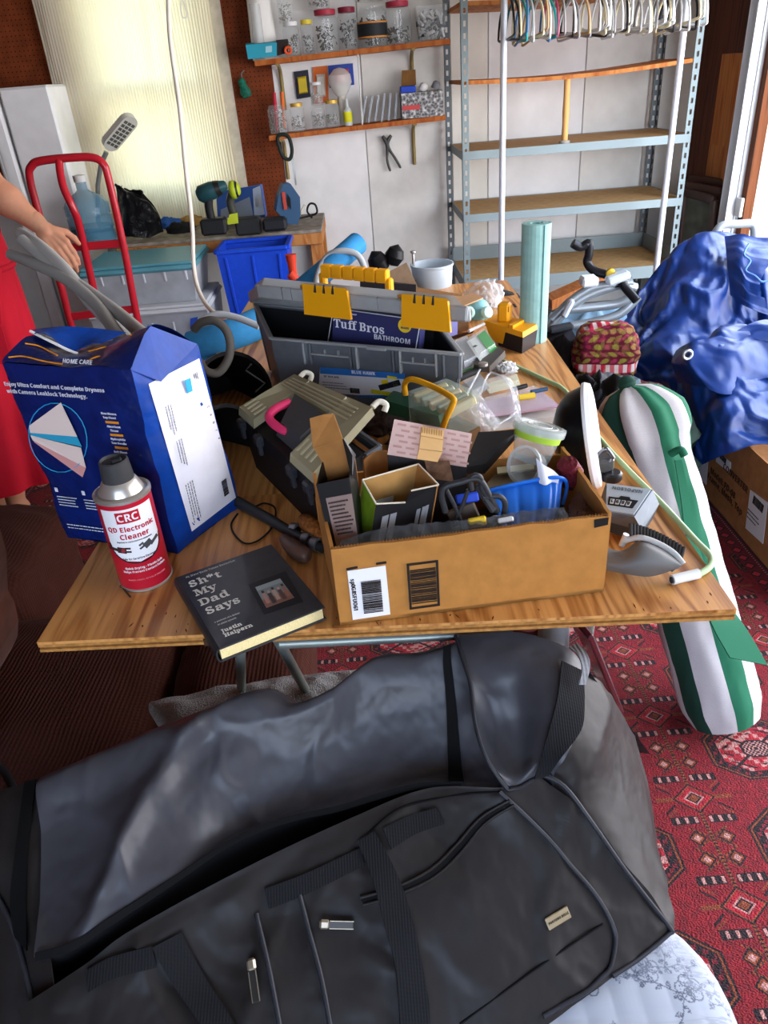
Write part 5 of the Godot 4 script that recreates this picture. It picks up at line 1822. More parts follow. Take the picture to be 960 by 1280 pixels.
func seats() -> void:
	# floral ottoman under the right half of the bag
	var fl := Image.create(256, 256, false, Image.FORMAT_RGB8)
	fl.fill(Color("a0a6b0"))
	rng.seed = 21
	var ink := [Color("646a78"), Color("4c5260"), Color("7c8290")]
	for k in 34:
		var c := Vector2(rng.randf() * 256, rng.randf() * 256)
		var a0 := rng.randf() * TAU
		var big := k < 8
		var col: Color = ink[k % 3]
		if big:
			# an outlined flower of five petals
			for p in 5:
				for s in 60:
					var a := TAU * s / 60.0
					var q := c + Vector2.from_angle(a0 + p * TAU / 5) * 9.0 + Vector2(cos(a), sin(a)) * (7.0 if s % 2 else 6.4)
					fl.set_pixel(posmod(int(q.x), 256), posmod(int(q.y), 256), col)
			for s in 90:
				var q := c + Vector2.from_angle(rng.randf() * TAU) * rng.randf() * 11.0
				fl.set_pixel(posmod(int(q.x), 256), posmod(int(q.y), 256), col)
		# a winding stem with leaves
		var d := Vector2.from_angle(a0)
		var q := c
		for s in 64:
			d = d.rotated(0.05 * sin(s * 0.2 + k))
			q += d
			fl.set_pixel(posmod(int(q.x), 256), posmod(int(q.y), 256), col)
			if s % 9 == 4:
				var e := d.rotated(1.0 if s % 2 else -1.0)
				for l in 40:
					var f := rng.randf()
					var r := q + e * f * 9.0 + e.orthogonal() * (rng.randf() - 0.5) * 6.0 * sin(f * PI)
					fl.set_pixel(posmod(int(r.x), 256), posmod(int(r.y), 256), col)
	var fm := mat("ffffff", 0.85, 0.0, {"tex": ImageTexture.create_from_image(fl), "tri": 3.4, "bump": weave_tex(), "bs": 0.2})
	var ot := thing("ottoman", "floral grey and white upholstered ottoman under the bag's right end", "ottoman", Vector3(-0.015, 0, -0.25))
	var top := 0.452
	var out := rrect(0.84, 0.80, 0.16, 8)
	var rows := []
	for pr in [[0.0, top], [0.5, top + 0.004], [0.85, top + 0.002], [0.94, top - 0.008], [0.985, top - 0.028], [1.0, top - 0.06], [1.0, 0.24], [0.99, 0.10]]:
		var row := PackedVector3Array()
		for i in out.size() + 1:
			var p: Vector2 = out[i % out.size()]
			row.append(Vector3(p.x * pr[0], pr[1], p.y * pr[0] + 0.0))
		rows.append(row)
	var st := G()
	lay(st, rows, false)
	obj("cushion", st, fm, ot)
	st = G()
	tube(st, Array(rows[5]).slice(0, out.size()), 0.005, 6, false, true)
	obj("piping", st, fm, ot)
	for x in [-0.34, 0.34]:
		for z in [-0.32, 0.32]:
			st = G()
			lathe(st, [Vector2(0, 0), Vector2(0.018, 0), Vector2(0.026, 0.12), Vector2(0, 0.12)], Transform3D(Basis(), Vector3(x, 0, z)), 12)
			obj("leg", st, mat("3a2416", 0.5), ot)
	# bench under the left half with a grey knitted throw
	var bench := thing("bench_seat", "low upholstered bench under the grey throw and the bag", "bench", Vector3(-0.24, 0, -0.75))
	st = G()
	box(st, Vector3(0, 0.34, 0), Vector3(0.50, 0.18, 0.62), Basis(), 0.03)
	obj("cushion", st, cloth_mat("4a4644"), bench)
	st = G()
	box(st, Vector3(0, 0.2, 0), Vector3(0.46, 0.10, 0.58), Basis(), 0.005)
	obj("base", st, mat("33231a", 0.6), bench)
	for x in [-0.2, 0.2]:
		for z in [-0.26, 0.26]:
			st = G()
			box(st, Vector3(x, 0.08, z), Vector3(0.05, 0.16, 0.05), Basis(), 0.004)
			obj("leg", st, mat("33231a", 0.6), bench)
	var throw_m := mat("d0d2d4", 0.95, 0.0, {"tex": noise_tex("heather", 0.12, FastNoiseLite.TYPE_CELLULAR, 2, 0.0, Color("8c8f92"), Color("ffffff")), "tri": 9.0, "bump": noise_tex("knit", 0.12, FastNoiseLite.TYPE_CELLULAR, 2, 6.0), "bs": 0.9})
	st = G()
	var tf := patch([
		[ph(196, 905, 0.44), ph(190, 880, 0.50), ph(262, 862, 0.50), ph(330, 850, 0.50), ph(385, 842, 0.50), ph(432, 838, 0.50), ph(475, 838, 0.49)],
		[ph(210, 925, 0.445), ph(215, 892, 0.515), ph(275, 875, 0.515), ph(340, 866, 0.52), ph(395, 860, 0.52), ph(445, 855, 0.515), ph(490, 850, 0.50)],
		[ph(205, 990, 0.45), ph(240, 950, 0.52), ph(300, 930, 0.53), ph(360, 915, 0.53), ph(410, 905, 0.53), ph(460, 900, 0.52), ph(505, 890, 0.50)]])
	sheet(st, 60, 30, func(u, v): 
		var p: Vector3 = tf.call(u, v)
		return p + Vector3(0, 0.012 * nz.get_noise_3dv(p * 14.0), 0), 0.012)
	var th := obj("knitted_throw", st, throw_m)
	tag(th, "grey heathered knitted throw showing between the bag and the table", "throw blanket")
	# brown ribbed sofa to the left
	var cord := mat("4a241a", 0.92, 0.0, {"tri": 28.0, "bump": cord_tex(), "bs": 0.7, "mottle": 0.2})
	cord = cord.duplicate()
	cord.albedo_texture = noise_tex("mottle0.3", 0.02, FastNoiseLite.TYPE_SIMPLEX_SMOOTH, 5, 0.0, Color.from_hsv(0, 0, 0.6), Color.WHITE)
	cord.rim_enabled = true
	cord.rim = 0.15
	var sofa := thing("sofa", "dark brown ribbed sofa running under the table's left corner", "sofa", Vector3(-0.9, 0, -1.2))
	var cushion := func(called: String, lo: Vector3, hi: Vector3, puff: float) -> void:
		var s2 := G()
		var c := (lo + hi) / 2.0
		var e := (hi - lo) / 2.0
		for side in 6:
			var ax := side % 3
			var sg := 1.0 if side < 3 else -1.0
			grid(s2, 20, 20, func(u, v):
				var q := Vector3.ZERO
				q[ax] = sg
				q[(ax + 1) % 3] = 2.0 * u - 1.0
				q[(ax + 2) % 3] = 2.0 * v - 1.0
				var r := q / pow(pow(absf(q.x), 8.0) + pow(absf(q.y), 8.0) + pow(absf(q.z), 8.0), 1.0 / 8.0)
				var p := c + Vector3(r.x * e.x, r.y * e.y * (1.0 + puff * (1.0 - r.x * r.x) * (1.0 - r.z * r.z)), r.z * e.z)
				return p + r * 0.012 * nz.get_noise_3dv(p * 7.0), sg > 0.0)
		wobj(called, s2, cord, sofa)
	cushion.call("seat_cushion", Vector3(-1.35, 0.16, -1.52), Vector3(-0.50, 0.40, -0.30), 0.25)
	cushion.call("seat_cushion", Vector3(-0.50, 0.14, -1.50), Vector3(-0.20, 0.38, -0.98), 0.2)
	cushion.call("arm_bolster", Vector3(-1.65, 0.22, -1.98), Vector3(-0.93, 0.475, -1.50), 0.3)
	cushion.call("base", Vector3(-1.40, 0.02, -1.54), Vector3(-0.22, 0.2, -0.25), 0.0)
	# the rounded back of a suede chair at the frame's edge
	var ch := thing("suede_chair", "dark brown suede chair back at the sofa's near side", "chair", Vector3(-1.02, 0, -0.95))
	st = G()
	var prof := [Vector2(-0.5, 0.0), Vector2(-0.045, 0.0), Vector2(-0.02, 0.3)]
	var outl := []
	for q in [[-90, 640], [-20, 640], [0, 660], [8, 690], [9, 720], [10, 738], [18, 752], [23, 775], [22, 795], [14, 812], [0, 828], [-90, 860]]:
		var p := pz(q[0], q[1], -1.02)
		outl.append(Vector2(p.x, p.y))
	prism(st, outl, 0.09, Transform3D(Basis(), Vector3(0, 0, -1.02)))
	wobj("backrest", st, mat("5a2e1c", 0.9, 0.0, {"rim": 0.5, "mottle": 0.3, "tri": 4.0}), ch)
	st = G()
	var lo := pz(-60, 850, -1.02)
	box(st, Vector3(lo.x - 0.1, lo.y / 2.0, -1.02), Vector3(0.2, lo.y, 0.14), Basis(), 0.01)
	wobj("base", st, mat("2e1a12", 0.8), ch)
	st = G()
	tube(st, curve([ph(-12, 948, 0.66), ph(6, 966, 0.66), ph(16, 985, 0.655), ph(22, 1002, 0.64)], 5), 0.006, 8)
	tag(obj("black_strap", st, mat("17171a", 0.6)), "black carrying strap looping off the bag's left end", "strap")

# ---------- the tool boxes ----------
func toolboxes() -> void:
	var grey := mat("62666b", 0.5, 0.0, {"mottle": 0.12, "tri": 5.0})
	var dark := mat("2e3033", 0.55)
	var pale := mat("9a9d9e", 0.45, 0.0, {"mottle": 0.1, "tri": 5.0})
	var yel := mat("e59f12", 0.42)
	var tb := thing("tool_box", "large grey plastic tool box with yellow latches, lid ajar", "tool box", Vector3(-0.03, TT, -1.65))
	var H := 1.0
	var fl := ph(339, 423, H)
	var fr := ph(577, 443, H)
	var br := ph(546, 403, H)
	var bl := ph(319, 380, H)
	var R := func(u: float, v: float, h: float, taper := 0.0) -> Vector3:
		# u left to right, v front to back, on the box's four corners
		var p := fl.lerp(fr, u).lerp(bl.lerp(br, u), v)
		var c := (fl + fr + br + bl) / 4.0
		p = p.lerp(Vector3(c.x, p.y, c.z), taper)
		return Vector3(p.x, h, p.z)
	var side := func(u0: float, v0: float, u1: float, v1: float, called: String) -> void:
		var s2 := G()
		var g := []
		for k in [[H, 0.0], [H - 0.05, 0.005], [H - 0.055, 0.02], [TT + 0.004, 0.07]]:
			g.append(PackedVector3Array([R.call(u0, v0, k[0], k[1]), R.call(lerpf(u0, u1, 0.5), lerpf(v0, v1, 0.5), k[0], k[1]), R.call(u1, v1, k[0], k[1])]))
		thicken(s2, g, 0.006)
		wobj(called, s2, grey, tb)
	side.call(0.0, 0.0, 1.0, 0.0, "front_wall")
	side.call(1.0, 0.0, 1.0, 1.0, "side_wall")
	side.call(1.0, 1.0, 0.0, 1.0, "back_wall")
	side.call(0.0, 1.0, 0.0, 0.0, "side_wall")
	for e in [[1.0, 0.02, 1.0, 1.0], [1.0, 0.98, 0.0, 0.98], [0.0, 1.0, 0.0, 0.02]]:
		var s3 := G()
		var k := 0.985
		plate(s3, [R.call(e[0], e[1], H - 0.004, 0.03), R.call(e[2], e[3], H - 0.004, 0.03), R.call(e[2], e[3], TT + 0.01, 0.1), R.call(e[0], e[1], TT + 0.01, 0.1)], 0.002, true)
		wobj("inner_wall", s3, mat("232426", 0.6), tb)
	var st := G()
	hull8(st, [R.call(0, 0, TT, 0.08), R.call(1, 0, TT, 0.08), R.call(1, 1, TT, 0.08), R.call(0, 1, TT, 0.08)], [R.call(0, 0, TT + 0.006, 0.08), R.call(1, 0, TT + 0.006, 0.08), R.call(1, 1, TT + 0.006, 0.08), R.call(0, 1, TT + 0.006, 0.08)])
	wobj("base", st, dark, tb)
	# lip round the mouth
	var fx := (fr - fl).normalized()
	var fz := Vector3(-fx.z, 0, fx.x)
	st = G()
	for e in [[R.call(0, 0, H), R.call(1, 0, H)], [R.call(1, 0, H), R.call(1, 1, H)], [R.call(1, 1, H), R.call(0, 1, H)], [R.call(0, 1, H), R.call(0, 0, H)]]:
		bar(st, e[0], e[1], 0.012, 0.006, Vector3.UP, 0.002)
	wobj("rim", st, pale, tb)
	# ribs and shelf bars of the front
	for u in [0.19, 0.225, 0.44, 0.475, 0.66, 0.695, 0.87, 0.905]:
		st = G()
		bar(st, R.call(u, 0, H - 0.002, -0.02), R.call(u, 0, H - 0.052, -0.02), 0.006, 0.012, fz, 0.002)
		wobj("rib", st, pale if int(u * 100) % 2 else grey, tb)
	for e in [[0.23, 0.44], [0.70, 0.87]]:
		st = G()
		bar(st, R.call(e[0], 0, H - 0.026, -0.02), R.call(e[1], 0, H - 0.026, -0.02), 0.010, 0.004, Vector3.UP, 0.001)
		for k in 2:
			var u: float = lerpf(e[0], e[1], 0.35 + 0.35 * k)
			bar(st, R.call(u, 0, H - 0.014, -0.015), R.call(u, 0, H - 0.026, -0.015), 0.003, 0.008, fz)
		wobj("shelf_bar", st, pale, tb)
	st = G()
	bar(st, R.call(0.53, 0, H - 0.001, -0.03), R.call(0.63, 0, H - 0.001, -0.03), 0.016, 0.006, Vector3.UP, 0.002)
	wobj("catch", st, pale, tb)
	# the lid, hinged at the back and left a little open
	var tilt := deg_to_rad(15.0)
	var D := bl.distance_to(fl)
	var L := func(u: float, v: float, y: float) -> Vector3:
		var p: Vector3 = R.call(lerpf(-0.02, 0.985, u), v, H + 0.004)
		var run := (1.0 - v) * D
		var back: Vector3 = R.call(lerpf(-0.02, 0.985, u), 1.0, H + 0.004)
		var dir := (p - back).normalized()
		return back + dir * (run * cos(tilt) - y * sin(tilt)) + Vector3.UP * (run * sin(tilt) + y * cos(tilt))
	st = G()
	var lo := [L.call(0, -0.03, 0.0), L.call(1, -0.03, 0.0), L.call(1, 1, 0.0), L.call(0, 1, 0.0)]
	var hi := [L.call(0.0, -0.03, 0.028), L.call(1, -0.03, 0.028), L.call(1, 1, 0.028), L.call(0, 1, 0.028)]
	# hollow: four lip boards and a top
	for i in 4:
		var j := (i + 1) % 4
		bar(st, ((lo[i] + hi[i]) as Vector3) / 2.0, ((lo[j] + hi[j]) as Vector3) / 2.0, 0.012, 0.028, hi[i] - lo[i], 0.003)
	var lid := wobj("lid", st, pale, tb)
	st = G()
	hull8(st, [L.call(0.01, -0.02, 0.024), L.call(0.99, -0.02, 0.024), L.call(0.99, 1, 0.024), L.call(0.01, 1, 0.024)], [L.call(0.04, 0.05, 0.046), L.call(0.96, 0.05, 0.046), L.call(0.96, 0.95, 0.046), L.call(0.04, 0.95, 0.046)])
	wobj("lid_top", st, mat("b9bbb9", 0.4), lid)
	for u in [0.12, 0.17, 0.42, 0.6, 0.9]:
		st = G()
		bar(st, L.call(u, -0.052, 0.002), L.call(u, -0.052, 0.027), 0.004, 0.004, Vector3.UP)
		wobj("lid_rib", st, grey, lid)
	for u in [[0.225, 0.445], [0.70, 0.90]]:
		st = G()
		var top0: Vector3 = L.call(u[0], -0.13, 0.031)
		var top1: Vector3 = L.call(u[1], -0.13, 0.031)
		var dropv := Vector3(0, -0.058, 0) - fz * 0.0
		plate(st, [top0, top1, top1 + dropv + fx * 0.004, top0 + dropv - fx * 0.004], 0.006)
		var latch := wobj("latch", st, yel, lid)
		st = G()
		hull8(st, [top0, top1, L.call(u[1], 0.0, 0.03), L.call(u[0], 0.0, 0.03)], [top0 + Vector3(0, 0.006, 0), top1 + Vector3(0, 0.006, 0), L.call(u[1], 0.0, 0.036), L.call(u[0], 0.0, 0.036)])
		wobj("latch_hinge", st, yel, latch)
		for k in 3:
			st = G()
			var p := top0.lerp(top1, 0.3 + 0.2 * k)
			bar(st, p + fz * -0.003 + Vector3(0, 0.007, 0), p + fz * 0.004 + Vector3(0, -0.008, 0), 0.003, 0.006, Vector3.UP)
			wobj("slot", st, dark, latch)
	# yellow carrying handle
	var h0 := pz(405, 356, -1.83)
	var h1 := pz(487, 364, -1.75)
	for e in [h0, h1]:
		st = G()
		bar(st, e + Vector3(0, -0.03, 0), e + Vector3(0, 0.030, 0), 0.022, 0.016, fx, 0.004)
		wobj("handle_post", st, yel, lid)
	for k in 6:
		st = G()
		var a := (h0 + Vector3(0, 0.034, 0)).lerp(h1 + Vector3(0, 0.034, 0), (k - 0.02) / 6.0)
		var b := (h0 + Vector3(0, 0.034, 0)).lerp(h1 + Vector3(0, 0.034, 0), (k + 0.96) / 6.0)
		bar(st, a, b, 0.024, 0.030, Vector3.UP, 0.003)
		wobj("grip", st, yel, lid)
	# sticker with lettering and a picture of the box
	var stk := func(u: float, h: float, l := 0.0) -> Vector3:
		return R.call(u, 0.0, h, 0.0) + fz * (0.006 + l)
	var o: Vector3 = stk.call(0.5, 0.9, -0.004 )
	var n := fz
	var S := func(x: float, y: float, l: float) -> Vector3:
		return ppl(x, y, o + n * l, n)
	st = G()
	plate(st, [S.call(400, 459, 0.0), S.call(506, 467, 0.0), S.call(500, 498, 0.0), S.call(398, 490, 0.0)], 0.0008)
	wobj("sticker", st, mat("d5d8dc", 0.4), tb)
	st = G()
	plate(st, [S.call(400, 459, 0.001), S.call(506, 467, 0.001), S.call(505, 474, 0.001), S.call(400, 467, 0.001)], 0.0008)
	plate(st, [S.call(445, 494, 0.001), S.call(500, 494, 0.001), S.call(500, 498.5, 0.001), S.call(445, 496, 0.001)], 0.0008)
	wobj("sticker_band", st, mat("2a6cb4", 0.4), tb)
	var sx: Vector3 = (S.call(506, 467, 0.0) - S.call(400, 459, 0.0))
	txt(tb, "BLUE HAWK", S.call(454, 466, 0.002), sx, Vector3.UP, 0.0075, mat("dfe4ea", 0.4))
	txt(tb, "20\" TOOL BOX", S.call(414, 471, 0.002), sx, Vector3.UP, 0.0042, mat("33353a", 0.5))
	print_bars(tb, "small_print", frame(S.call(403, 478, 0.002), sx, Vector3.UP), text_lines(0.07, 3, 0.006, 0.002, 44), mat("777b82", 0.5))
	print_bars(tb, "barcode", frame(S.call(438, 491, 0.002), sx, Vector3.UP), barcode(0.024, 0.012, 12), mat("26282c", 0.5))
	for q in [["1f2124", 474, 485, 500, 478, 7], ["e2c618", 477, 478, 485, 477, 5], ["e2c618", 491, 480, 497, 479, 5], ["e2c618", 484, 471, 496, 473, 3], ["c8c21a", 464, 489, 490, 493, 5]]:
		st = G()
		bar(st, S.call(q[1], q[2], 0.0016), S.call(q[3], q[4], 0.0016), q[5] * 0.0018, 0.0008, n.cross(sx.normalized()).cross(sx.normalized()))
		wobj("printed_picture", st, mat(q[0], 0.5), tb)
	# the boxed product standing inside
	var pb := thing("boxed_kit", "dark blue lettered flat box standing inside the grey tool box", "box", R.call(0.5, 0.4, TT + 0.01))
	var c0: Vector3 = R.call(0.40, 0.0, 1.0)
	var bz := fz
	var bo := c0 - fz * 0.07
	var B := func(x: float, y: float, l := 0.0) -> Vector3:
		return ppl(x, y, bo + bz * l, bz)
	var q0: Vector3 = B.call(417, 385)
	var q1: Vector3 = B.call(526, 400)
	var q2: Vector3 = B.call(519, 440)
	var q3: Vector3 = B.call(410, 427)
	st = G()
	var dn := Vector3(0, -0.06, 0)
	hull8(st, [q0, q1, q2 + dn, q3 + dn], [q0 - bz * 0.03, q1 - bz * 0.03, q2 + dn - bz * 0.03, q3 + dn - bz * 0.03])
	wobj("carton", st, mat("33345e", 0.35, 0.0, {"coat": 0.4}), pb)
	var bx := q1 - q0
	var bu := q0 - q3
	var w := mat("dcdce4", 0.45)
	txt(pb, "Tuff Bros", B.call(448, 408, 0.002), bx, bu, 0.0195, w, "Droid Serif", 700)
	txt(pb, "BATHROOM", B.call(490, 424, 0.002), bx, bu, 0.0115, w)
	txt(pb, "DURABLE WATERPROOF", B.call(434, 392, 0.002), bx, bu, 0.003, w)
	st = G()
	lathe(st, [Vector2(0, 0), Vector2(0.0155, 0), Vector2(0.0155, 0.0012), Vector2(0, 0.0012)], Transform3D(Basis(bx.normalized(), bz, bx.normalized().cross(bz)), B.call(506, 407, 0.0005)), 24)
	wobj("yellow_seal", st, mat("e0bd2a", 0.5), pb)
	txt(pb, "5 YR", B.call(506, 405, 0.0025), bx, bu, 0.006, mat("33345e", 0.5))
	txt(pb, "WARR", B.call(506, 410, 0.0025), bx, bu, 0.005, mat("33345e", 0.5))
	st = G()
	for e in [[q0, q1], [q1, q2], [q0, q3]]:
		tube(st, [e[0] + bz * 0.001, e[1] + bz * 0.001], 0.0012, 5)
	wobj("clear_edge", st, mat("c8ccd4", 0.2), pb)

	# dark tackle box with a clear lid and a pink handle
	var tk := thing("tackle_box", "black tackle box with a yellowed clear lid and pink handle", "tackle box", Vector3(-0.13, TT, -1.3))
	var tl := ph(300, 518, TT + 0.115)
	var tf := ph(394, 604, TT + 0.115)
	var tr := ph(470, 556, TT + 0.115)
	var tbk := tl + (tr - tf)
	var K := func(s: float, t: float, h: float, tp := 0.0) -> Vector3:
		var p := tl.lerp(tf, s).lerp(tbk.lerp(tr, s), t)
		var c := (tl + tf + tr + tbk) / 4.0
		p = p.lerp(c, tp)
		return Vector3(p.x, h, p.z)
	var black := mat("111216", 0.5, 0.0, {"mottle": 0.2, "tri": 6.0})
	st = G()
	hull8(st, [K.call(0, 0, TT, 0.12), K.call(1, 0, TT, 0.12), K.call(1, 1, TT, 0.12), K.call(0, 1, TT, 0.12)], [K.call(0, 0, TT + 0.085, 0.02), K.call(1, 0, TT + 0.085, 0.02), K.call(1, 1, TT + 0.085, 0.02), K.call(0, 1, TT + 0.085, 0.02)])
	wobj("body", st, black, tk)
	st = G()
	hull8(st, [K.call(0, 0, TT + 0.085, 0.0), K.call(1, 0, TT + 0.085, 0.0), K.call(1, 0.8, TT + 0.085, 0.0), K.call(0, 0.8, TT + 0.085, 0.0)], [K.call(0, 0, TT + 0.112, 0.01), K.call(1, 0, TT + 0.112, 0.01), K.call(1, 0.8, TT + 0.112, 0.01), K.call(0, 0.8, TT + 0.112, 0.01)])
	wobj("upper_body", st, black, tk)
	st = G()
	for e in [[0.55, 0.78, 1.0, 0.78], [1.0, 0.78, 1.0, 1.06], [1.0, 1.06, 0.55, 1.06], [0.55, 1.06, 0.55, 0.78]]:
		bar(st, K.call(e[0], e[1], TT + 0.10), K.call(e[2], e[3], TT + 0.10), 0.014, 0.022, Vector3.UP, 0.004)
	bar(st, K.call(0.55, 1.0, TT + 0.055), K.call(1.0, 1.05, TT + 0.055), 0.03, 0.012, Vector3.UP, 0.004)
	wobj("open_tray", st, mat("4c5056", 0.45), tk)
	var clr := mat("a8a284", 0.25, 0.0, {"alpha": 0.62})
	var lidp := func(s: float, t: float, y: float) -> Vector3:
		return K.call(s, t, TT + 0.116 + 0.045 * t * (0.3 + 0.9 * s) + y)
	for r in [[0.0, -0.02, 0.24, 1.02], [0.72, -0.02, 1.0, 1.02], [0.24, 0.66, 0.72, 1.02]]:
		st = G()
		hull8(st, [lidp.call(r[0], r[1], 0), lidp.call(r[2], r[1], 0), lidp.call(r[2], r[3], 0), lidp.call(r[0], r[3], 0)], [lidp.call(r[0] + 0.01, r[1] + 0.02, 0.016), lidp.call(r[2] - 0.01, r[1] + 0.02, 0.016), lidp.call(r[2] - 0.01, r[3] - 0.02, 0.016), lidp.call(r[0] + 0.01, r[3] - 0.02, 0.016)])
		wobj("clear_lid", st, clr, tk)
	for k in 4:
		st = G()
		for r in [0.04, 0.76]:
			bar(st, lidp.call(r + k * 0.05, 0.06, 0.017), lidp.call(r + k * 0.05, 0.26, 0.017), 0.006, 0.003, Vector3.UP, 0.001)
		bar(st, lidp.call(0.06, 0.72 + k * 0.06, 0.017), lidp.call(0.9, 0.72 + k * 0.06, 0.017), 0.005, 0.003, Vector3.UP, 0.001)
		wobj("lid_rib", st, mat("9c967a", 0.3), tk)
	for q in [[0.06, 1.04], [0.97, 1.04]]:
		st = G()
		var p: Vector3 = lidp.call(q[0], q[1], 0.01)
		tube(st, curve([p, p + Vector3(0.012, 0.006, -0.008), p + Vector3(0.024, 0.0, -0.006), p + Vector3(0.02, -0.01, 0.0)], 4), 0.0055, 8)
		wobj("lid_hook", st, mat("d8d6c4", 0.35), tk)
	# recess with grip block and pink handle
	st = G()
	hull8(st, [K.call(0.40, 0.15, TT + 0.112), K.call(0.72, 0.15, TT + 0.112), K.call(0.72, 0.66, TT + 0.112), K.call(0.30, 0.66, TT + 0.112)], [K.call(0.44, 0.22, TT + 0.14), K.call(0.68, 0.22, TT + 0.14), K.call(0.70, 0.62, TT + 0.16), K.call(0.33, 0.62, TT + 0.16)])
	wobj("grip_block", st, mat("3a3b3e", 0.4), tk)
	st = G()
	tube(st, curve([ph(362, 503, TT + 0.15), ph(346, 510, TT + 0.148), ph(337, 519, TT + 0.142), ph(340, 528, TT + 0.135), ph(355, 538, TT + 0.13), ph(366, 538, TT + 0.13), ph(378, 532, TT + 0.14)], 5), 0.0085, 10)
	wobj("handle", st, mat("c8325e", 0.35), tk)
	for s in [0.04, 0.30, 0.74, 0.94]:
		st = G()
		box(st, K.call(s, -0.03, TT + 0.10), Vector3(0.026, 0.022, 0.016), Basis(Vector3.UP, atan2(-(tf - tl).z, (tf - tl).x)), 0.004)
		box(st, K.call(s + 0.02, -0.045, TT + 0.088), Vector3(0.012, 0.03, 0.008), Basis(Vector3.UP, atan2(-(tf - tl).z, (tf - tl).x)), 0.002)
		wobj("hinge", st, mat("2a2b30", 0.4), tk)

	# organiser with dark green end and yellow handle
	var og := thing("green_organizer", "small clear parts organizer with a dark green end and yellow handle", "organizer", Vector3(0.12, TT, -1.45))
	var gm := mat("2c5a40", 0.4, 0.0, {"coat": 0.2})
	var gz := func(x: float, y: float, z: float) -> Vector3: return pz(x, y, z)
	st = G()
	hull8(st, [gz.call(482, 517, -1.46), gz.call(551, 534, -1.36), gz.call(556, 520, -1.42), gz.call(490, 506, -1.52)], [gz.call(480, 500, -1.46), gz.call(548, 520, -1.36), gz.call(554, 507, -1.42), gz.call(492, 488, -1.52)])
	wobj("green_end", st, gm, og)
	for q in [[481, 508, 494, 496], [520, 522, 532, 506], [540, 528, 552, 514]]:
		st = G()
		var za := lerpf(-1.455, -1.36, (q[0] - 481) / 67.0)
		bar(st, pz(q[0], q[1], za) + Vector3(0, 0.002, 0), pz(q[2], q[3], za - 0.06) + Vector3(0, 0.004, 0), 0.014, 0.012, Vector3.UP, 0.003)
		wobj("end_rib", st, gm, og)
	st = G()
	var ot := [pz(510, 489, -1.41), pz(560, 513, -1.32), pz(600, 491, -1.35), pz(558, 473, -1.43)]
	hull8(st, ot.map(func(p): return p - Vector3(0, 0.07, 0)), ot)
	var under := G()
	hull8(under, ot.map(func(p): return Vector3(p.x, TT + 0.001, p.z)), ot.map(func(p): return p - Vector3(0, 0.072, 0)))
	tag(obj("kraft_carton", under, cardboard("8a6a48")), "small brown carton under the clear organizer", "carton")
	wobj("clear_body", st, mat("cfe0da", 0.12, 0.0, {"alpha": 0.2}), og)
	for k in 5:
		st = G()
		var a: Vector3 = ot[0].lerp(ot[1], 0.1 + k * 0.2) + Vector3(0.004, -0.014, -0.004)
		var b: Vector3 = ot[3].lerp(ot[2], 0.1 + k * 0.2) + Vector3(-0.004, -0.014, 0.004)
		bar(st, a, b, 0.017, 0.02, Vector3.UP, 0.003)
		wobj("compartment", st, mat(["c9c49a", "b9c4ae", "d8d2b0", "a9b8a4", "cfc8a0"][k], 0.6), og)
	st = G()
	var yh := curve([pz(507, 494, -1.44), pz(506, 480, -1.44), pz(515, 474, -1.42), pz(540, 483, -1.38), pz(565, 497, -1.31), pz(566, 505, -1.30), pz(558, 522, -1.29), pz(553, 536, -1.29)], 5)
	tube(st, yh, 0.006, 8)
	wobj("handle", st, mat("e3a11c", 0.4), og)

# ---------- everything else on the table ----------
func clamshell(called: String, label: String, cat: String, q: Array, h: float, card: String, shade: float) -> Node3D:
	# a printed card under a raised clear blister
	var t := thing(called, label, cat, ph(q[0][0], q[0][1], TT))
	var p := q.map(func(a): return ph(a[0], a[1], h))
	var st := G()
	plate(st, p, 0.0015, true)
	wobj("card", st, mat(card, 0.5), t)
	var c: Vector3 = (p[0] + p[1] + p[2] + p[3]) / 4.0
	var inn := func(k: float, dy: float) -> Array: return p.map(func(a): return (a as Vector3).lerp(c, k) + Vector3(0, dy, 0))
	st = G()
	hull8(st, inn.call(0.1, 0.001), inn.call(0.16, 0.014))
	wobj("blister", st, mat("dfe6ea", 0.08, 0.0, {"alpha": shade}), t)
	return t

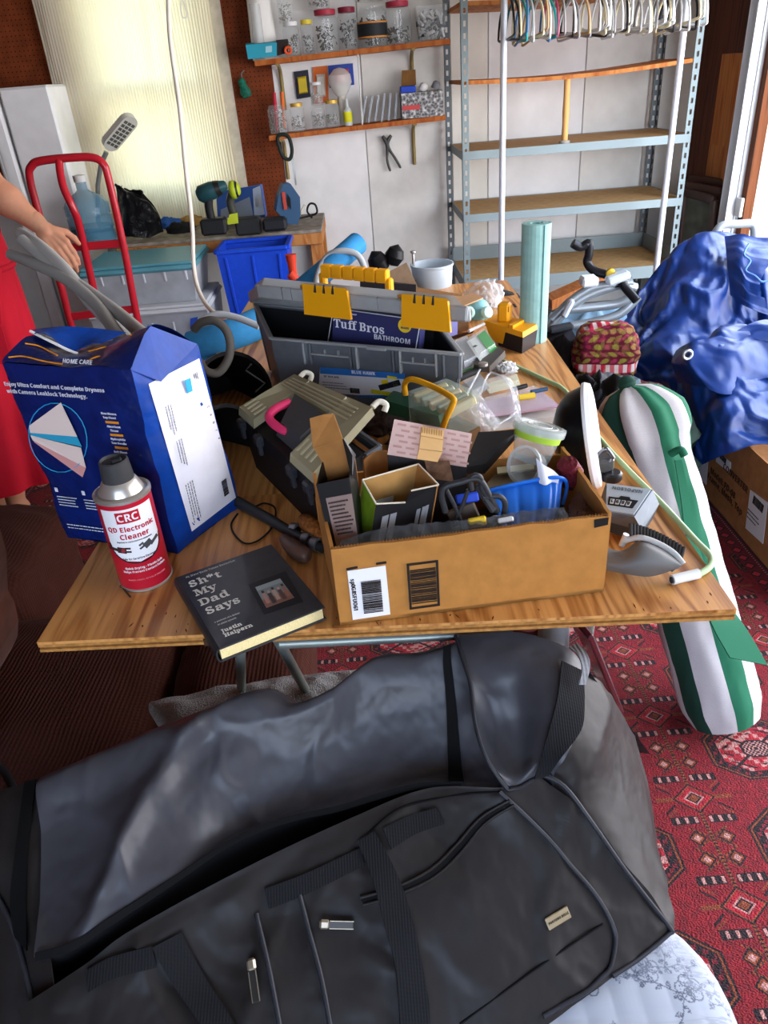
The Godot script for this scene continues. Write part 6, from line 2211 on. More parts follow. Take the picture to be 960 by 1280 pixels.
func clutter() -> void:
	var st := G()
	# tall roll of pale green foam sheet
	var fr := thing("foam_roll", "tall pale green foam sheet roll standing at the table's back corner", "foam roll", ph(665, 425, TT))
	var spir := []
	for k in 73:
		var a := 0.35 + TAU * k / 24.0
		spir.append(Vector2.from_angle(a) * (0.018 + 0.0077 * k / 24.0))
	for k in range(72, -1, -1):
		var a := 0.35 + TAU * k / 24.0
		spir.append(Vector2.from_angle(a) * (0.018 + 0.0077 * k / 24.0 - 0.0062))
	prism(st, spir, 0.315, Transform3D(Basis(Vector3.RIGHT, -PI / 2), Vector3.ZERO))
	obj("rolled_sheet", st, mat("8fb9b4", 0.75, 0.0, {"mottle": 0.08, "tri": 6.0}), fr)
	st = G()
	var sea := Vector2.from_angle(0.35 - 1.55) * 0.0405
	box(st, Vector3(sea.x, 0.157, -sea.y), Vector3(0.0022, 0.314, 0.0022))
	obj("sheet_edge", st, mat("4d7a7a", 0.7), fr)
	# yellow topped drill battery
	var bt := thing("drill_battery", "yellow topped black drill battery standing by the green foam roll", "battery", ph(640, 430, TT))
	var yel := mat("e8a01a", 0.4)
	var b0 := ph(621, 432, TT)
	var b1 := ph(653, 443, TT)
	var b2 := ph(671, 432, TT)
	var b3 := b0 + (b2 - b1)
	var up := func(p: Vector3, h: float, k := 0.0) -> Vector3: return p.lerp((b0 + b1 + b2 + b3) / 4.0, k) + Vector3(0, h, 0)
	st = G()
	hull8(st, [up.call(b0, 0, 0.08), up.call(b1, 0, 0.08), up.call(b2, 0, 0.08), up.call(b3, 0, 0.08)], [up.call(b0, 0.046), up.call(b1, 0.046), up.call(b2, 0.046), up.call(b3, 0.046)])
	wobj("black_case", st, mat("2b2522", 0.45), bt)
	st = G()
	var y0 := b0 - (b1 - b0) * 0.55
	var y3 := b3 - (b1 - b0) * 0.55
	hull8(st, [up.call(y0, 0.046), up.call(b1, 0.046), up.call(b2, 0.046), up.call(y3, 0.046)], [up.call(y0, 0.060, 0.03), up.call(b1, 0.060, 0.05), up.call(b2, 0.060, 0.05), up.call(y3, 0.060, 0.03)])
	wobj("yellow_top", st, yel, bt)
	st = G()
	hull8(st, [up.call(y0.lerp(b1, 0.18), 0.010), up.call(y0.lerp(b1, 0.50), 0.010), up.call(y3.lerp(b2, 0.50), 0.01), up.call(y3.lerp(b2, 0.18), 0.01)], [up.call(y0.lerp(b1, 0.06), 0.05), up.call(y0.lerp(b1, 0.58), 0.05), up.call(y3.lerp(b2, 0.58), 0.05), up.call(y3.lerp(b2, 0.06), 0.05)])
	wobj("side_latch", st, yel, bt)
	st = G()
	var pc := y0.lerp(b1, 0.36).lerp(y3.lerp(b2, 0.36), 0.5) + Vector3(0, 0.084, 0)
	box(st, pc, Vector3(0.036, 0.055, 0.034), Basis(Vector3.UP, -0.5), 0.007)
	wobj("stem", st, yel, bt)
	st = G()
	box(st, pc + Vector3(0.006, 0.012, 0.0165), Vector3(0.005, 0.016, 0.006), Basis(Vector3.UP, -0.5), 0.001)
	wobj("contact_slot", st, mat("5c4414", 0.5), bt)
	st = G()
	hull8(st, [up.call(y0.lerp(b1, 0.62), 0.06, 0.1), up.call(y0.lerp(b1, 0.74), 0.06, 0.1), up.call(y3.lerp(b2, 0.74), 0.06, 0.1), up.call(y3.lerp(b2, 0.62), 0.06, 0.1)], [up.call(y0.lerp(b1, 0.62), 0.068, 0.12), up.call(y0.lerp(b1, 0.74), 0.068, 0.12), up.call(y3.lerp(b2, 0.74), 0.068, 0.12), up.call(y3.lerp(b2, 0.62), 0.068, 0.12)])
	wobj("top_rib", st, yel, bt)

	# carded hardware and clear packaging across the middle of the table
	var gp := clamshell("hardware_pack", "white and green carded hardware pack on top of the packaging", "hardware pack", [[583, 428], [606, 413], [622, 436], [600, 452]], TT + 0.075, "cfd6d2", 0.12)
	st = G()
	plate(st, [ph(597, 420, TT + 0.0775), ph(606, 413, TT + 0.0775), ph(622, 436, TT + 0.0775), ph(613, 442, TT + 0.0775)], 0.001, true)
	wobj("green_band", st, mat("1fa03a", 0.45), gp)
	print_bars(gp, "barcode", frame(ph(594, 434, TT + 0.078), ph(600, 430, TT) - ph(594, 434, TT), ph(592, 430, TT) - ph(594, 434, TT)), barcode(0.014, 0.008, 2), mat("2a3a30", 0.5))
	clamshell("hardware_pack", "grey blister pack left of the green banded hardware pack", "hardware pack", [[566, 430], [584, 423], [600, 452], [580, 462]], TT + 0.066, "77787a", 0.3)
	clamshell("hardware_pack", "flat pack with a green lower edge by the tool box's right end", "hardware pack", [[562, 452], [585, 444], [592, 460], [566, 470]], TT + 0.05, "3da052", 0.4)
	clamshell("hardware_pack", "pink carded pack in a clear shell in front of the green rod", "hardware pack", [[592, 506], [672, 486], [702, 509], [606, 523]], TT + 0.035, "b08a9c", 0.25)
	clamshell("hardware_pack", "clear flat pack lying under the pink carded pack", "hardware pack", [[602, 521], [702, 511], [706, 528], [612, 540]], TT + 0.014, "b9a48e", 0.35)
	clamshell("hardware_pack", "cream paper backed pack behind the pink carded pack", "hardware pack", [[604, 482], [646, 468], [651, 482], [612, 492]], TT + 0.03, "cfc9a8", 0.12)
	clamshell("hardware_pack", "grey backed empty pack between the organizer and the cream pack", "hardware pack", [[576, 482], [600, 470], [612, 486], [590, 498]], TT + 0.03, "8f8c84", 0.3)
	for q in [["yellow_key_tag", "small yellow plastic piece inside the pink carded pack", "e0c040", 648, 497, 668, 494, 0.012], ["black_pencil", "thick black pen lying behind the pink carded pack", "1d1d1f", 640, 487, 658, 482, 0.009], ["blue_strip", "dark blue strip at the end of the pink carded pack", "2d4a6a", 664, 490, 684, 486, 0.008], ["white_stick", "white plastic stick behind the green banded pack", "dcdcd8", 586, 414, 605, 405, 0.008]]:
		st = G()
		tube(st, [ph(q[3], q[4], TT + 0.055), ph(q[5], q[6], TT + 0.055)], q[7] * 0.6, 8)
		tag(obj(q[0], st, mat(q[2], 0.45)), q[1], "small part")
	# big clear clamshell edges
	var cs := thing("clear_clamshell", "large empty clear clamshell with bent edges lying on the packs", "packaging", ph(625, 500, TT))
	var clear := mat("e4ecf0", 0.08, 0.0, {"alpha": 0.2})
	st = G()
	var cf := patch([[ph(598, 492, TT + 0.05), ph(612, 470, TT + 0.10), ph(632, 470, TT + 0.11), ph(646, 484, TT + 0.08)], [ph(602, 505, TT + 0.05), ph(620, 495, TT + 0.09), ph(638, 492, TT + 0.10), ph(650, 505, TT + 0.075)], [ph(606, 535, TT + 0.04), ph(622, 530, TT + 0.05), ph(640, 528, TT + 0.06), ph(652, 532, TT + 0.05)]])
	grid(st, 20, 16, func(u, v): return cf.call(u, v) + Vector3.UP * 0.006 * nz.get_noise_2d(u * 7.0, v * 7.0))
	wobj("shell", st, clear, cs)
	for e in [[[600, 494], [613, 466], [636, 480], [648, 510], [652, 532]], [[604, 506], [612, 532], [634, 524], [648, 512]], [[566, 522], [585, 490], [600, 462]]]:
		st = G()
		tube(st, curve(e.map(func(a): return ph(a[0], a[1], TT + 0.085)), 5), 0.0025, 6)
		wobj("folded_edge", st, mat("d6dee2", 0.1, 0.0, {"alpha": 0.3}), cs)
	var cs2 := thing("clear_clamshell", "second crumpled clear shell beside the green organizer's end", "packaging", ph(590, 525, TT))
	st = G()
	var cg := patch([[ph(560, 530, TT + 0.05), ph(580, 505, TT + 0.09), ph(600, 490, TT + 0.07)], [ph(572, 545, TT + 0.03), ph(594, 525, TT + 0.07), ph(612, 512, TT + 0.05)], [ph(590, 550, TT + 0.02), ph(610, 540, TT + 0.03), ph(630, 530, TT + 0.02)]])
	grid(st, 16, 14, func(u, v): return cg.call(u, v) + Vector3.UP * 0.012 * nz.get_noise_2d(u * 9.0, v * 9.0))
	wobj("shell", st, clear, cs2)
	# dark metal clamp, pliers handle, white crumple
	var cm := thing("spring_clamp", "dark grey metal clamp lying in front of the drill battery", "clamp", ph(610, 455, TT))
	st = G()
	hull8(st, [ph(592, 464, TT + 0.05), ph(612, 466, TT + 0.05), ph(632, 446, TT + 0.06), ph(624, 438, TT + 0.06)], [ph(592, 456, TT + 0.075), ph(612, 458, TT + 0.075), ph(631, 438, TT + 0.08), ph(624, 433, TT + 0.08)])
	wobj("jaw", st, mat("55534f", 0.4, 0.5), cm)
	st = G()
	lathe(st, [Vector2(0, 0), Vector2(0.011, 0), Vector2(0.011, 0.006), Vector2(0.006, 0.008), Vector2(0, 0.008)], Transform3D(Basis(), ph(604, 457, TT + 0.075)), 16)
	wobj("pivot", st, mat("b9b4ac", 0.3, 0.8), cm)
	st = G()
	tube(st, curve([ph(596, 463, TT + 0.06), ph(580, 470, TT + 0.058), ph(560, 480, TT + 0.05)], 5), 0.009, 8)
	wobj("handle", st, mat("262626", 0.6), cm)
	for q in [["tissue", "white crumpled tissue beside the green rod's far end", 630, 460, "dddcd8", 0.034, 0.5], ["rag", "dull striped rag behind the pink carton panel", 476, 525, "6b5a56", 0.06, 0.8], ["grey_rag", "pale grey rag bundled beside the tackle box tray", 512, 552, "777069", 0.05, 0.8]]:
		st = G()
		var c := ph(q[2], q[3], TT + 0.015)
		var rr: float = q[5]
		grid(st, 26, 14, func(u, v):
			var d := Vector3(cos(u * TAU) * sin(v * PI), cos(v * PI), sin(u * TAU) * sin(v * PI))
			var k := 1.0 + 0.55 * nz.get_noise_3dv(d * 2.2 + c * 9.0) - 0.35 * absf(nz.get_noise_3dv(d * 4.0 + c * 5.0))
			return c + Vector3(d.x * rr, maxf(d.y, -0.3) * rr * q[6] * 0.75, d.z * rr) * k, true)
		tag(obj(q[0], st, mat(q[4], 0.9, 0.0, {"mottle": 0.4, "tri": 14.0, "height": crinkle(), "hs": 0.40})), q[1], "rag")

	# further back: open carton, folder box, respirator, plastic bag, dark tools
	var ob := thing("small_open_box", "small open brown box with raised flaps behind the tool box", "cardboard box", pz(575, 400, -2.25))
	var kr := cardboard("b58a5e")
	st = G()
	hull8(st, [pz(540, 412, -2.1), pz(586, 414, -2.1), pz(580, 402, -2.32), pz(535, 400, -2.32)], [pz(540, 378, -2.1), pz(584, 384, -2.1), pz(578, 370, -2.32), pz(535, 366, -2.32)])
	wobj("body", st, kr, ob)
	for q in [[[[521, 359, -2.32], [578, 368, -2.32], [574, 376, -2.28], [521, 366, -2.28]], "7a5836"], [[[552, 377, -2.2], [592, 366, -2.25], [604, 372, -2.2], [580, 382, -2.1]], "b9916a"], [[[538, 379, -2.1], [576, 379, -2.08], [576, 391, -2.06], [538, 390, -2.08]], "c9ccca"]]:
		st = G()
		plate(st, q[0].map(func(a): return pz(a[0], a[1], a[2])), 0.003)
		wobj("flap", st, mat(q[1], 0.85), ob)
	st = G()
	hull8(st, [pz(552, 424, -1.98), pz(572, 418, -2.0), pz(570, 414, -2.05), pz(552, 420, -2.05)], [pz(552, 396, -1.98), pz(572, 392, -2.0), pz(570, 389, -2.05), pz(552, 390, -2.05)])
	tag(obj("lilac_box", st, mat("7f80b8", 0.5)), "small lilac box beside the tool box's right end", "box")
	var rs := thing("respirator", "pale teal half mask respirator lying beside the open box", "respirator", pz(597, 388, -2.3))
	st = G()
	lathe(st, [Vector2(0, -0.02), Vector2(0.03, -0.015), Vector2(0.04, 0.0), Vector2(0.03, 0.022), Vector2(0.012, 0.035), Vector2(0, 0.036)], Transform3D(Basis(Vector3.RIGHT, 1.0), pz(597, 388, -2.3)), 20)
	wobj("face_piece", st, mat("7fb4b8", 0.4), rs)
	for s in [587, 607]:
		st = G()
		lathe(st, [Vector2(0, 0), Vector2(0.018, 0), Vector2(0.020, 0.008), Vector2(0.016, 0.016), Vector2(0, 0.016)], Transform3D(Basis(Vector3.RIGHT, 1.2) * Basis(Vector3.BACK, (597 - s) * 0.05), pz(s, 391, -2.26)), 16)
		wobj("filter", st, mat("a4d0d2", 0.4), rs)
	st = G()
	var pb := patch([[pz(577, 366, -2.5), pz(598, 352, -2.5), pz(616, 350, -2.5), pz(630, 360, -2.5)], [pz(580, 374, -2.45), pz(600, 366, -2.42), pz(618, 366, -2.42), pz(628, 374, -2.45)], [pz(588, 380, -2.4), pz(604, 380, -2.38), pz(616, 384, -2.36), pz(626, 386, -2.4)]])
	grid(st, 20, 14, func(u, v): return pb.call(u, v) + Vector3.ONE * 0.016 * nz.get_noise_2d(u * 8.0, v * 8.0))
	tag(obj("clear_bag", st, mat("d8dcdc", 0.12, 0.0, {"alpha": 0.4, "height": crinkle(), "hs": 0.50})), "crumpled clear bag behind the yellow drill battery", "plastic bag")
	for q in [["black_charger", "black charger block between the battery and the foam roll", 626, 370, 648, 376, -2.55, 0.05, 0.04, "1e1e20"], ["black_sanding_block", "black rubber block lying beside the foam roll's foot", 630, 396, 648, 386, -2.4, 0.05, 0.035, "232325"], ["black_tray", "flat black tray under the respirator and tools", 590, 408, 640, 404, -2.35, 0.10, 0.02, "201f20"], ["rusty_strip", "rusty metal strip beside the lilac box", 560, 424, 592, 414, -2.1, 0.012, 0.006, "5a3c34"], ["white_label_pad", "white paper pad on the dark clutter behind the battery", 628, 364, 644, 368, -2.6, 0.04, 0.01, "d8d8d6"]]:
		st = G()
		bar(st, pz(q[2], q[3], q[6]), pz(q[4], q[5], q[6]), q[7], q[8], Vector3.UP, 0.006)
		tag(obj(q[0], st, mat(q[9], 0.5)), q[1], "clutter")
	# translucent tub, cardboard flap, black knobs and a bolt behind the tool box
	var tz := -2.75
	var tub := thing("plastic_tub", "translucent white round tub behind the grey tool box", "tub", pz(540, 372, tz))
	var tc := pz(541, 362, tz)
	var rt := (pz(567, 332, tz) - pz(515, 332, tz)).length() / 2.0
	st = G()
	lathe(st, [Vector2(0, -0.06), Vector2(rt * 0.86, -0.06), Vector2(rt * 0.99, 0.085), Vector2(rt * 1.04, 0.087), Vector2(rt * 1.04, 0.094), Vector2(rt * 0.97, 0.094), Vector2(rt * 0.84, -0.05), Vector2(0, -0.05)], Transform3D(Basis(), tc), 36)
	obj("body", st, mat("b8c2c8", 0.35, 0.0, {"back": "98a2a8"}), tub).transform = tub.global_transform.affine_inverse()
	st = G()
	var bo := pz(517, 330, tz)
	lathe(st, [Vector2(0, -0.03), Vector2(0.005, -0.03), Vector2(0.005, 0.035), Vector2(0.010, 0.04), Vector2(0.010, 0.046), Vector2(0, 0.046)], Transform3D(Basis(), bo), 10)
	tag(obj("bolt", st, mat("b0aeaa", 0.35, 0.6)), "small silver bolt standing up at the white tub's rim", "bolt")
	st = G()
	plate(st, [pz(462, 352, -2.6), pz(508, 328, -2.6), pz(524, 362, -2.5), pz(470, 374, -2.5)], 0.004)
	tag(obj("cardboard_sheet", st, cardboard("c9a988")), "plain pale cardboard sheet leaning behind the yellow handle", "cardboard")
	for q in [["rubber_ball", "round black rubber ball behind the cardboard sheet", 493, 320, 0.035], ["black_stopper", "black plastic stopper left of the round black ball", 473, 328, 0.038]]:
		st = G()
		lathe(st, [Vector2(0, -q[4]), Vector2(q[4] * 0.7, -q[4] * 0.8), Vector2(q[4], 0), Vector2(q[4] * 0.75, q[4] * 0.7), Vector2(q[4] * 0.3, q[4]), Vector2(0, q[4] * 1.2)], Transform3D(Basis(Vector3.BACK, -0.4 if q[2] > 480 else 0.5), pz(q[2], q[3], -2.7)), 16)
		tag(obj(q[0], st, mat("161617", 0.35)), q[1], "rubber part")
	st = G()
	hull8(st, [pz(450, 372, -2.5), pz(520, 372, -2.5), pz(520, 366, -2.7), pz(450, 366, -2.7)], [pz(450, 352, -2.5), pz(520, 356, -2.5), pz(520, 350, -2.7), pz(450, 346, -2.7)])
	tag(obj("dark_case", st, mat("26262a", 0.5)), "low dark case behind the tool box lid", "case")

	# black pots lying on their sides
	var pot := func(label: String, c: Vector3, ax: Vector3, r: float, l: float) -> void:
		var o := thing("black_pot", label, "plastic pot", Vector3(c.x, TT, c.z), 0.0, "black plastic pots beside the tackle box")
		var y := ax.normalized()
		var x := y.cross(Vector3.UP).normalized()
		var s2 := G()
		lathe(s2, [Vector2(0, -l), Vector2(r * 0.78, -l), Vector2(r * 0.98, -0.012), Vector2(r * 1.04, -0.01), Vector2(r * 1.04, 0), Vector2(r * 0.95, 0), Vector2(r * 0.74, -l + 0.006), Vector2(0, -l + 0.006)], Transform3D(Basis(x, y, x.cross(y)), c), 36)
		wobj("shell", s2, mat("17181a", 0.42), o)
	pot.call("black plastic pot lying on the table between pack and tackle box", pz(287, 560, -1.40), Vector3(0.75, 0.25, 0.6), 0.088, 0.17)
	pot.call("black plastic pot tipped behind the other one, below the grey hose", pz(293, 492, -1.66), Vector3(0.5, 0.3, 0.75), 0.095, 0.18)
	# wire and rod scraps by the tool box's left foot
	st = G()
	tube(st, [pz(314, 455, -1.6), pz(307, 463, -1.6), pz(331, 479, -1.6), pz(319, 490, -1.6)], 0.0022, 6)
	tag(obj("wire_bracket", st, mat("4d4d4c", 0.45, 0.3)), "small bent steel wire bracket left of the grey tool box", "bracket")
	# grey hoses and blue foam tubes
	var grey := mat("8b8d8c", 0.55)
	st = G()
	tube(st, curve([pz(243, 412, -1.56), pz(252, 403, -1.55), pz(268, 401, -1.54), pz(282, 412, -1.53), pz(288, 432, -1.52), pz(284, 452, -1.51), pz(272, 466, -1.50), pz(258, 464, -1.50), pz(250, 452, -1.52)], 6), 0.009, 10)
	tag(obj("hose_loop", st, mat("5e5a54", 0.55)), "brownish grey hose bent into an upright loop behind the pack", "hose")
	st = G()
	tube(st, curve([pz(254, 399, -2.05), pz(272, 393, -2.06), pz(296, 397, -2.06), pz(324, 408, -2.05)], 6), 0.010, 10)
	tag(obj("grey_hose", st, mat("a9afb4", 0.5)), "pale grey hose arching over the blue foam tube", "hose")
	for q in [[[[240, 434], [288, 419], [334, 399]], -2.2, 0.047, "blue foam tube lying on the table behind the hose loop"], [[[350, 384], [412, 334], [447, 304]], -2.6, 0.038, "blue foam tube rising up behind the yellow tool box handle"]]:
		st = G()
		var pts := curve([pz(q[0][0][0], q[0][0][1], q[1]), pz(q[0][1][0], q[0][1][1], q[1]), pz(q[0][2][0], q[0][2][1], q[1] - 0.1)], 6)
		tube(st, pts, q[2], 20)
		tag(obj("foam_tube", st, mat("3a8fc9", 0.8, 0.0, {"mottle": 0.15, "tri": 5.0})), q[3], "foam tube", "blue foam tubes")
	st = G()
	tube(st, curve([pz(392, 382, -2.5), pz(397, 345, -2.55), pz(408, 322, -2.6), pz(424, 314, -2.6), pz(442, 316, -2.6), pz(452, 326, -2.6), pz(457, 345, -2.6), pz(458, 380, -2.6)], 6), 0.011, 10)
	tag(obj("grey_hose", st, mat("a4abb0", 0.5)), "grey hose curving up in front of the rising blue tube", "hose")
	var gt := [[[[26, 292], [48, 306], [80, 336], [112, 376], [150, 416]], "long grey foam pipe sleeve leaning over the pack, uppermost"], [[[14, 318], [44, 330], [84, 350], [120, 380], [140, 408]], "long grey foam pipe sleeve leaning over the pack, lowest"], [[[28, 300], [70, 335], [112, 365], [146, 390], [172, 412]], "long grey foam pipe sleeve leaning over the pack, middle one"]]
	for i in 3:
		st = G()
		var pts := []
		for k in 5:
			pts.append(pz(gt[i][0][k][0], gt[i][0][k][1], -2.02 + k * 0.11 + 0.045 * i))
		pts.append(pts[4] + (pts[4] - pts[3]) * 0.8)
		tube(st, curve(pts, 5), [0.0148, 0.0138, 0.0138][i], 12)
		tag(obj("pipe_sleeve", st, mat(["a2a19e", "8c8b88", "979693"][i], 0.7)), gt[i][1], "pipe sleeve", "grey pipe sleeves leaning over the pack")

# ---------- along the back wall ----------
const BH := 0.74
const ORD := ["first", "second", "third", "fourth", "fifth", "sixth", "seventh", "eighth", "ninth", "tenth", "eleventh", "twelfth", "thirteenth", "fourteenth", "fifteenth", "sixteenth", "seventeenth", "eighteenth", "nineteenth", "twentieth", "twenty-first", "twenty-second", "twenty-third", "twenty-fourth", "twenty-fifth", "twenty-sixth"]
func bone_box(st: SurfaceTool, lo: Vector3, hi: Vector3, ch := 0.004) -> void:
	box(st, (lo + hi) / 2.0, hi - lo, Basis(), ch)
func workbench() -> void:
	var wood := mat("b98550", 0.6, 0.0, {"tex": grain_tex("ply", Color("c89a6c"), Color("fff4e4"), 8.0, 1.5, 256, 256), "tri": Vector3(1, 2, 2)})
	var topm := mat("a39a8c", 0.7, 0.0, {"mottle": 0.3, "tri": 2.5})
	var xr := ph(402, 286, BH).x
	var zf := ph(402, 286, BH).z
	var wb := thing("workbench", "long wooden workbench under the curtained window with drills on it", "workbench", Vector3(-1.0, 0, -4.8))
	var parts := [["tabletop", Vector3(-1.45, BH - 0.02, -5.2), Vector3(xr, BH, zf), topm], ["apron", Vector3(-1.45, BH - 0.085, zf - 0.03), Vector3(xr, BH - 0.0205, zf), wood], ["apron", Vector3(xr - 0.03, BH - 0.085, -5.2), Vector3(xr, BH - 0.0205, zf - 0.031), wood], ["leg", Vector3(xr - 0.08, 0, zf - 0.12), Vector3(xr - 0.005, BH - 0.086, zf - 0.035), wood], ["leg", Vector3(xr - 0.08, 0, -5.18), Vector3(xr - 0.005, BH - 0.086, -5.1), wood], ["leg", Vector3(-1.44, 0, zf - 0.12), Vector3(-1.36, BH - 0.086, zf - 0.035), wood], ["leg", Vector3(-1.44, 0, -5.18), Vector3(-1.36, BH - 0.086, -5.1), wood]]
	for p in parts:
		var st := G()
		bone_box(st, p[1], p[2])
		wobj(p[0], st, p[3], wb)
	# fridge
	var fr := thing("fridge", "white fridge standing left of the window with its side towards us", "fridge", Vector3(-1.75, 0, -4.75))
	var white := mat("eceeee", 0.35, 0.0, {"mottle": 0.04, "tri": 1.5})
	var st := G()
	bone_box(st, Vector3(-1.97, 0.03, -5.2), Vector3(-1.69, 1.575, -4.86), 0.012)
	wobj("body", st, white, fr)
	st = G()
	bone_box(st, Vector3(-2.07, 0.05, -5.2), Vector3(-1.985, 1.57, -4.86), 0.015)
	var door := wobj("door", st, white, fr)
	st = G()
	tube(st, curve([Vector3(-2.05, 1.35, -4.87), Vector3(-2.05, 1.3, -4.82), Vector3(-2.05, 1.1, -4.82), Vector3(-2.05, 1.05, -4.87)], 5), 0.012, 8)
	wobj("handle", st, mat("9a9c9c", 0.35), door)
	# red hand truck
	var red := mat("b01f2c", 0.3, 0.0, {"coat": 0.4})
	var ht := thing("hand_truck", "red tubular hand truck standing in front of the water jug", "hand truck", Vector3(-1.2, 0, -3.5))
	var z := -3.5
	var bl := pz(92, 415, z)
	var brr := pz(174, 408, z)
	st = G()
	tube(st, curve([Vector3(bl.x + 0.03, 0.06, z), bl, pz(76, 356, z), pz(50, 272, z), pz(37, 222, z), pz(40, 207, z), pz(52, 201, z), pz(90, 197, z), pz(116, 197, z), pz(129, 205, z), pz(136, 225, z), pz(155, 310, z), brr, Vector3(brr.x + 0.01, 0.06, z)], 5), 0.0165, 10)
	wobj("frame", st, red, ht)
	st = G()
	tube(st, curve([pz(74, 199, z), pz(75, 214, z + 0.02), pz(80, 236, z + 0.05), pz(92, 262, z + 0.06), pz(99, 282, z + 0.04), pz(110, 330, z + 0.01), pz(124, 392, z)], 5), 0.0165, 10)
	wobj("curved_handle", st, red, ht)
	for q in [[68, 311, 153, 304], [86, 396, 172, 386]]:
		st = G()
		bar(st, pz(q[0], q[1], z), pz(q[2], q[3], z), 0.01, 0.035, Vector3.UP, 0.003)
		wobj("crossbar", st, red, ht)
	st = G()
	bone_box(st, Vector3(bl.x, 0.02, z - 0.01), Vector3(brr.x, 0.03, z + 0.2))
	wobj("toe_plate", st, red, ht)
	for x in [bl.x - 0.02, brr.x + 0.04]:
		st = G()
		lathe(st, [Vector2(0.03, -0.025), Vector2(0.085, -0.025), Vector2(0.1, -0.01), Vector2(0.1, 0.01), Vector2(0.085, 0.025), Vector2(0.03, 0.025)], Transform3D(Basis(Vector3.BACK, PI / 2), Vector3(x, 0.11, z - 0.09)), 20)
		wobj("wheel", st, mat("1c1c1c", 0.7), ht)
	# water jug
	var jc := Vector3(pz(119, 300, -4.73).x, BH, -4.73)
	var k := (pz(121, 300, jc.z) - pz(120, 300, jc.z)).length()
	var jug := thing("water_jug", "large clear blue water jug behind the red hand truck", "water jug", jc)
	st = G()
	var r := 27.0 * k
	lathe(st, [Vector2(0, 0.004), Vector2(r * 0.9, 0.004), Vector2(r, 0.02), Vector2(r, 0.07), Vector2(r * 0.95, 0.078), Vector2(r, 0.086), Vector2(r, 0.15), Vector2(r * 0.95, 0.158), Vector2(r, 0.166), Vector2(r, 0.215), Vector2(r * 0.8, 0.255), Vector2(r * 0.35, 0.285), Vector2(r * 0.24, 0.30), Vector2(r * 0.24, 0.345)], Transform3D(), 32)
	obj("bottle", st, mat("5f94b0", 0.1, 0.0, {"alpha": 0.5}), jug)
	st = G()
	lathe(st, [Vector2(r * 0.27, 0.34), Vector2(r * 0.28, 0.375), Vector2(0, 0.38)], Transform3D(), 20)
	obj("cap", st, mat("dadad6", 0.5), jug)
	st = G()
	lathe(st, [Vector2(0, 0.008), Vector2(r * 0.92, 0.008), Vector2(r * 0.95, 0.10), Vector2(0, 0.10)], Transform3D(), 24)
	obj("water", st, mat("3c6c88", 0.1, 0.0, {"alpha": 0.75}), jug)
	# lamp head behind the jug
	var dl := thing("desk_lamp", "slim silver lamp with a pierced oval head rising behind the jug", "lamp", pz(124, 280, -4.9))
	st = G()
	tube(st, [Vector3(pz(123, 300, -4.9).x, BH + 0.001, -4.9), pz(123, 296, -4.9), pz(122, 232, -4.9), pz(126, 206, -4.89), pz(133, 190, -4.88)], 0.014, 8)
	wobj("stem", st, mat("8f918e", 0.4, 0.5), dl)
	var hx := (pz(166, 150, -4.85) - pz(136, 186, -4.87)).normalized()
	var hn := Vector3(0.65, -0.45, 0.6)
	hn = (hn - hx * hx.dot(hn)).normalized()
	var hxf := Transform3D(Basis(hx.cross(hn).normalized(), hx, -hn), pz(151, 168, -4.86)).orthonormalized()
	st = G()
	var len := (pz(168, 146, -4.86) - pz(135, 188, -4.87)).length()
	prism(st, rrect(0.105, len, 0.05, 6), 0.035, hxf, true)
	wobj("head", st, mat("cfcdc2", 0.4, 0.2), dl)
	for i in 7:
		for j in 3:
			st = G()
			box(st, hxf * Vector3((j - 1) * 0.028, (i - 3) * len * 0.105, -0.001), Vector3(0.02, len * 0.07, 0.004), hxf.basis)
			wobj("slot", st, mat("55564f", 0.5), dl)
	# black bag
	st = G()
	var bc := ph(176, 296, BH)
	var bagp := patch([[pz(146, 294, bc.z), pz(160, 297, bc.z + 0.08), pz(185, 297, bc.z + 0.08), pz(204, 290, bc.z)], [pz(150, 274, bc.z), pz(160, 272, bc.z + 0.09), pz(185, 272, bc.z + 0.08), pz(200, 272, bc.z)], [pz(148, 256, bc.z), pz(160, 252, bc.z + 0.06), pz(178, 250, bc.z + 0.05), pz(192, 256, bc.z)], [pz(146, 238, bc.z), pz(156, 238, bc.z + 0.03), pz(168, 240, bc.z + 0.02), pz(178, 244, bc.z)], [pz(143, 230, bc.z), pz(150, 233, bc.z), pz(156, 236, bc.z), pz(172, 238, bc.z)]])
	sheet(st, 30, 30, func(u, v): return bagp.call(u, 1.0 - v) + Vector3(0.6, 0.5, 1.0) * 0.03 * nz.get_noise_2d(u * 1.6, v * 1.6), 0.012)
	tag(obj("black_bag", st, mat("141416", 0.28, 0.0, {"height": crinkle(), "hs": 0.50, "tri": 5.0})), "crumpled black plastic bag on the bench right of the water jug", "bag")
	# odds and ends in front of the window
	for q in [["blue_glove", "small crumpled blue glove beside the black bag", 212, 284, "2f5fa8"], ["tan_rope", "tan coil of rope between the blue glove and the drills", 240, 281, "b08a4e"], ["black_pouch", "flat black pouch lying in front of the tan rope", 226, 290, "1f1f20"]]:
		st = G()
		var c := ph(q[2], q[3], BH) + Vector3(0, 0.01, 0)
		grid(st, 20, 12, func(u, v):
			var d := Vector3(cos(u * TAU) * sin(v * PI), cos(v * PI), sin(u * TAU) * sin(v * PI))
			return c + d * Vector3(0.085, 0.045, 0.06) * (1.0 + 0.5 * nz.get_noise_3dv(d * 2.5 + c * 3.0)), true)
		tag(obj(q[0], st, mat(q[4], 0.7)), q[1], "small item")
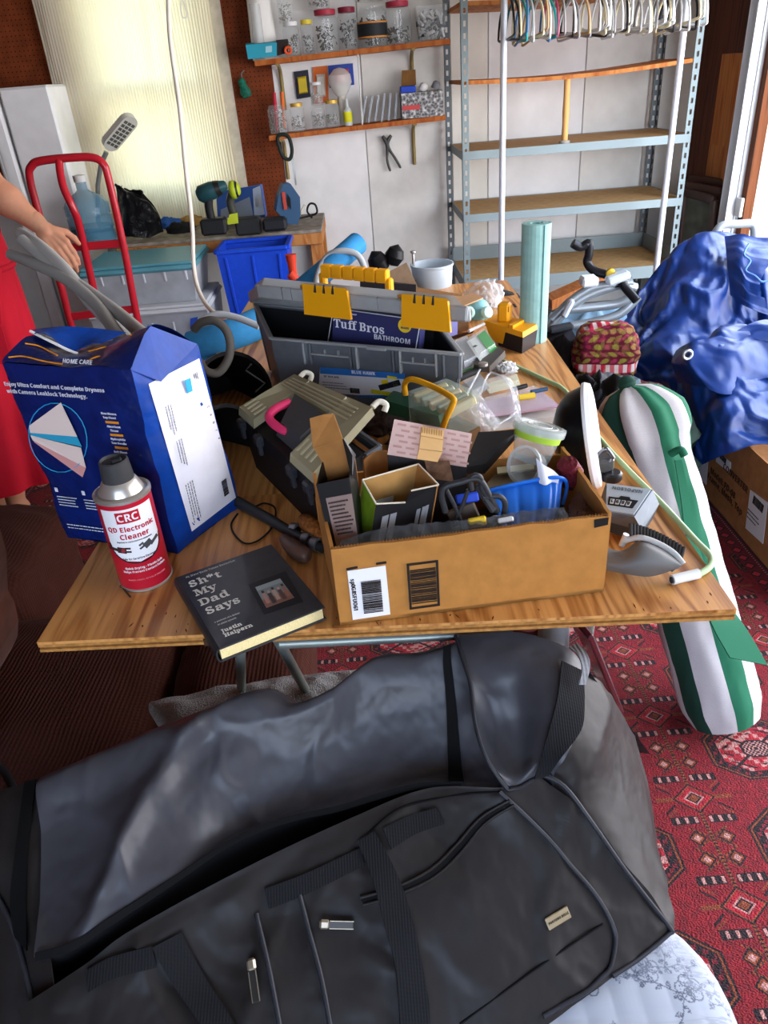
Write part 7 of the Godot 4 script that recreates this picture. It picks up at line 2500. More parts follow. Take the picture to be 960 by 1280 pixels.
	# drills
	var drill := func(label: String, hx0: Array, hx1: Array, hr: float, grip: Array, foot: Array, head_m: Material, grip_m: Material, foot_m: Material, zz: float) -> void:
		var o := thing("cordless_drill", label, "drill", pz(foot[0], foot[3], zz))
		var s2 := G()
		var a := pz(hx0[0], hx0[1], zz)
		var b := pz(hx1[0], hx1[1], zz)
		tube(s2, [a, a.lerp(b, 0.12), a.lerp(b, 0.5), a.lerp(b, 0.62), a.lerp(b, 0.95), b], [hr * 0.6, hr, hr, hr * 0.9, hr * 0.55, hr * 0.4], 16)
		wobj("head", s2, head_m, o)
		s2 = G()
		tube(s2, [a.lerp(b, 0.63), a.lerp(b, 0.66), a.lerp(b, 0.8)], [hr * 0.93, hr * 0.9, hr * 0.75], 16)
		wobj("chuck_ring", s2, mat("2a2a28", 0.4, 0.4), o)
		s2 = G()
		tube(s2, curve([a.lerp(b, 0.4), pz(grip[0], grip[1], zz), pz(grip[2], grip[3], zz)], 4), 0.024, 10)
		wobj("grip", s2, grip_m, o)
		s2 = G()
		bone_box(s2, pz(foot[0] - foot[2] / 2.0, foot[3], zz) - Vector3(0, 0, 0.045), pz(foot[0] + foot[2] / 2.0, foot[1], zz) + Vector3(0, 0, 0.045), 0.012)
		wobj("battery", s2, foot_m, o)
	var blk := mat("222324", 0.5)
	drill.call("black cordless drill with a dark teal head on the bench's edge", [247, 245], [283, 231], 0.048, [261, 258, 265, 276], [268, 271, 28, 294], mat("24474c", 0.4), blk, blk, -4.52)
	drill.call("lime green and black cordless drill behind the darker drill", [287, 238], [300, 236], 0.05, [288, 252, 292, 268], [311, 270, 28, 294], mat("a6b82a", 0.4), mat("3a3c34", 0.5), mat("2a2b2b", 0.5), -4.6)
	st = G()
	hull8(st, [pz(283, 281, -4.55), pz(298, 279, -4.55), pz(298, 279, -4.65), pz(283, 281, -4.65)], [pz(287, 268, -4.55), pz(297, 266, -4.55), pz(297, 266, -4.65), pz(287, 268, -4.65)])
	tag(obj("green_tool_foot", st, mat("aebd2c", 0.45)), "lime green plastic tool foot between the two drills", "tool part")
	# printed carton behind
	var ct := thing("blue_carton", "blue and white printed carton standing behind the drills", "carton", pz(302, 272, -4.9))
	st = G()
	hull8(st, [pz(272, 272, -4.95), pz(332, 272, -4.80), pz(334, 268, -4.95), pz(276, 270, -5.08)], [pz(270, 240, -4.95), pz(325, 231, -4.80), pz(328, 230, -4.95), pz(275, 240, -5.08)])
	wobj("body", st, mat("3f66ae", 0.5), ct)
	for q in [["c8d6e8", [[316, 236], [325, 232], [331, 268], [318, 270]]], ["8f9aa8", [[276, 262], [312, 246], [317, 271], [276, 271]]], ["dfe4e8", [[318, 246], [326, 246], [327, 258], [319, 259]]]]:
		st = G()
		var n := (pz(325, 231, -4.80) - pz(270, 240, -4.95)).cross(Vector3.UP).normalized()
		plate(st, q[1].map(func(a): return ppl(a[0], a[1], pz(272, 272, -4.95), n) + Vector3(0, 0, 0.003)), 0.001, true)
		wobj("printed_panel", st, mat(q[0], 0.5), ct)
	# blue power tool on its side, with its cable
	var pt := thing("blue_planer", "dark blue hand held power tool tipped up at the bench's right end", "power tool", pz(352, 284, -4.65))
	st = G()
	var zp := -4.65
	var outl := [[350, 229], [359, 229], [371, 246], [372, 268], [368, 280], [356, 279], [341, 262], [344, 244]]
	var poly := []
	var org := pz(356, 255, zp)
	for q in outl:
		var p := pz(q[0], q[1], zp) - org
		poly.append(Vector2(p.x, p.y))
	prism(st, poly, 0.09, Transform3D(Basis(Vector3.UP, 0.25), org - Vector3(0, 0, 0.045)))
	wobj("housing", st, mat("2b4a68", 0.4), pt)
	st = G()
	plate(st, [pz(359, 242, zp + 0.056), pz(363, 248, zp + 0.054), pz(364, 262, zp + 0.053), pz(359, 256, zp + 0.056)], 0.004, true)
	wobj("handle_opening", st, mat("0f1418", 0.6), pt)
	st = G()
	bar(st, pz(354, 240, zp + 0.058), pz(357, 262, zp + 0.058), 0.02, 0.004, Vector3.BACK, 0.001)
	wobj("red_lettering", st, mat("b0483a", 0.5), pt)
	st = G()
	bone_box(st, pz(331, 287, zp + 0.02), pz(357, 272, zp + 0.12), 0.015)
	wobj("motor_block", st, mat("25262a", 0.45), pt)
	st = G()
	bar(st, pz(369, 280, zp), pz(381, 256, zp - 0.02), 0.012, 0.07, Vector3.BACK, 0.002)
	wobj("base_plate", st, mat("b9b29a", 0.4, 0.5), pt)
	st = G()
	tube(st, curve([pz(374, 273, -4.7), pz(386, 270, -4.75), pz(396, 266, -4.75), pz(394, 256, -4.75), pz(387, 255, -4.75), pz(384, 264, -4.75), pz(390, 272, -4.72)], 5), 0.006, 6)
	wobj("power_cable", st, mat("1d1d1e", 0.5), pt)
	# storage boxes with lids under the bench's near edge
	var x0 := -1.50
	var x1 := pz(243, 330, -4.1).x
	for i in 2:
		var sb := thing("storage_box", ["translucent storage box with a teal lid on top of the other one", "translucent storage box with a white lid beneath the teal one"][i], "storage box", Vector3((x0 + x1) / 2, 0.02, -4.3))
		var top := pz(243, 330, -4.08).y + 0.02 if i == 0 else pz(250, 383, -4.05).y + 0.02
		var bot := pz(250, 383, -4.05).y + 0.022 if i == 0 else 0.02
		st = G()
		var w2 := 0.0 if i == 0 else 0.035
		hull8(st, [Vector3(x0 + 0.04, bot, -4.5), Vector3(x1 - 0.03 + w2, bot, -4.5), Vector3(x1 - 0.03 + w2, bot, -4.10 + w2), Vector3(x0 + 0.04, bot, -4.10 + w2)], [Vector3(x0, top - 0.03, -4.52), Vector3(x1 + w2, top - 0.03, -4.52), Vector3(x1 + w2, top - 0.03, -4.07 + w2), Vector3(x0, top - 0.03, -4.07 + w2)])
		wobj("body", st, mat("bcc4ca", 0.35, 0.0, {"mottle": 0.12, "tri": 1.5, "back": "8a9298"}), sb)
		st = G()
		for q in [[top - 0.045, top - 0.018, 0.012], [top - 0.018, top, 0.0]]:
			box(st, Vector3((x0 + x1 + w2) / 2, (q[0] + q[1]) / 2, -4.295 + w2 / 2), Vector3(x1 - x0 + w2 + q[2] * 2, q[1] - q[0], 0.46 + w2 + q[2] * 2), Basis(), 0.012)
		wobj("lid", st, [mat("5c9aa8", 0.4), mat("ccd2d6", 0.4)][i], sb)
		for kk in 5:
			st = G()
			var xx := lerpf(x0 + 0.1, x1 - 0.05, kk / 4.0)
			bar(st, Vector3(xx, lerpf(bot, top, 0.55), -4.082 + w2), Vector3(xx, lerpf(bot, top, 0.82), -4.072 + w2), 0.012, 0.01, Vector3.BACK, 0.002)
			wobj("rib", st, mat("c9d0d6", 0.35), sb)
		if i == 1:
			st = G()
			plate(st, [pz(238, 398, -4.03), pz(247, 396, -4.03), pz(247, 410, -4.03), pz(238, 411, -4.03)], 0.002, true)
			wobj("blue_label", st, mat("2b4fb0", 0.5), sb)
	# blue recycling bin
	var rb := thing("recycling_bin", "bright blue plastic recycling bin under the bench's right end", "recycling bin", Vector3(-0.6, 0, -4.4))
	var bz := -4.22
	var p0 := pz(270, 316, bz)
	var p1 := pz(359, 311, bz)
	var bm := mat("1f4cd0", 0.35, 0.0, {"mottle": 0.08, "tri": 4.0})
	var bh := p0.y
	var rim4 := [Vector3(p0.x, bh, bz), Vector3(p1.x, bh, bz), Vector3(p1.x, bh, bz - 0.30), Vector3(p0.x, bh, bz - 0.30)]
	var bot4 := []
	var bcn: Vector3 = (rim4[0] + rim4[2]) / 2.0
	for q in rim4:
		var e: Vector3 = (q as Vector3).lerp(bcn, 0.2)
		bot4.append(Vector3(e.x, 0.0, e.z))
	for i in 4:
		var j := (i + 1) % 4
		st = G()
		plate(st, [rim4[i], rim4[j], bot4[j], bot4[i]], 0.006)
		wobj("wall", st, bm, rb)
	st = G()
	for i in 4:
		bar(st, rim4[i], rim4[(i + 1) % 4], 0.03, 0.022, Vector3.UP, 0.005)
	wobj("rim", st, bm, rb)
	st = G()
	plate(st, bot4, 0.006)
	wobj("base", st, bm, rb)
	for e in [0.12, 0.5, 0.88]:
		st = G()
		bar(st, rim4[0].lerp(rim4[1], e) + Vector3(0, -0.03, 0.004), bot4[0].lerp(bot4[1], e) + Vector3(0, 0.06, 0.004), 0.014, 0.008, Vector3.BACK, 0.002)
		wobj("rib", st, bm, rb)
	# orange red plumbing piece beside it
	var rp := thing("red_funnel", "orange red plastic funnel piece right of the blue bin", "funnel", pz(366, 360, -3.6))
	st = G()
	tube(st, [pz(363, 318, -3.6), pz(365, 332, -3.6), pz(367, 348, -3.6)], [0.026, 0.02, 0.018], 14)
	tube(st, [pz(362, 342, -3.58), pz(372, 352, -3.58), pz(376, 366, -3.58)], [0.02, 0.026, 0.022], 14)
	wobj("spout", st, mat("c8402a", 0.4), rp)
	st = G()
	bone_box(st, Vector3(rp.position.x - 0.11, 0, -3.72), Vector3(rp.position.x + 0.09, rp.position.y, -3.5), 0.005)
	tag(obj("brown_carton", st, cardboard("6f5038")), "dark brown carton under the orange red funnel piece", "carton")

# ---------- rack with shelves ----------
func upright(parent: Node, x: float, z: float, h: float, sx: float, sz: float, m: Material) -> void:
	# slotted angle iron: two flanges pierced by real slots
	for f in 2:
		var st := G()
		var w := 0.036
		var slot := 0.013
		var pitch := 0.055
		var y := 0.0
		var put2 := func(a: float, b: float, y0: float, y1: float) -> void:
			if f == 0:
				box(st, Vector3(x + sx * (a + b) / 2.0, (y0 + y1) / 2.0, z), Vector3(b - a, y1 - y0, 0.0025))
			else:
				box(st, Vector3(x, (y0 + y1) / 2.0, z + sz * (a + b) / 2.0), Vector3(0.0025, y1 - y0, b - a))
		put2.call(0.0, 0.5 * (w - slot), 0.0, h)
		put2.call(0.5 * (w + slot), w, 0.0, h)
		while y < h:
			put2.call(0.5 * (w - slot), 0.5 * (w + slot), y, minf(y + pitch - 0.026, h))
			y += pitch
		wobj("post_flange", st, m, parent)
func rack() -> void:
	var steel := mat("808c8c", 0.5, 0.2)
	var x0 := 0.605
	var x1 := 1.895
	var zf := -4.6
	var zb := -5.17
	var rk := thing("metal_rack", "tall slotted grey steel rack with mostly empty shelves", "shelving rack", Vector3(1.25, 0, -4.9))
	upright(rk, x0, zf, 2.2, 1, -1, steel)
	upright(rk, x1, zf, 2.2, -1, -1, steel)
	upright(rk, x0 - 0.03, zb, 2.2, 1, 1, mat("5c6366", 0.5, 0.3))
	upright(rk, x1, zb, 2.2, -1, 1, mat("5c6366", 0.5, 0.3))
	var brown := mat("b8925f", 0.75, 0.0, {"mottle": 0.15, "tri": 3.0})
	for q in [[0.372, 0.07], [0.75, 0.042], [1.085, 0.042]]:
		var st := G()
		for e in [[zf + 0.002, 1], [zb - 0.002, 1]]:
			bone_box(st, Vector3(x0, q[0] - q[1], e[0] - 0.004), Vector3(x1, q[0] + 0.003, e[0] + 0.001), 0.001)
		for x in [x0, x1]:
			bone_box(st, Vector3(x - 0.003, q[0] - q[1], zb), Vector3(x + 0.003, q[0] + 0.003, zf), 0.001)
		var edge := wobj("shelf_frame", st, steel, rk)
		st = G()
		bone_box(st, Vector3(x0 + 0.004, q[0] - 0.012, zb + 0.004), Vector3(x1 - 0.004, q[0], zf - 0.004), 0.001)
		wobj("shelf_board", st, brown, edge)
	var st := G()
	bone_box(st, Vector3(x0, 0.372, zb - 0.002), Vector3(x1, 0.46, zb + 0.004), 0.001)
	bone_box(st, Vector3(x1 - 0.004, 0.372, zb), Vector3(x1 + 0.002, 0.46, zf), 0.001)
	wobj("back_rail", st, steel, rk)
	# loose wooden boards as the upper shelves
	var wood := mat("bd7f45", 0.6, 0.0, {"tex": grain_tex("ply", Color("c89a6c"), Color("fff4e4"), 8.0, 1.5, 256, 256), "tri": Vector3(1, 2, 2)})
	for q in [[1.445, "long sagging wooden board shelf above the steel shelves"], [1.80, "wooden board shelf at the top of the rack behind the hangers"]]:
		st = G()
		sheet(st, 24, 2, func(u, v): return Vector3(lerpf(x0 - 0.0, x1 - 0.02, u), q[0] - 0.022 * sin(u * PI) + 0.02 * (u - 0.5), lerpf(zb, zf - 0.005, v)), 0.02)
		tag(obj("shelf_board", st, wood), q[1], "shelf board")
	var pp := thing("wooden_prop", "short turned wooden post propping up the sagging board", "post", Vector3(1.16, 1.085, zf - 0.06))
	st = G()
	var pc := pz(706, 178, zf - 0.05)
	lathe(st, [Vector2(0, 0.0), Vector2(0.018, 0.0), Vector2(0.017, 0.10), Vector2(0.0195, 0.16), Vector2(0.017, 0.22), Vector2(0.018, 0.338), Vector2(0, 0.338)], Transform3D(Basis(), Vector3(pc.x, 1.086, zf - 0.06)), 14)
	wobj("post", st, mat("d0a060", 0.5), pp)
	st = G()
	lathe(st, [Vector2(0, 0.0), Vector2(0.032, 0.0), Vector2(0.030, 0.014), Vector2(0, 0.016)], Transform3D(Basis(), Vector3(pc.x, 1.0855, zf - 0.06)), 16)
	wobj("foot", st, mat("9c9a92", 0.5), pp)
	# garment rail
	var white := mat("d4d8dc", 0.35, 0.2)
	var gr := thing("garment_rail", "white tubular garment rail standing in front of the steel rack", "garment rail", Vector3(1.2, 0, -4.3))
	var gz := -4.3
	var gx0 := pz(628, 200, gz).x
	var gx1 := pz(836, 200, gz).x
	var gh := 1.865
	for x in [gx0, gx1]:
		st = G()
		tube(st, [Vector3(x, 0.03, gz), Vector3(x, gh, gz)], 0.0165, 12)
		wobj("pole", st, white, gr)
		st = G()
		tube(st, [Vector3(x, 0.03, gz - 0.22), Vector3(x, 0.03, gz + 0.22)], 0.0165, 10)
		wobj("foot", st, white, gr)
	st = G()
	tube(st, [Vector3(gx0 - 0.02, gh, gz), Vector3(gx1 + 0.06, gh, gz)], 0.0165, 12)
	wobj("rail", st, white, gr)
	# hangers
	st = G()
	tube(st, curve([Vector3(0, -0.075, 0.03), Vector3(0, -0.12, 0.15), Vector3(0, -0.165, 0.195), Vector3(0, -0.215, 0.208), Vector3(0, -0.235, 0.19), Vector3(0, -0.232, 0.0), Vector3(0, -0.235, -0.19), Vector3(0, -0.215, -0.208), Vector3(0, -0.165, -0.195), Vector3(0, -0.12, -0.15), Vector3(0, -0.075, -0.03)], 4, true), 0.0055, 6, true, true)
	var body := mesh_of(st)
	st = G()
	tube(st, curve([Vector3(0, -0.075, 0.0), Vector3(0, -0.03, 0.004), Vector3(0, -0.005, 0.022), Vector3(0, 0.018, 0.018), Vector3(0, 0.024, 0.0), Vector3(0, 0.014, -0.018)], 4), 0.0028, 6)
	var hook := mesh_of(st)
	rng.seed = 17
	var tints := {"black": "1d1d1f", "grey": "9a9896", "white": "dadbd8", "teal": "2a9a98", "blue": "4a78a8", "pink": "b8486a", "cream": "e4d6ae", "tan": "c9a070"}
	var odd := ["black", "black", "cream", "teal", "blue", "white", "cream", "tan", "teal", "white", "blue", "pink", "grey", "white", "grey", "black", "tan", "grey", "white", "black"]
	var n := 46
	for i in n:
		var u := float(i) / (n - 1)
		var left := i < 20
		var kind: String = odd[i] if left else ["white", "cream", "white", "white", "grey"][i % 5]
		if i in [27, 38, 42]: kind = "black"
		var label := "%s plastic clothes hanger, %s from the %s end of the garment rail" % [kind, ORD[i] if left else ORD[n - 1 - i], "left" if left else "right"]
		var h := thing("clothes_hanger", label, "hanger", Vector3(lerpf(gx0 + 0.01, gx1 + 0.03, u) + rng.randf_range(-0.006, 0.006), gh, gz), 0.0, "%s hangers in the %s half" % [kind, "left" if left else "right"])
		h.scale = Vector3(1, 1.15, 1.1)
		h.rotation = Vector3(rng.randf_range(-0.12, 0.12), rng.randf_range(-0.12, 0.12) + (0.35 if i in [18, 19, 30] else 0.0), rng.randf_range(-0.05, 0.05))
		var m := mat(tints[kind], 0.4)
		inst("frame", body, m, h)
		inst("hook", hook, mat("b8b8b4", 0.3, 0.7), h)

# ---------- shelves on the white wall ----------
func jar(label: String, c: Vector3, r: float, h: float, lid: String, fill: String, amount: float, sd: int) -> Node3D:
	var t := thing("jar", label, "jar", c)
	var st := G()
	lathe(st, [Vector2(0, 0.002), Vector2(r * 0.94, 0.002), Vector2(r, 0.008), Vector2(r, h * 0.78), Vector2(r * 0.8, h * 0.87), Vector2(r * 0.8, h * 0.9)], Transform3D(), 24)
	obj("glass", st, mat("c3cbca", 0.06, 0.0, {"alpha": 0.16}), t)
	if lid:
		st = G()
		lathe(st, [Vector2(r * 0.84, h * 0.87), Vector2(r * 0.86, h * 0.99), Vector2(r * 0.8, h), Vector2(0, h)], Transform3D(), 24)
		obj("lid", st, mat(lid, 0.4, 0.3 if lid == "c9a24a" else 0.0), t)
	# what it holds: many small hard bits
	st = G()
	rng.seed = sd
	for i in 60:
		var a := rng.randf() * TAU
		var q := sqrt(rng.randf()) * r * 0.86
		var l := r * rng.randf_range(0.12, 0.4)
		var p := Vector3(cos(a) * q, rng.randf_range(0.015, maxf(h * 0.8 * amount, 0.02)), sin(a) * q)
		var d := Vector3(rng.randf() - 0.5, rng.randf() - 0.5, rng.randf() - 0.5).normalized()
		bar(st, p - d * l / 2, p + d * l / 2, l * 0.3, l * 0.3)
	var c2 := obj("hardware_pieces", st, mat(fill, 0.7), t)
	c2.set_meta("kind", "stuff")
	return t

func wall_shelves() -> void:
	var wood := mat("b06a34", 0.6, 0.0, {"tex": grain_tex("ply", Color("c89a6c"), Color("fff4e4"), 8.0, 1.5, 256, 256), "tri": Vector3(1, 2, 2)})
	var zf := BACK + 0.24
	var zb := BACK + 0.02
	var zm := BACK + 0.13
	var up0 := pz(318, 76, zf)
	var up1 := pz(563, 48, zf)
	var lw0 := pz(336, 170, zf)
	var lw1 := pz(557, 144, zf)
	for q in [[up0, up1, "upper wooden wall shelf crowded with jars"], [lw0, lw1, "lower wooden wall shelf with jars and a patterned box"]]:
		var st := G()
		var a: Vector3 = q[0]
		var b: Vector3 = q[1]
		hull8(st, [a + Vector3(0, -0.026, 0), b + Vector3(0, -0.026, 0), Vector3(b.x, b.y - 0.026, zb), Vector3(a.x, a.y - 0.026, zb)], [a, b, Vector3(b.x, b.y, zb), Vector3(a.x, a.y, zb)])
		tag(obj("wall_shelf", st, wood), q[2], "shelf")
	var brass := mat("8c7a4a", 0.5, 0.4)
	for q in [[345, true, "curved brass bracket under the upper shelf's left end"], [517, true, "curved brass bracket under the upper shelf's right end"], [350, false, "brass bracket under the lower shelf's left end"], [519, false, "brass bracket under the lower shelf's right end"]]:
		var a: Vector3 = up0.lerp(up1, (q[0] - 318.0) / 245.0) if q[1] else lw0.lerp(lw1, (q[0] - 336.0) / 221.0)
		var st := G()
		tube(st, curve([Vector3(a.x, a.y - 0.03, zf - 0.02), Vector3(a.x, a.y - 0.034, zm), Vector3(a.x, a.y - 0.06, zb + 0.03), Vector3(a.x, a.y - 0.12, zb + 0.012), Vector3(a.x, a.y - 0.27, zb + 0.008)], 5), 0.011, 8)
		tag(obj("shelf_bracket", st, brass), q[2], "bracket")
	var U := func(x: float) -> Vector3:
		var p := up0.lerp(up1, (x - 318.0) / 245.0)
		return Vector3(p.x, p.y + 0.001, zm + 0.02)
	var W := func(x: float) -> Vector3:
		var p := lw0.lerp(lw1, (x - 336.0) / 221.0)
		return Vector3(p.x, p.y + 0.001, zm + 0.02)
	var k := 0.00475
	var red := "a83444"
	var gold := "c9a24a"
	# upper shelf: lower row, then those stacked on them
	var ups := [[366, 10, 36, "d8d8d4", "5a4c40", 0.8, "small jar with a white lid right of the teal box"], [386, 8, 36, "d8c040", "57534c", 0.7, "slim jar with a yellow lid on the upper shelf"], [410, 15, 44, red, "4e4238", 0.8, "wide jar with a red lid left of the slim dark jar"], [437, 12, 44, "7a2434", "4a4644", 0.9, "dark filled jar with a wine red lid on the upper shelf"], [468, 18, 46, "", "4a3a2c", 0.8, "widest jar with a black printed band on the upper shelf"], [500, 16, 44, red, "5a5244", 0.5, "half full wide jar with a red lid near the glass bowl"]]
	for i in ups.size():
		var q: Array = ups[i]
		var c: Vector3 = U.call(q[0])
		jar(q[6], c, q[1] * k, q[2] * k, q[3], q[4], q[5], 60 + i)
	var stack := [[362, 9, 36, 34, "c8d028", "8f8678", "small jar with a lime yellow lid stacked on the white lidded jar"], [404, 13, 36, 44, "", "7a7068", "jar stacked on the wide red lidded jar, cut by the frame"], [467, 17, 36, 46, "", "706a62", "big clear jar stacked on the black banded jar"], [500, 13, 36, 44, "", "6a665f", "jar stacked on the half full red lidded jar"]]
	for i in stack.size():
		var q: Array = stack[i]
		jar(q[6], U.call(q[0]) + Vector3(0, q[3] * k + 0.002, 0), q[1] * k, q[2] * k, q[4], q[5], 0.7, 80 + i)
	var lb := G()
	var lc: Vector3 = U.call(468)
	lathe(lb, [Vector2(18.4 * k, 0.045), Vector2(18.4 * k, 0.125)], Transform3D(Basis(), lc), 24)
	var band := obj("printed_band", lb, mat("26282a", 0.5))
	tag(band, "black printed label band round the widest jar", "label band")
	for y in [0.05, 0.12]:
		lb = G()
		lathe(lb, [Vector2(18.5 * k, y - 0.004), Vector2(18.5 * k, y + 0.004)], Transform3D(Basis(), lc), 24)
		wobj("orange_line", lb, mat("c8843a", 0.5), band)
	var st := G()
	# glass bowl of parts
	var bw := thing("glass_bowl", "clear square tub of black and silver parts at the upper shelf's end", "tub", U.call(541))
	hull8(st, [Vector3(-0.07, 0.003, 0.06), Vector3(0.07, 0.003, 0.06), Vector3(0.07, 0.003, -0.06), Vector3(-0.07, 0.003, -0.06)], [Vector3(-0.09, 0.17, 0.08), Vector3(0.09, 0.17, 0.08), Vector3(0.09, 0.17, -0.08), Vector3(-0.09, 0.17, -0.08)])
	obj("tub_wall", st, mat("e0e8e8", 0.06, 0.0, {"alpha": 0.2}), bw)
	for m in [["26282a", 3], ["c8c8c4", 4]]:
		st = G()
		rng.seed = m[1]
		for i in 34:
			var p := Vector3(rng.randf_range(-0.065, 0.065), rng.randf_range(0.02, 0.14), rng.randf_range(-0.05, 0.06))
			var d := Vector3(rng.randf() - 0.5, rng.randf() - 0.5, rng.randf() - 0.5).normalized() * 0.022
			bar(st, p - d, p + d, 0.014, 0.012)
		obj("loose_parts", st, mat(m[0], 0.6), bw).set_meta("kind", "stuff")
	# white paper roll, clear sleeve, teal box with orange ring
	st = G()
	var rc: Vector3 = U.call(330)
	lathe(st, [Vector2(0.02, 0.0), Vector2(0.078, 0.0), Vector2(0.066, 0.36), Vector2(0.02, 0.36)], Transform3D(Basis(), Vector3(rc.x, rc.y, zb + 0.085)), 28)
	tag(obj("paper_roll", st, mat("dcd9d2", 0.8)), "tall white paper roll at the left end of the upper shelf", "paper roll")
	st = G()
	lathe(st, [Vector2(0.001, 0.07), Vector2(0.03, 0.07), Vector2(0.03, 0.26), Vector2(0.001, 0.26)], Transform3D(Basis(), U.call(326) + Vector3(0, 0.01, 0.035)), 20)
	tag(obj("clear_sleeve", st, mat("d4d6d2", 0.1, 0.0, {"alpha": 0.5})), "short clear plastic sleeve in front of the paper roll", "sleeve")
	var tb := thing("teal_box", "small open teal cardboard box at the upper shelf's left end", "box", pz(328, 72, zf - 0.01))
	st = G()
	hull8(st, [pz(310, 74, zf + 0.02), pz(346, 70, zf + 0.02), pz(346, 68, zf - 0.1), pz(310, 72, zf - 0.1)], [pz(307, 56, zf + 0.02), pz(346, 53, zf + 0.02), pz(346, 51, zf - 0.1), pz(307, 54, zf - 0.1)])
	wobj("body", st, mat("2f98ac", 0.5), tb)
	st = G()
	hull8(st, [pz(346, 70, zf + 0.019), pz(360, 66, zf + 0.01), pz(360, 64, zf - 0.1), pz(346, 68, zf - 0.1)], [pz(345, 52, zf + 0.019), pz(360, 50, zf + 0.01), pz(360, 49, zf - 0.1), pz(345, 50, zf - 0.1)])
	wobj("open_end", st, mat("2c2422", 0.8), tb)
	st = G()
	plate(st, [pz(332, 58, zf + 0.022), pz(340, 57, zf + 0.022), pz(340, 65, zf + 0.022), pz(332, 66, zf + 0.022)], 0.001, true)
	wobj("pale_mark", st, mat("9cc8d0", 0.5), tb)
	st = G()
	var ring := []
	for i in 16:
		ring.append(pz(360, 63, zf + 0.03) + Vector3(cos(i * TAU / 16), sin(i * TAU / 16), 0) * 0.016)
	tube(st, ring, 0.007, 8, false, true)
	tag(obj("orange_ring", st, mat("d8542a", 0.4)), "bright orange plastic ring beside the teal box", "ring")
	# lower shelf
	for i in 5:
		var q: Array = [[348, 12, 36, "", "7c6a60", 0.9, "open jar of tools at the lower shelf's left end"], [373, 9, 32, gold, "88847a", 0.7, "jar with a gold lid next to the open jar of tools"], [399, 9, 26, "", "8c8880", 0.8, "small open jar between the two gold lidded jars"], [417, 9, 31, gold, "908c80", 0.6, "jar with a gold lid left of the yellow bottle"], [399.5, 8, 26, "d0d0cc", "9a968c", 0.7, "small jar stacked on the small open jar"]][i]
		jar(q[6], W.call(q[0]) + Vector3(0, 26 * k + 0.002 if i == 4 else 0.0, 0), q[1] * k, q[2] * k, q[3], q[4], q[5], 90 + i)
	for q in [["screwdriver", "screwdriver with an orange handle in the jar of tools", 355, 0.0, "d86a2a"], ["marker", "red capped marker in the jar of tools", 346, 0.03, "b0283a"]]:
		st = G()
		var c: Vector3 = W.call(q[2]) + Vector3(0, 0.02, q[3])
		tube(st, [c, c + Vector3(0.004, 0.10, 0), c + Vector3(0.006, 0.11, 0), c + Vector3(0.01, 0.20, 0)], [0.006, 0.006, 0.012, 0.011], 8)
		tag(obj(q[0], st, mat(q[4], 0.4)), q[1], "tool")
	var gb := thing("glue_bottle", "small bottle with a yellow label right of the gold lidded jars", "bottle", W.call(436))
	st = G()
	lathe(st, [Vector2(0, 0), Vector2(0.026, 0), Vector2(0.026, 0.08), Vector2(0.01, 0.1), Vector2(0.008, 0.14), Vector2(0, 0.14)], Transform3D(), 16)
	obj("bottle", st, mat("c8ccc8", 0.3), gb)
	st = G()
	lathe(st, [Vector2(0.027, 0.02), Vector2(0.027, 0.075)], Transform3D(), 16)
	obj("yellow_label", st, mat("d4d024", 0.5), gb)
	var gl := thing("glass_globe", "clear round glass globe above the yellow labelled bottle", "globe", W.call(430) + Vector3(0, 0.16, -0.05))
	st = G()
	lathe(st, [Vector2(0.03, 0.0), Vector2(0.045, 0.02), Vector2(0.07, 0.07), Vector2(0.065, 0.11), Vector2(0.035, 0.14), Vector2(0, 0.15)], Transform3D(), 24)
	obj("glass", st, mat("e4e2d8", 0.1, 0.0, {"alpha": 0.55}), gl)
	st = G()
	lathe(st, [Vector2(0, -0.155), Vector2(0.024, -0.155), Vector2(0.026, 0.0), Vector2(0, 0.0)], Transform3D(), 16)
	obj("base", st, mat("b8b4a8", 0.4), gl)
	# carded packs hung on the wall
	for q in [["orange_card_pack", "orange carded pack of parts hung left of the blue card", [[391, 84], [409, 82], [411, 128], [393, 130]], "c8662a", "c8c4b8"], ["yellow_card_pack", "dark carded pack with a yellow picture hung on the wall", [[367, 90], [385, 87], [389, 121], [371, 124]], "2a2c3a", "d8c02a"], ["blue_card_pack", "blue carded pack with red lettering hung on the wall", [[410, 82], [441, 79], [443, 106], [412, 110]], "32489a", "b8485a"]]:
		var o := thing(q[0], q[1], "carded pack", pz(q[2][0][0], q[2][0][1], zb + 0.01))
		st = G()
		var p: Array = q[2].map(func(a): return pz(a[0], a[1], zb + 0.012))
		plate(st, p, 0.003)
		wobj("card", st, mat(q[3], 0.5), o)
		st = G()
		var c: Vector3 = (p[0] + p[1] + p[2] + p[3]) / 4.0 + Vector3(0, -0.008, 0.004)
		hull8(st, p.map(func(a): return c + (a - c) * 0.62), p.map(func(a): return c + (a - c) * 0.5 + Vector3(0, 0, 0.014)))
		wobj("picture_blister", st, mat(q[4], 0.35), o)
	# clear sleeves leaning in a row
	for i in 6:
		st = G()
		var x := 454.0 + i * 8.0
		var c: Vector3 = W.call(x)
		box(st, c + Vector3(0.012, 0.075, 0), Vector3(0.014, 0.15 - 0.006 * (i % 3), 0.10), Basis(Vector3.BACK, -0.28 + 0.03 * i), 0.003)
		tag(obj("clear_case", st, mat("c4ccd4", 0.12, 0.0, {"alpha": 0.45})), "clear plastic sleeve, %s from the left in the leaning row on the shelf" % ORD[i], "sleeve", "clear sleeves leaning on the lower shelf")
	# black and white patterned box with things in it
	var pb := thing("patterned_box", "black and white patterned box at the lower shelf's right end", "box", W.call(530))
	var pm := StandardMaterial3D.new()
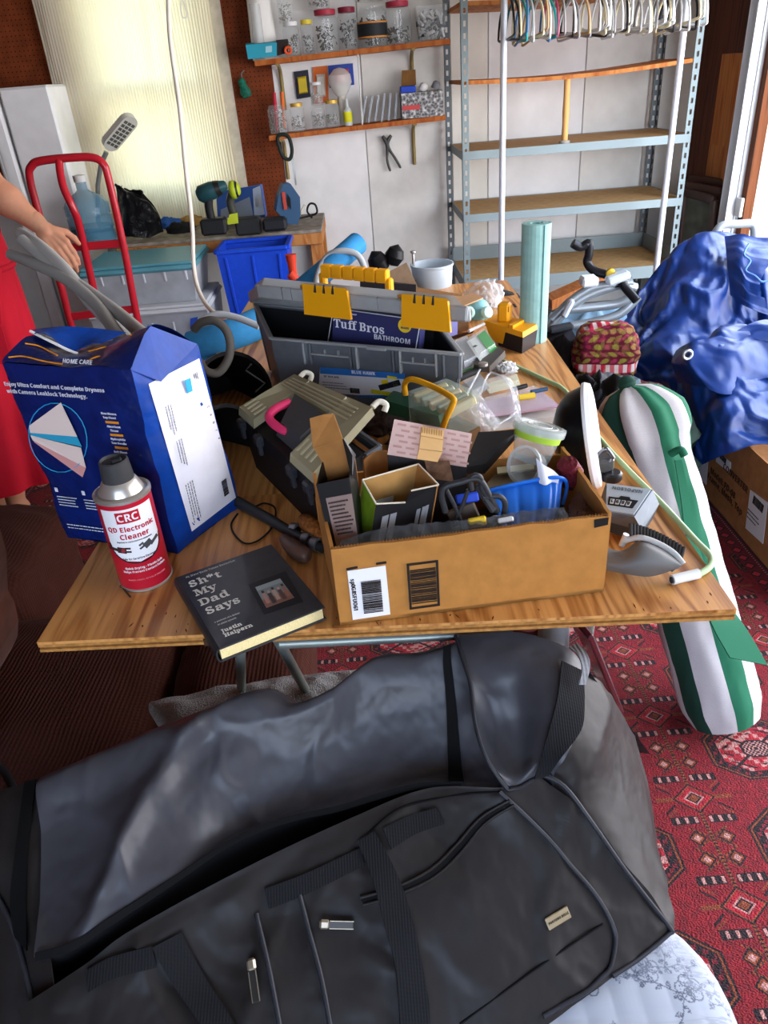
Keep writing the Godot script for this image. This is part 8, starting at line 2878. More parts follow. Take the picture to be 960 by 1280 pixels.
	pm.albedo_texture = noise_tex("floral_bw", 0.09, FastNoiseLite.TYPE_CELLULAR, 2, 0.0, Color("1c1c1e"), Color("f4f2ec"))
	pm.uv1_triplanar = true
	pm.uv1_scale = Vector3.ONE * 2.4
	pm.roughness = 0.6
	st = G()
	bone_box(st, Vector3(-0.13, 0.0, -0.07), Vector3(0.12, 0.135, 0.08), 0.002)
	obj("body", st, pm, pb)
	st = G()
	bone_box(st, Vector3(-0.125, 0.045, 0.08), Vector3(-0.02, 0.07, 0.083), 0.0)
	obj("red_label", st, mat("c04a4a", 0.5), pb)
	st = G()
	bone_box(st, Vector3(-0.13, 0.135, -0.02), Vector3(-0.04, 0.17, 0.07), 0.004)
	tag(obj("blue_box", st, mat("2a48b0", 0.5)), "small royal blue box on top of the patterned box", "box")
	(get_child(get_child_count() - 1) as Node3D).position = W.call(530)
	st = G()
	plate(st, [Vector3(-0.12, 0.17, -0.02), Vector3(-0.03, 0.17, -0.02), Vector3(-0.028, 0.25, -0.05), Vector3(-0.11, 0.25, -0.05)], 0.003)
	tag(obj("brown_card", st, cardboard("8a6236")), "brown cardboard flap standing behind the royal blue box", "cardboard")
	(get_child(get_child_count() - 1) as Node3D).position = W.call(530)
	for q in [["plastic_stopper", "round white stopper on the patterned box", 0.01, 0.155, 0.026, "dedcd6"], ["silver_socket", "silver and black socket on the patterned box's right end", 0.085, 0.16, 0.024, "77777a"]]:
		st = G()
		lathe(st, [Vector2(0, -0.02), Vector2(q[4], -0.02), Vector2(q[4], 0.012), Vector2(q[4] * 0.6, 0.024), Vector2(0, 0.026)], Transform3D(Basis(Vector3.BACK, -0.5), W.call(530) + Vector3(q[2], q[3], 0.02)), 16)
		tag(obj(q[0], st, mat(q[5], 0.4)), q[1], "cap")
	st = G()
	tube(st, [pz(447, 62, zf - 0.03), pz(453, 156, zf - 0.03)], 0.006, 8)
	tag(obj("clear_rod", st, mat("dcdcd4", 0.15, 0.0, {"alpha": 0.5})), "thin clear rod standing between the two wall shelves", "rod")
	# tools hung below the lower shelf
	var sw := thing("keyhole_saw", "small saw with a black loop handle hung under the lower shelf", "saw", pz(356, 175, zf - 0.02))
	st = G()
	tube(st, curve([pz(347, 172, zf), pz(349, 184, zf), pz(354, 196, zf), pz(362, 199, zf), pz(365, 188, zf), pz(361, 172, zf), pz(353, 168, zf)], 5, true), 0.011, 8, false, true)
	wobj("handle", st, mat("232a26", 0.5), sw)
	st = G()
	plate(st, [pz(360, 176, zf), pz(365, 178, zf), pz(371, 231, zf), pz(369, 232, zf)], 0.003)
	wobj("blade", st, mat("b4b6b4", 0.3, 0.8), sw)
	var pl := thing("pliers", "old steel pliers hung on the white wall below the shelf", "pliers", pz(484, 170, zb + 0.02))
	for q in [[[478, 170], [484, 181], [484, 200], [488, 214]], [[489, 169], [484, 181], [494, 198], [501, 210]]]:
		st = G()
		tube(st, curve(q.map(func(a): return pz(a[0], a[1], zb + 0.03)), 4), [0.009, 0.011, 0.013, 0.013, 0.013, 0.011, 0.009, 0.008, 0.008, 0.008, 0.008, 0.008, 0.006], 8)
		wobj("handle", st, mat("4c4c4a", 0.45, 0.6), pl)
	var gr := thing("green_brush", "small green toy shaped hook hung on the pegboard", "hook", pz(305, 105, BACK + 0.05))
	st = G()
	lathe(st, [Vector2(0, -0.055), Vector2(0.028, -0.05), Vector2(0.034, -0.02), Vector2(0.022, 0.01), Vector2(0.024, 0.03), Vector2(0.016, 0.05), Vector2(0, 0.055)], Transform3D(Basis(Vector3.BACK, 0.25), pz(305, 110, BACK + 0.06)), 14, 0.6)
	wobj("body", st, mat("1f7a60", 0.5, 0.0, {"mottle": 0.4, "tri": 12.0}), gr)
	st = G()
	tube(st, curve([pz(303, 99, BACK + 0.06), pz(302, 92, BACK + 0.05), pz(305, 88, BACK + 0.03)], 4), 0.004, 6)
	wobj("wire_loop", st, mat("8a8a86", 0.4, 0.5), gr)

# ---------- right side: umbrella, tarpaulin, carton, frames ----------
func right_side() -> void:
	# garden parasol in its striped bag, leaning on the table
	var um := thing("parasol_bag", "folded parasol in a green and white striped cloth bag leaning on the table", "parasol", ph(908, 905, 0.02))
	var base := ph(906, 898, 0.03)
	var top := pz(795, 492, -1.66)
	var ax := (top - base).normalized()
	var ex := ax.cross(Vector3(0, 0, 1)).normalized()
	var ez := ex.cross(ax)
	var L := base.distance_to(top)
	var prof := func(t: float) -> float:
		if t < 0.06: return lerpf(0.082, 0.098, t / 0.06)
		if t < 0.78: return lerpf(0.098, 0.088, (t - 0.06) / 0.72)
		return lerpf(0.088, 0.098, minf((t - 0.78) / 0.1, 1.0))
	var knot := pz(784, 481, (base + ax * L).z + 0.06)
	var S := func(a: float, t: float) -> Vector3:
		var pleat := smoothstep(0.66, 0.95, t)
		var r: float = prof.call(t) * (1.0 + 0.10 * pleat * cos(a * 9.0) + 0.06 * nz.get_noise_2d(a * 1.2, t * 5.0))
		var c := base + ax * (L * minf(t, 0.90) * 1.03)
		if t > 0.84:
			var s := (t - 0.84) / 0.16
			r *= sqrt(maxf(0.0, 1.0 - s * s)) + 0.06
			c = c.lerp(knot, pow(s, 1.5))
		return c + (ex * cos(a) + ez * sin(a)) * r
	var white := mat("bcb7b6", 0.85, 0.0, {"tri": 60.0, "bump": weave_tex(), "bs": 0.3, "mottle": 0.1})
	var green := mat("1f5c42", 0.8, 0.0, {"tri": 60.0, "bump": weave_tex(), "bs": 0.3})
	var dark := mat("1b3a2e", 0.8, 0.0, {"tri": 60.0, "bump": weave_tex(), "bs": 0.3})
	var edges := [0.0, 0.72, 1.30, 2.02, 2.60, 3.32, 3.9, 4.62, 5.2, 5.72, TAU]
	for i in 10:
		var st := G()
		var a0: float = edges[i] + 0.25
		var a1: float = edges[i + 1] + 0.25
		grid(st, 8, 60, func(u, v): return S.call(lerpf(a0, a1, u), 1.0 - v), true)
		wobj("stripe", st, white if i % 2 == 0 else (green if i != 3 else dark), um)
	var st := G()
	grid(st, 24, 3, func(u, v): return base + (S.call(u * TAU, 0.0) - base) * (1.0 - v))
	wobj("base_cloth", st, white, um)
	st = G()
	lathe(st, [Vector2(0, -0.012), Vector2(0.018, -0.008), Vector2(0.022, 0.004), Vector2(0.015, 0.018), Vector2(0, 0.024)], Transform3D(Basis(ex, ax, ez), knot), 14)
	wobj("tie_knot", st, dark, um)
	st = G()
	var sp := [pz(848, 575, -1.49), pz(856, 620, -1.44), pz(862, 660, -1.40), pz(872, 700, -1.36), pz(892, 745, -1.28), pz(912, 785, -1.20), pz(936, 828, -1.14)]
	var a := []
	var b := []
	for i in sp.size():
		var w: float = [0.008, 0.01, 0.012, 0.016, 0.026, 0.04, 0.042][i]
		a.append(sp[i] + Vector3(-w, 0.003 * i, 0.0))
		b.append(sp[i] + Vector3(w, -0.002 * i, 0.0))
	ribbon(st, a, b, 0.003)
	wobj("hanging_strap", st, green, um)
	st = G()
	tube(st, curve([pz(838, 568, -1.5), pz(850, 562, -1.49), pz(856, 570, -1.48)], 4), 0.009, 8)
	wobj("bow", st, green, um)

	# low cardboard carton under the tarpaulin
	var kraft := mat("a06c40", 0.85, 0.0, {"mottle": 0.14, "tri": 4.0})
	var X := 1.25
	var hb := 0.335
	var cb2 := thing("flat_carton", "large low brown carton with shipping labels below the blue tarpaulin", "cardboard box", Vector3(1.6, 0, -2.3))
	for q in [["side_wall", [Vector3(X, 0.014, -1.7), Vector3(X, hb, -1.7), Vector3(X, hb, -2.85), Vector3(X, 0.014, -2.85)]], ["side_wall", [Vector3(1.95, 0.014, -1.7), Vector3(1.95, hb, -1.7), Vector3(1.95, hb, -2.85), Vector3(1.95, 0.014, -2.85)]], ["end_wall", [Vector3(X, 0.014, -1.7), Vector3(X, hb, -1.7), Vector3(1.95, hb, -1.7), Vector3(1.95, 0.014, -1.7)]], ["end_wall", [Vector3(X, 0.014, -2.85), Vector3(X, hb, -2.85), Vector3(1.95, hb, -2.85), Vector3(1.95, 0.014, -2.85)]]]:
		st = G()
		plate(st, q[1], 0.006)
		wobj(q[0], st, kraft, cb2)
	st = G()
	bone_box(st, Vector3(X, 0.013, -2.85), Vector3(1.95, 0.02, -1.7), 0.0)
	wobj("base", st, kraft, cb2)
	var Q := func(x: float, y: float, l := 0.0) -> Vector3:
		return pxw(x, y, X - 0.0075 - l)
	for q in [[[[938, 612], [960, 628], [954, 680], [932, 660]]], [[[897, 564], [914, 578], [913, 592], [895, 577]]], [[[871, 574], [886, 568], [883, 606], [872, 594]]]]:
		st = G()
		plate(st, q[0].map(func(p): return Q.call(p[0], p[1])), 0.001, true)
		var lab := wobj("shipping_label", st, mat("c8c6c4", 0.6), cb2)
		if q[0][0][0] > 890:
			var f := q[0].map(func(p): return Q.call(p[0], p[1], 0.002)) as Array
			print_bars(lab, "barcode", frame((f[0] as Vector3).lerp(f[2], 0.2) + Vector3(0, -0.01, 0), Vector3(0, 0, 1), Vector3.UP), barcode(0.07 if q[0][0][0] > 930 else 0.05, 0.03 if q[0][0][0] > 930 else 0.02, 4), mat("2c2a2a", 0.6))
			if q[0][0][0] > 930:
				print_bars(lab, "small_print", frame((f[0] as Vector3).lerp(f[3], 0.5), Vector3(0, 0, 1), Vector3.UP), text_lines(0.09, 3, 0.014, 0.004, 8), mat("4c4a4a", 0.6))
	for q in [["CONVERTER", 919, 597], ["Model: FD-08", 903, 603], ["Frame, Mesh, Top", 905, 616]]:
		txt(cb2, q[0], Q.call(q[1], q[2], 0.002), Vector3(0, 0, 1), Vector3.UP, 0.024, mat("3c281a", 0.8))
	# the tarpaulin, heaped over it
	var tarp_m := mat("0b3478", 0.4, 0.0, {"mottle": 0.3, "tri": 2.0, "height": crinkle(), "hs": 0.2, "spec": 0.45})
	var tarp := thing("tarpaulin", "big crumpled shiny blue tarpaulin heaped on the low carton", "tarpaulin", Vector3(1.5, 0.3, -2.6))
	var n1 := FastNoiseLite.new()
	n1.frequency = 1.0
	n1.fractal_type = FastNoiseLite.FRACTAL_NONE
	n1.seed = 5
	var fold := func(p: Vector3, amp: float) -> Vector3:
		return p + Vector3(-0.45, 0.65, 0.6) * amp * (3.0 * crumple(p, 4.0, n1) + 1.3 * crumple(p + Vector3(3, 1, 2), 9.0, n1) + 0.4 * crumple(p, 20.0, n1))
	var tp := patch([
		[pz(800, 400, -3.55), pz(850, 330, -3.6), pz(890, 310, -3.6), pz(950, 320, -3.6), pz(1040, 330, -3.5)],
		[pz(783, 400, -3.35), pz(836, 316, -3.42), pz(884, 288, -3.42), pz(942, 296, -3.4), pz(1040, 312, -3.35)],
		[pz(778, 425, -3.15), pz(822, 380, -3.08), pz(878, 345, -3.06), pz(944, 332, -3.12), pz(1040, 345, -3.1)],
		[pz(779, 450, -3.0), pz(826, 432, -2.86), pz(884, 412, -2.86), pz(946, 398, -2.92), pz(1050, 410, -2.9)],
		[pz(790, 468, -2.92), pz(836, 458, -2.8), pz(880, 430, -2.66), pz(930, 405, -2.72), pz(1060, 430, -2.7)],
		[pz(832, 485, -2.78), pz(852, 470, -2.6), pz(890, 450, -2.5), pz(940, 440, -2.52), pz(1070, 460, -2.5)],
		[pz(838, 520, -2.7), pz(862, 515, -2.48), pz(905, 500, -2.38), pz(955, 490, -2.4), pz(1080, 510, -2.35)],
		[pz(840, 560, -2.62), pz(864, 558, -2.4), pz(908, 540, -2.26), pz(960, 528, -2.26), pz(1080, 560, -2.2)],
		[pz(846, 600, -2.5), pz(866, 586, -2.33), pz(915, 566, -2.2), pz(965, 556, -2.17), pz(1080, 590, -2.1)]])
	st = G()
	var tg := sheet(st, 110, 120, func(u, v): return fold.call(tp.call(u, v), 0.055 * smoothstep(0.0, 0.08, 1.0 - v) + 0.006), 0.002)
	wobj("sheet", st, tarp_m, tarp)
	# an upper layer folded over itself with a ragged hem and a dark mouth at the right
	st = G()
	var t2 := patch([
		[pz(846, 440, -2.62), pz(862, 432, -2.54), pz(905, 418, -2.52), pz(960, 404, -2.6), pz(1040, 410, -2.6)],
		[pz(840, 455, -2.56), pz(866, 455, -2.44), pz(908, 440, -2.40), pz(955, 424, -2.46), pz(1040, 440, -2.45)],
		[pz(848, 478, -2.58), pz(878, 486, -2.40), pz(912, 492, -2.32), pz(960, 470, -2.36), pz(1040, 490, -2.35)]])
	sheet(st, 60, 30, func(u, v): return fold.call(t2.call(u, v), 0.022), 0.002)
	var fl := wobj("folded_layer", st, tarp_m, tarp)
	st = G()
	var t3 := patch([
		[pz(905, 292, -3.3), pz(925, 290, -3.25), pz(945, 296, -3.22), pz(985, 300, -3.2)],
		[pz(908, 320, -3.16), pz(924, 330, -3.08), pz(934, 345, -3.02), pz(950, 352, -2.98)],
		[pz(912, 365, -3.02), pz(926, 378, -2.96), pz(940, 385, -2.92), pz(965, 395, -2.9)]])
	sheet(st, 30, 30, func(u, v): return fold.call(t3.call(u, v), 0.02) + Vector3(0, 0.02 * nz.get_noise_2d(v * 20.0, 3.0) * u, 0), 0.002)
	wobj("folded_layer", st, tarp_m, tarp)
	st = G()
	var hem := [pz(936, 305, -3.1), pz(930, 318, -3.04), pz(938, 326, -3.02), pz(932, 338, -3.0), pz(944, 345, -2.97), pz(952, 352, -2.95), pz(962, 350, -2.95)]
	tube(st, curve(hem, 4), 0.004, 6)
	wobj("frayed_hem", st, mat("5074b8", 0.6), tarp)
	st = G()
	var gp := pz(859, 443, -2.42)
	var ring := []
	for i in 16:
		ring.append(gp + Vector3(cos(i * TAU / 16) * 0.015, sin(i * TAU / 16) * 0.015, 0.004))
	tube(st, ring, 0.005, 8, false, true)
	wobj("grommet", st, mat("c2c4c6", 0.3, 0.8), fl)
	# picture frames stacked against the right wall
	for i in 3:
		var o := thing("picture_frame", ["outermost dark brown picture frame leaning on the brown wall", "middle dark brown picture frame of the leaning stack", "innermost picture frame of the leaning stack, with a grey panel"][i], "picture frame", Vector3(2.0, 0, -4.75))
		var off := i * 0.045
		var p00 := pz(858 - i * 2, 330, -4.72 + off)
		var tl := pz(862 - i * 3, 222 + i * 9, -4.85 + off)
		var tr := pz(911 - i * 9, 230 + i * 10, -4.6 + off)
		var dn := Vector3(0, -0.52, 0.05)
		var bl := tl + dn
		var br := tr + dn
		for e in [[tl, tr], [tr, br], [br, bl], [bl, tl]]:
			var s2 := G()
			bar(s2, e[0], e[1], 0.045, 0.03, (tr - tl).cross(dn), 0.006)
			wobj("moulding", s2, mat(["3a221c", "46302a", "40302a"][i], 0.35, 0.0, {"coat": 0.3}), o)
		if i == 2:
			var s3 := G()
			plate(s3, [tl, tr, br, bl], 0.006)
			wobj("picture_panel", s3, mat("5f6458", 0.5, 0.0, {"mottle": 0.3, "tri": 2.0}), o)

# ---------- the heap on the floor between table and rack ----------
func floor_heap() -> void:
	var st := G()
	var blob := func(called: String, label: String, cat: String, c: Vector3, e: Vector3, m: Material, rough := 0.35) -> MeshInstance3D:
		var s2 := G()
		grid(s2, 36, 20, func(u, v):
			var d := Vector3(cos(u * TAU) * sin(v * PI), cos(v * PI), sin(u * TAU) * sin(v * PI))
			var k := 1.0 + rough * nz.get_noise_3dv(d * 2.0 + c * 7.0) - rough * 0.6 * absf(nz.get_noise_3dv(d * 3.6 + c * 5.0))
			return c + d * e * k, true)
		var o := obj(called, s2, m)
		tag(o, label, cat)
		return o
	blob.call("ice_blue_bag", "pale blue quilted bag under the grey tubes by the rack", "bag", pz(735, 405, -3.3) + Vector3(0, -0.16, 0), Vector3(0.27, 0.24, 0.26), mat("8fb0c4", 0.6, 0.0, {"mottle": 0.2, "tri": 3.0, "height": crinkle(), "hs": 0.30}), 0.3)
	blob.call("dark_coat", "dark coat heaped beside the table's far right edge", "coat", pz(705, 420, -2.9) + Vector3(0, -0.22, 0), Vector3(0.24, 0.2, 0.3), mat("1d1b20", 0.9), 0.5)
	blob.call("black_bag", "black bag squeezed between the patterned cushion and the parasol", "bag", pz(748, 482, -2.35) + Vector3(0, -0.12, 0), Vector3(0.13, 0.15, 0.16), mat("17171a", 0.5), 0.5)
	blob.call("dark_cloth", "dark green cloth crumpled behind the parasol's top", "cloth", pz(815, 500, -2.4) + Vector3(0, -0.16, 0), Vector3(0.15, 0.17, 0.18), mat("2c3830", 0.9), 0.5)
	# patterned cushion
	var cim := Image.create(96, 96, false, Image.FORMAT_RGB8)
	cim.fill(Color("4c0c1c"))
	rng.seed = 12
	for y in 96:
		for x in 96:
			var leaf := sin(x * 0.26 + sin(y * 0.2) * 1.5) * sin(y * 0.33)
			if leaf > 0.35: cim.set_pixel(x, y, Color("7c7428"))
			elif leaf < -0.55: cim.set_pixel(x, y, Color("8a2440"))
			if (y / 12) % 8 == 0: cim.set_pixel(x, y, Color("c4b4ac") if (x / 6) % 2 == 0 else Color("b01c34"))
	var cu := thing("patterned_cushion", "red and yellow leaf patterned cushion below the pale blue bag", "cushion", pz(752, 445, -2.75))
	st = G()
	var cc := pz(756, 442, -2.75)
	var cbx := Basis(Vector3.UP, -0.25) * Basis(Vector3.RIGHT, -0.25)
	grid(st, 36, 24, func(u, v):
		var a: float = u * TAU
		var q := pow(sin(v * PI), 0.45)
		var d := Vector3(signf(cos(a)) * pow(absf(cos(a)), 0.5) * q, -cos(v * PI) * (0.35 + 0.65 * pow(absf(cos(v * PI)), 0.3)), signf(sin(a)) * pow(absf(sin(a)), 0.5) * q)
		return cc + cbx * (Vector3(d.x * 0.125, d.y * 0.12, d.z * 0.11) * (1.0 + 0.12 * nz.get_noise_3dv(d * 2.0))))
	wobj("cover", st, mat("ffffff", 0.85, 0.0, {"tex": ImageTexture.create_from_image(cim), "tri": 4.0}), cu)
	# grey tube walker folded flat on the bag
	var wk := thing("folded_walker", "folded grey metal walker frame lying on the pale blue bag", "walker", pz(740, 400, -3.2))
	var gm := mat("9aa2a6", 0.35, 0.5)
	for q in [[[686, 412], [704, 392], [730, 372], [760, 360], [790, 352]], [[690, 400], [712, 378], [740, 360], [772, 356], [795, 360]], [[712, 408], [745, 402], [775, 392], [798, 370]], [[700, 388], [740, 384], [770, 380], [788, 372]]]:
		st = G()
		tube(st, curve(q.map(func(p): return pz(p[0], p[1], -3.1)), 5), 0.02, 10)
		wobj("tube", st, gm, wk)
	for q in [[686, 413, 716, 407, 0.028, "3a3c40"], [726, 352, 746, 350, 0.04, "d4d8dc"], [704, 397, 716, 374, 0.022, "dce4ec"], [758, 352, 786, 342, 0.035, "b8c0c4"]]:
		st = G()
		bar(st, pz(q[0], q[1], -3.06), pz(q[2], q[3], -3.06), q[4] * 1.6, q[4], Vector3.UP, 0.008)
		wobj("fitting", st, mat(q[5], 0.45), wk)
	# black curved crank with a brass boss
	var ck := thing("black_cane", "black curved cane handle with brass fittings rising over the walker", "cane", pz(760, 345, -3.15))
	st = G()
	tube(st, curve([pz(716, 304, -3.15), pz(726, 309, -3.15), pz(736, 304, -3.15), pz(736, 318, -3.15), pz(734, 328, -3.15), pz(742, 338, -3.13), pz(760, 344, -3.1), pz(774, 348, -3.08), pz(782, 360, -3.06), pz(796, 376, -3.02)], 5), 0.018, 10)
	wobj("shaft", st, mat("1a1a1c", 0.3), ck)
	for q in [[763, 341, 0.02], [780, 355, 0.016]]:
		st = G()
		lathe(st, [Vector2(0, 0), Vector2(q[2], 0), Vector2(q[2] * 0.9, 0.008), Vector2(0, 0.01)], Transform3D(Basis(Vector3.RIGHT, PI / 2), pz(q[0], q[1], -3.08)), 16)
		wobj("brass_boss", st, mat("c2a03c", 0.3, 0.8), ck)
	# board lying in front of the rack, brown carton under all of it
	st = G()
	hull8(st, [pz(682, 380, -4.0), pz(690, 388, -3.8), pz(756, 354, -3.9), pz(748, 346, -4.1)], [pz(682, 368, -4.0), pz(690, 376, -3.8), pz(756, 346, -3.9), pz(748, 338, -4.1)])
	tag(obj("wood_board", st, mat("a86c3c", 0.65, 0.0, {"tex": grain_tex("ply", Color("c89a6c"), Color("fff4e4"), 8.0, 1.5, 256, 256), "tri": 2.0})), "brown wooden board sloping behind the walker in front of the rack", "board")
	st = G()
	bone_box(st, Vector3(0.62, 0.014, -3.55), Vector3(1.12, 0.2, -2.62), 0.006)
	tag(obj("brown_carton", st, cardboard("5a4028")), "closed brown carton under the pale blue bag and the cushion", "carton")
	# bent white tube standing behind the tarpaulin
	st = G()
	tube(st, curve([Vector3(pz(893, 318, -3.7).x, 0.03, -3.72), pz(893, 318, -3.7), pz(894, 296, -3.7), pz(898, 286, -3.7), pz(906, 281, -3.7), pz(924, 280, -3.7), pz(941, 281, -3.7), pz(943, 300, -3.7)], 5), 0.02, 10)
	tag(obj("bent_tube", st, mat("9aa0a0", 0.35, 0.3)), "white bent tube handle sticking up behind the tarpaulin", "tube")
	# things under the table near its right leg
	st = G()
	lathe(st, [Vector2(0, 0), Vector2(0.026, 0), Vector2(0.026, 0.7), Vector2(0.02, 0.7), Vector2(0.02, 0.69), Vector2(0, 0.69)], Transform3D(Basis(Vector3.RIGHT, -0.06), Vector3(ph(700, 795, 0.7).x, 0.014, ph(700, 795, 0.7).z + 0.0)), 18)
	tag(obj("white_tube", st, mat("cdcdcb", 0.5)), "white cardboard tube standing under the table's front edge", "tube")
	st = G()
	lathe(st, [Vector2(0, 0), Vector2(0.026, 0), Vector2(0.026, 0.66), Vector2(0, 0.66)], Transform3D(Basis(), Vector3(ph(662, 795, 0.66).x, 0.014, ph(662, 795, 0.66).z - 0.02)), 18)
	tag(obj("pink_roll", st, mat("b87880", 0.8)), "pink paper roll standing beside the white tube under the table", "roll")
	st = G()
	bar(st, ph(727, 782, 0.72), ph(768, 880, 0.40), 0.012, 0.05, Vector3(0.3, 0, 1), 0.003)
	var lb := obj("dark_red_board", st, mat("4a1c22", 0.25, 0.0, {"coat": 0.5}))
	tag(lb, "glossy dark red board leaning between the table and the bag", "board")

# ---------- the person ----------
func field(bones: Array, cell: float, blend: float, st: SurfaceTool, lo: Vector3, hi: Vector3) -> void:
	# surface nets over a smooth union of tapered capsules
	var n := Vector3i(((hi - lo) / cell).ceil()) + Vector3i.ONE
	var val := PackedFloat32Array()
	val.resize(n.x * n.y * n.z)
	val.fill(1.0)
	for b in bones:
		var a: Vector3 = b[0]
		var c: Vector3 = b[1]
		var m: float = maxf(b[2], b[3]) + blend + cell * 2.0
		var i0 := Vector3i(((a.min(c) - Vector3.ONE * m - lo) / cell).floor()).clamp(Vector3i.ZERO, n - Vector3i.ONE)
		var i1 := Vector3i(((a.max(c) + Vector3.ONE * m - lo) / cell).ceil()).clamp(Vector3i.ZERO, n - Vector3i.ONE)
		var d := c - a
		var dd := maxf(d.length_squared(), 1e-9)
		for z in range(i0.z, i1.z + 1):
			for y in range(i0.y, i1.y + 1):
				for x in range(i0.x, i1.x + 1):
					var p := lo + Vector3(x, y, z) * cell
					var t := clampf((p - a).dot(d) / dd, 0.0, 1.0)
					var e := (p - a - d * t).length() - lerpf(b[2], b[3], t)
					var k := x + n.x * (y + n.y * z)
					var o := val[k]
					var h := clampf(0.5 + 0.5 * (o - e) / blend, 0.0, 1.0)
					val[k] = lerpf(o, e, h) - blend * h * (1.0 - h)
	var vert := {}
	var offs := [0, 1, n.x, n.x + 1, n.x * n.y, n.x * n.y + 1, n.x * n.y + n.x, n.x * n.y + n.x + 1]
	for z in n.z - 1:
		for y in n.y - 1:
			for x in n.x - 1:
				var k := x + n.x * (y + n.y * z)
				var mask := 0
				for c in 8:
					if val[k + offs[c]] < 0.0: mask |= 1 << c
				if mask == 0 or mask == 255: continue
				var s := Vector3.ZERO
				var cnt := 0
				for e in [[0, 1], [2, 3], [4, 5], [6, 7], [0, 2], [1, 3], [4, 6], [5, 7], [0, 4], [1, 5], [2, 6], [3, 7]]:
					var va := val[k + offs[e[0]]]
					var vb := val[k + offs[e[1]]]
					if (va < 0.0) != (vb < 0.0):
						var t := va / (va - vb)
						var pa := Vector3(e[0] & 1, (e[0] >> 1) & 1, e[0] >> 2)
						var pb := Vector3(e[1] & 1, (e[1] >> 1) & 1, e[1] >> 2)
						s += pa.lerp(pb, t)
						cnt += 1
				vert[k] = lo + (Vector3(x, y, z) + s / cnt) * cell
	st.set_smooth_group(1)
	st.set_uv(Vector2.ZERO)
	var st3 := [1, n.x, n.x * n.y]
	for k in vert:
		for ax in 3:
			var u: int = st3[(ax + 1) % 3]
			var w: int = st3[(ax + 2) % 3]
			var va := val[k]
			var vb := val[k + st3[ax]]
			if (va < 0.0) == (vb < 0.0): continue
			if not (vert.has(k - u) and vert.has(k - w) and vert.has(k - u - w)): continue
			var q := [vert[k], vert[k - u], vert[k - u - w], vert[k - w]]
			if va < 0.0:
				q.reverse()
			for i in [0, 1, 2, 0, 2, 3]:
				st.add_vertex(q[i])

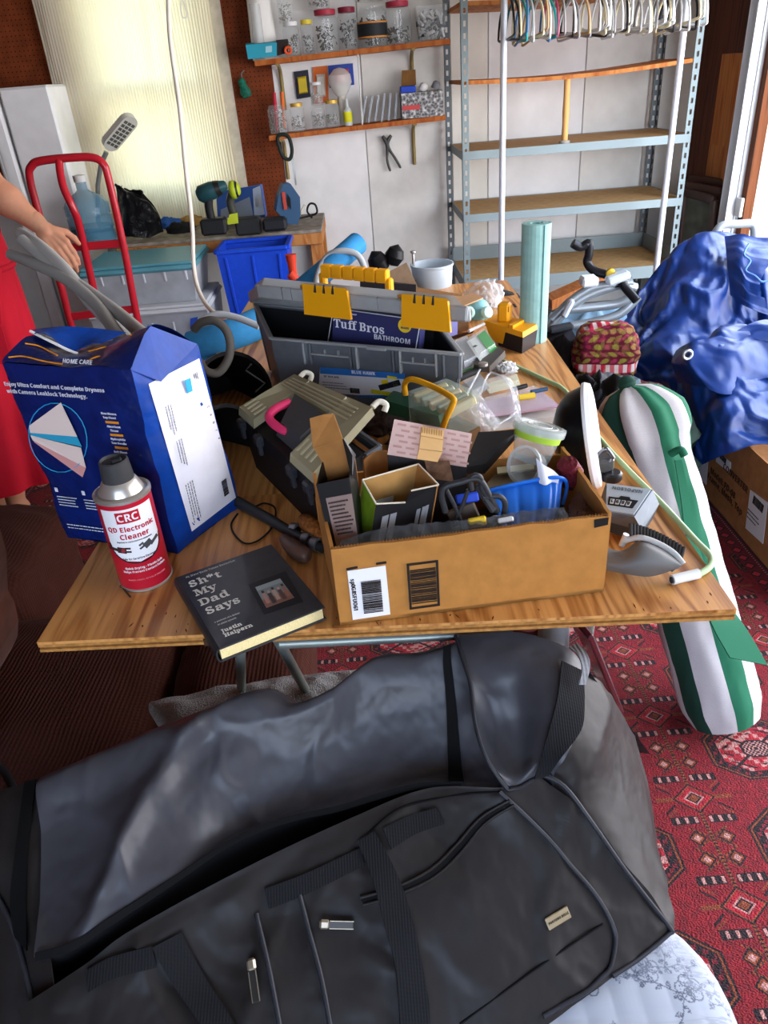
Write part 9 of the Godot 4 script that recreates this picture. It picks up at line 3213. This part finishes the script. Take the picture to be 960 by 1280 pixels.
func person() -> void:
	var skin := mat("b98468", 0.55, 0.0, {"mottle": 0.06, "tri": 9.0})
	skin.subsurf_scatter_enabled = true
	skin.subsurf_scatter_strength = 0.15
	var z := -2.75
	var pr := thing("person", "person in a sleeveless red dress standing behind the blue pack, one arm lowered", "person", Vector3(-1.47, 0, -2.8))
	# joints: feet under the body, left arm reaching down in front of the hand truck
	var hand := pz(78, 312, z + 0.04)
	var wrist := pz(52, 284, z + 0.02)
	var elbow := pz(-14, 232, z - 0.02)
	var shoulder := Vector3(-1.29, 1.475, z - 0.05)
	var neck := Vector3(-1.45, 1.53, z - 0.03)
	var chest := Vector3(-1.45, 1.30, z - 0.04)
	var waist := Vector3(-1.46, 1.08, z - 0.03)
	var hip := Vector3(-1.47, 0.92, z - 0.03)
	var head := Vector3(-1.44, 1.70, z)
	var rsh := Vector3(-1.61, 1.47, z - 0.05)
	var kl := Vector3(-1.46, 0.48, z + 0.0)
	var al := Vector3(-1.515, 0.085, z + 0.03)
	var kr := Vector3(-1.60, 0.48, z - 0.04)
	var ar := Vector3(-1.64, 0.085, z - 0.06)
	var body := [[neck, head + Vector3(0, -0.06, 0), 0.056, 0.056], [neck, chest, 0.07, 0.13], [chest, waist, 0.13, 0.115], [waist, hip, 0.115, 0.15], [chest + Vector3(0.07, 0.05, 0.02), chest + Vector3(0.07, -0.02, 0.06), 0.075, 0.07], [chest + Vector3(-0.07, 0.05, 0.02), chest + Vector3(-0.07, -0.02, 0.06), 0.075, 0.07],
		[chest + Vector3(0, 0.12, 0), shoulder, 0.08, 0.058], [chest + Vector3(0, 0.12, 0), rsh, 0.08, 0.058], [shoulder, elbow, 0.055, 0.045], [elbow, elbow.lerp(wrist, 0.35), 0.045, 0.046], [elbow.lerp(wrist, 0.35), wrist, 0.046, 0.030],
		[rsh, rsh + Vector3(-0.06, -0.29, 0.03), 0.055, 0.043], [rsh + Vector3(-0.06, -0.29, 0.03), rsh + Vector3(-0.07, -0.52, 0.12), 0.043, 0.029], [hip + Vector3(0.08, -0.02, 0), kl, 0.095, 0.058], [kl, kl.lerp(al, 0.35), 0.055, 0.058], [kl.lerp(al, 0.35), al, 0.058, 0.038], [hip + Vector3(-0.08, -0.02, 0), kr, 0.095, 0.058], [kr, kr.lerp(ar, 0.35), 0.055, 0.058], [kr.lerp(ar, 0.35), ar, 0.058, 0.038],
		[al + Vector3(0, -0.045, -0.03), al + Vector3(0.03, -0.055, 0.15), 0.035, 0.028], [ar + Vector3(0, -0.045, -0.03), ar + Vector3(-0.02, -0.055, 0.15), 0.035, 0.028]]
	var st := G()
	field(body, 0.014, 0.035, st, Vector3(-1.85, 0.0, z - 0.28), Vector3(-0.92, 1.66, z + 0.26))
	# head with a face, on a finer grid
	var hd := [[head + Vector3(0, 0.02, -0.015), head + Vector3(0, 0.03, -0.02), 0.088, 0.088], [head + Vector3(0, -0.05, 0.012), head + Vector3(0, -0.09, 0.035), 0.066, 0.042], [head + Vector3(0, -0.1, -0.03), neck, 0.05, 0.053], [head + Vector3(0, 0.0, 0.078), head + Vector3(0, -0.032, 0.096), 0.010, 0.014], [head + Vector3(-0.02, -0.066, 0.074), head + Vector3(0.02, -0.066, 0.074), 0.009, 0.009], [head + Vector3(-0.084, 0.0, -0.01), head + Vector3(-0.08, -0.035, -0.005), 0.014, 0.010], [head + Vector3(0.084, 0.0, -0.01), head + Vector3(0.08, -0.035, -0.005), 0.014, 0.010]]
	field(hd, 0.006, 0.014, st, head - Vector3(0.12, 0.19, 0.13), head + Vector3(0.12, 0.14, 0.13))
	# the lowered hand: palm, four fingers and a thumb, half curled
	var hb := []
	var dir := (hand - wrist).normalized()
	var side := dir.cross(Vector3(0.35, 0.3, 1)).normalized()
	var palm_n := side.cross(dir).normalized()
	for i in 4:
		var k := (i - 1.5) * 0.019
		var root := wrist + dir * (0.088 - 0.004 * absf(i - 1.2)) + side * k
		hb.append([wrist + dir * 0.015 + side * k * 0.55, root, 0.017, 0.0125])
		var l: float = [0.040, 0.045, 0.042, 0.033][i]
		var d1 := (dir * 0.86 - palm_n * 0.3 + Vector3(0, -0.35, 0)).normalized()
		var d2 := (dir * 0.5 - palm_n * 0.55 + Vector3(0, -0.7, 0)).normalized()
		var d3 := (dir * 0.1 - palm_n * 0.6 + Vector3(0, -0.85, 0)).normalized()
		hb.append([root, root + d1 * l, 0.0105, 0.0095])
		hb.append([root + d1 * l, root + d1 * l + d2 * l * 0.65, 0.0095, 0.0088])
		hb.append([root + d1 * l + d2 * l * 0.65, root + d1 * l + d2 * l * 0.65 + d3 * l * 0.5, 0.0088, 0.007])
	var tr := wrist + dir * 0.03 - side * 0.022
	var t1 := tr + (dir * 0.7 - side * 0.75 - palm_n * 0.35).normalized() * 0.04
	var t2 := t1 + (dir * 0.9 - side * 0.25 - palm_n * 0.4).normalized() * 0.032
	hb.append([tr, t1, 0.016, 0.0125])
	hb.append([t1, t2, 0.0118, 0.0105])
	hb.append([t2, t2 + (dir - palm_n * 0.5).normalized() * 0.022, 0.0105, 0.008])
	hb.append([wrist - dir * 0.03, wrist + dir * 0.02, 0.030, 0.026])
	var mid := wrist + dir * 0.08
	field(hb, 0.0034, 0.005, st, mid - Vector3(0.13, 0.17, 0.13), mid + Vector3(0.13, 0.13, 0.13))
	wobj("body", st, skin, pr)
	# hair
	st = G()
	grid(st, 28, 18, func(u, v):
		var d := Vector3(cos(u * TAU) * sin(v * 2.2), cos(v * 2.2), sin(u * TAU) * sin(v * 2.2))
		var p := head + Vector3(0, 0.03, -0.02) + d * 0.098 * (1.0 + 0.08 * nz.get_noise_3dv(d * 5.0))
		if d.z > 0.35 and d.y < 0.55: p -= Vector3(0, 0, (d.z - 0.35) * 0.12)
		if d.y < 0.0: p += Vector3(d.x * 0.01, d.y * 0.16, -0.01)
		return p)
	wobj("hair", st, mat("3a2a20", 0.6), pr)
	# red dress: bodice and gathered skirt as one garment with a tie at the waist
	var red := mat("b01226", 0.8, 0.0, {"tri": 40.0, "bump": weave_tex(), "bs": 0.5, "rim": 0.2})
	st = G()
	var ring := func(a: float, y: float) -> Vector3:
		var c := Vector3(-1.455, y, z - 0.03)
		var rx := 0.20
		var rz := 0.15
		var fold := 0.0
		if y > 1.1:
			rx = lerpf(0.185, 0.205, clampf((y - 1.1) / 0.25, 0, 1))
			rz = lerpf(0.15, 0.165, clampf((y - 1.1) / 0.2, 0, 1))
		else:
			var t := (1.1 - y) / 0.88
			rx = lerpf(0.185, 0.30, pow(t, 0.8))
			rz = lerpf(0.15, 0.27, pow(t, 0.8))
			fold = 0.05 * smoothstep(0.0, 0.8, t)
			c += Vector3(-0.10 * t, 0, 0.02 * t)
		if y > 1.36:
			var s := clampf((y - 1.36) / 0.12, 0, 1)
			rx = lerpf(0.205, 0.15, s)
			rz = lerpf(0.165, 0.11, s)
		var k := 1.0 + fold * (cos(a * 11.0 + y * 2.0) + 0.5 * cos(a * 19.0 + 1.0)) + 0.02 * nz.get_noise_2d(a * 2.0, y * 6.0)
		return c + Vector3(cos(a) * rx * k, 0, sin(a) * rz * k)
	sheet(st, 110, 70, func(u, v): return ring.call(-u * TAU, lerpf(1.48, 0.215, v)), 0.004)
	wobj("dress", st, red, pr)
	st = G()
	var belt := []
	for i in 40:
		belt.append(ring.call(i * TAU / 40.0, 1.0) * 1.0)
	tube(st, belt, 0.012, 8, false, true)
	wobj("waist_seam", st, red, pr)
	st = G()
	var kp: Vector3 = ring.call(0.62, 0.995)
	for q in [[Vector3(0.05, 0.02, 0.02), Vector3(0.03, -0.03, 0.03)], [Vector3(-0.05, 0.015, 0.03), Vector3(-0.03, -0.03, 0.03)]]:
		tube(st, curve([kp, kp + q[0], kp + q[1], kp + Vector3(0, 0.0, 0.012)], 5), 0.008, 8)
	tube(st, curve([kp, kp + Vector3(0.015, -0.08, 0.02), kp + Vector3(0.0, -0.17, 0.03)], 5), 0.007, 8)
	tube(st, curve([kp, kp + Vector3(-0.02, -0.07, 0.02), kp + Vector3(-0.03, -0.14, 0.03)], 5), 0.007, 8)
	wobj("tie_bow", st, red, pr)
	st = G()
	var pk: Vector3 = ring.call(0.9, 0.78)
	plate(st, [pk + Vector3(-0.07, 0.07, 0.012), pk + Vector3(0.06, 0.06, 0.0), pk + Vector3(0.06, -0.08, 0.01), pk + Vector3(-0.07, -0.07, 0.022)], 0.004)
	wobj("pocket", st, red, pr)
	for s in [al, ar]:
		st = G()
		var f: Vector3 = s + Vector3(0.012, -0.083, 0.05)
		box(st, f + Vector3(0, 0.012, 0), Vector3(0.085, 0.018, 0.26), Basis(), 0.008)
		tube(st, curve([f + Vector3(-0.045, 0.012, 0.04), f + Vector3(-0.02, 0.065, 0.03), f + Vector3(0.03, 0.065, 0.03), f + Vector3(0.045, 0.012, 0.04)], 4), 0.009, 6)
		wobj("sandal", st, mat("3a2a20", 0.6), pr)
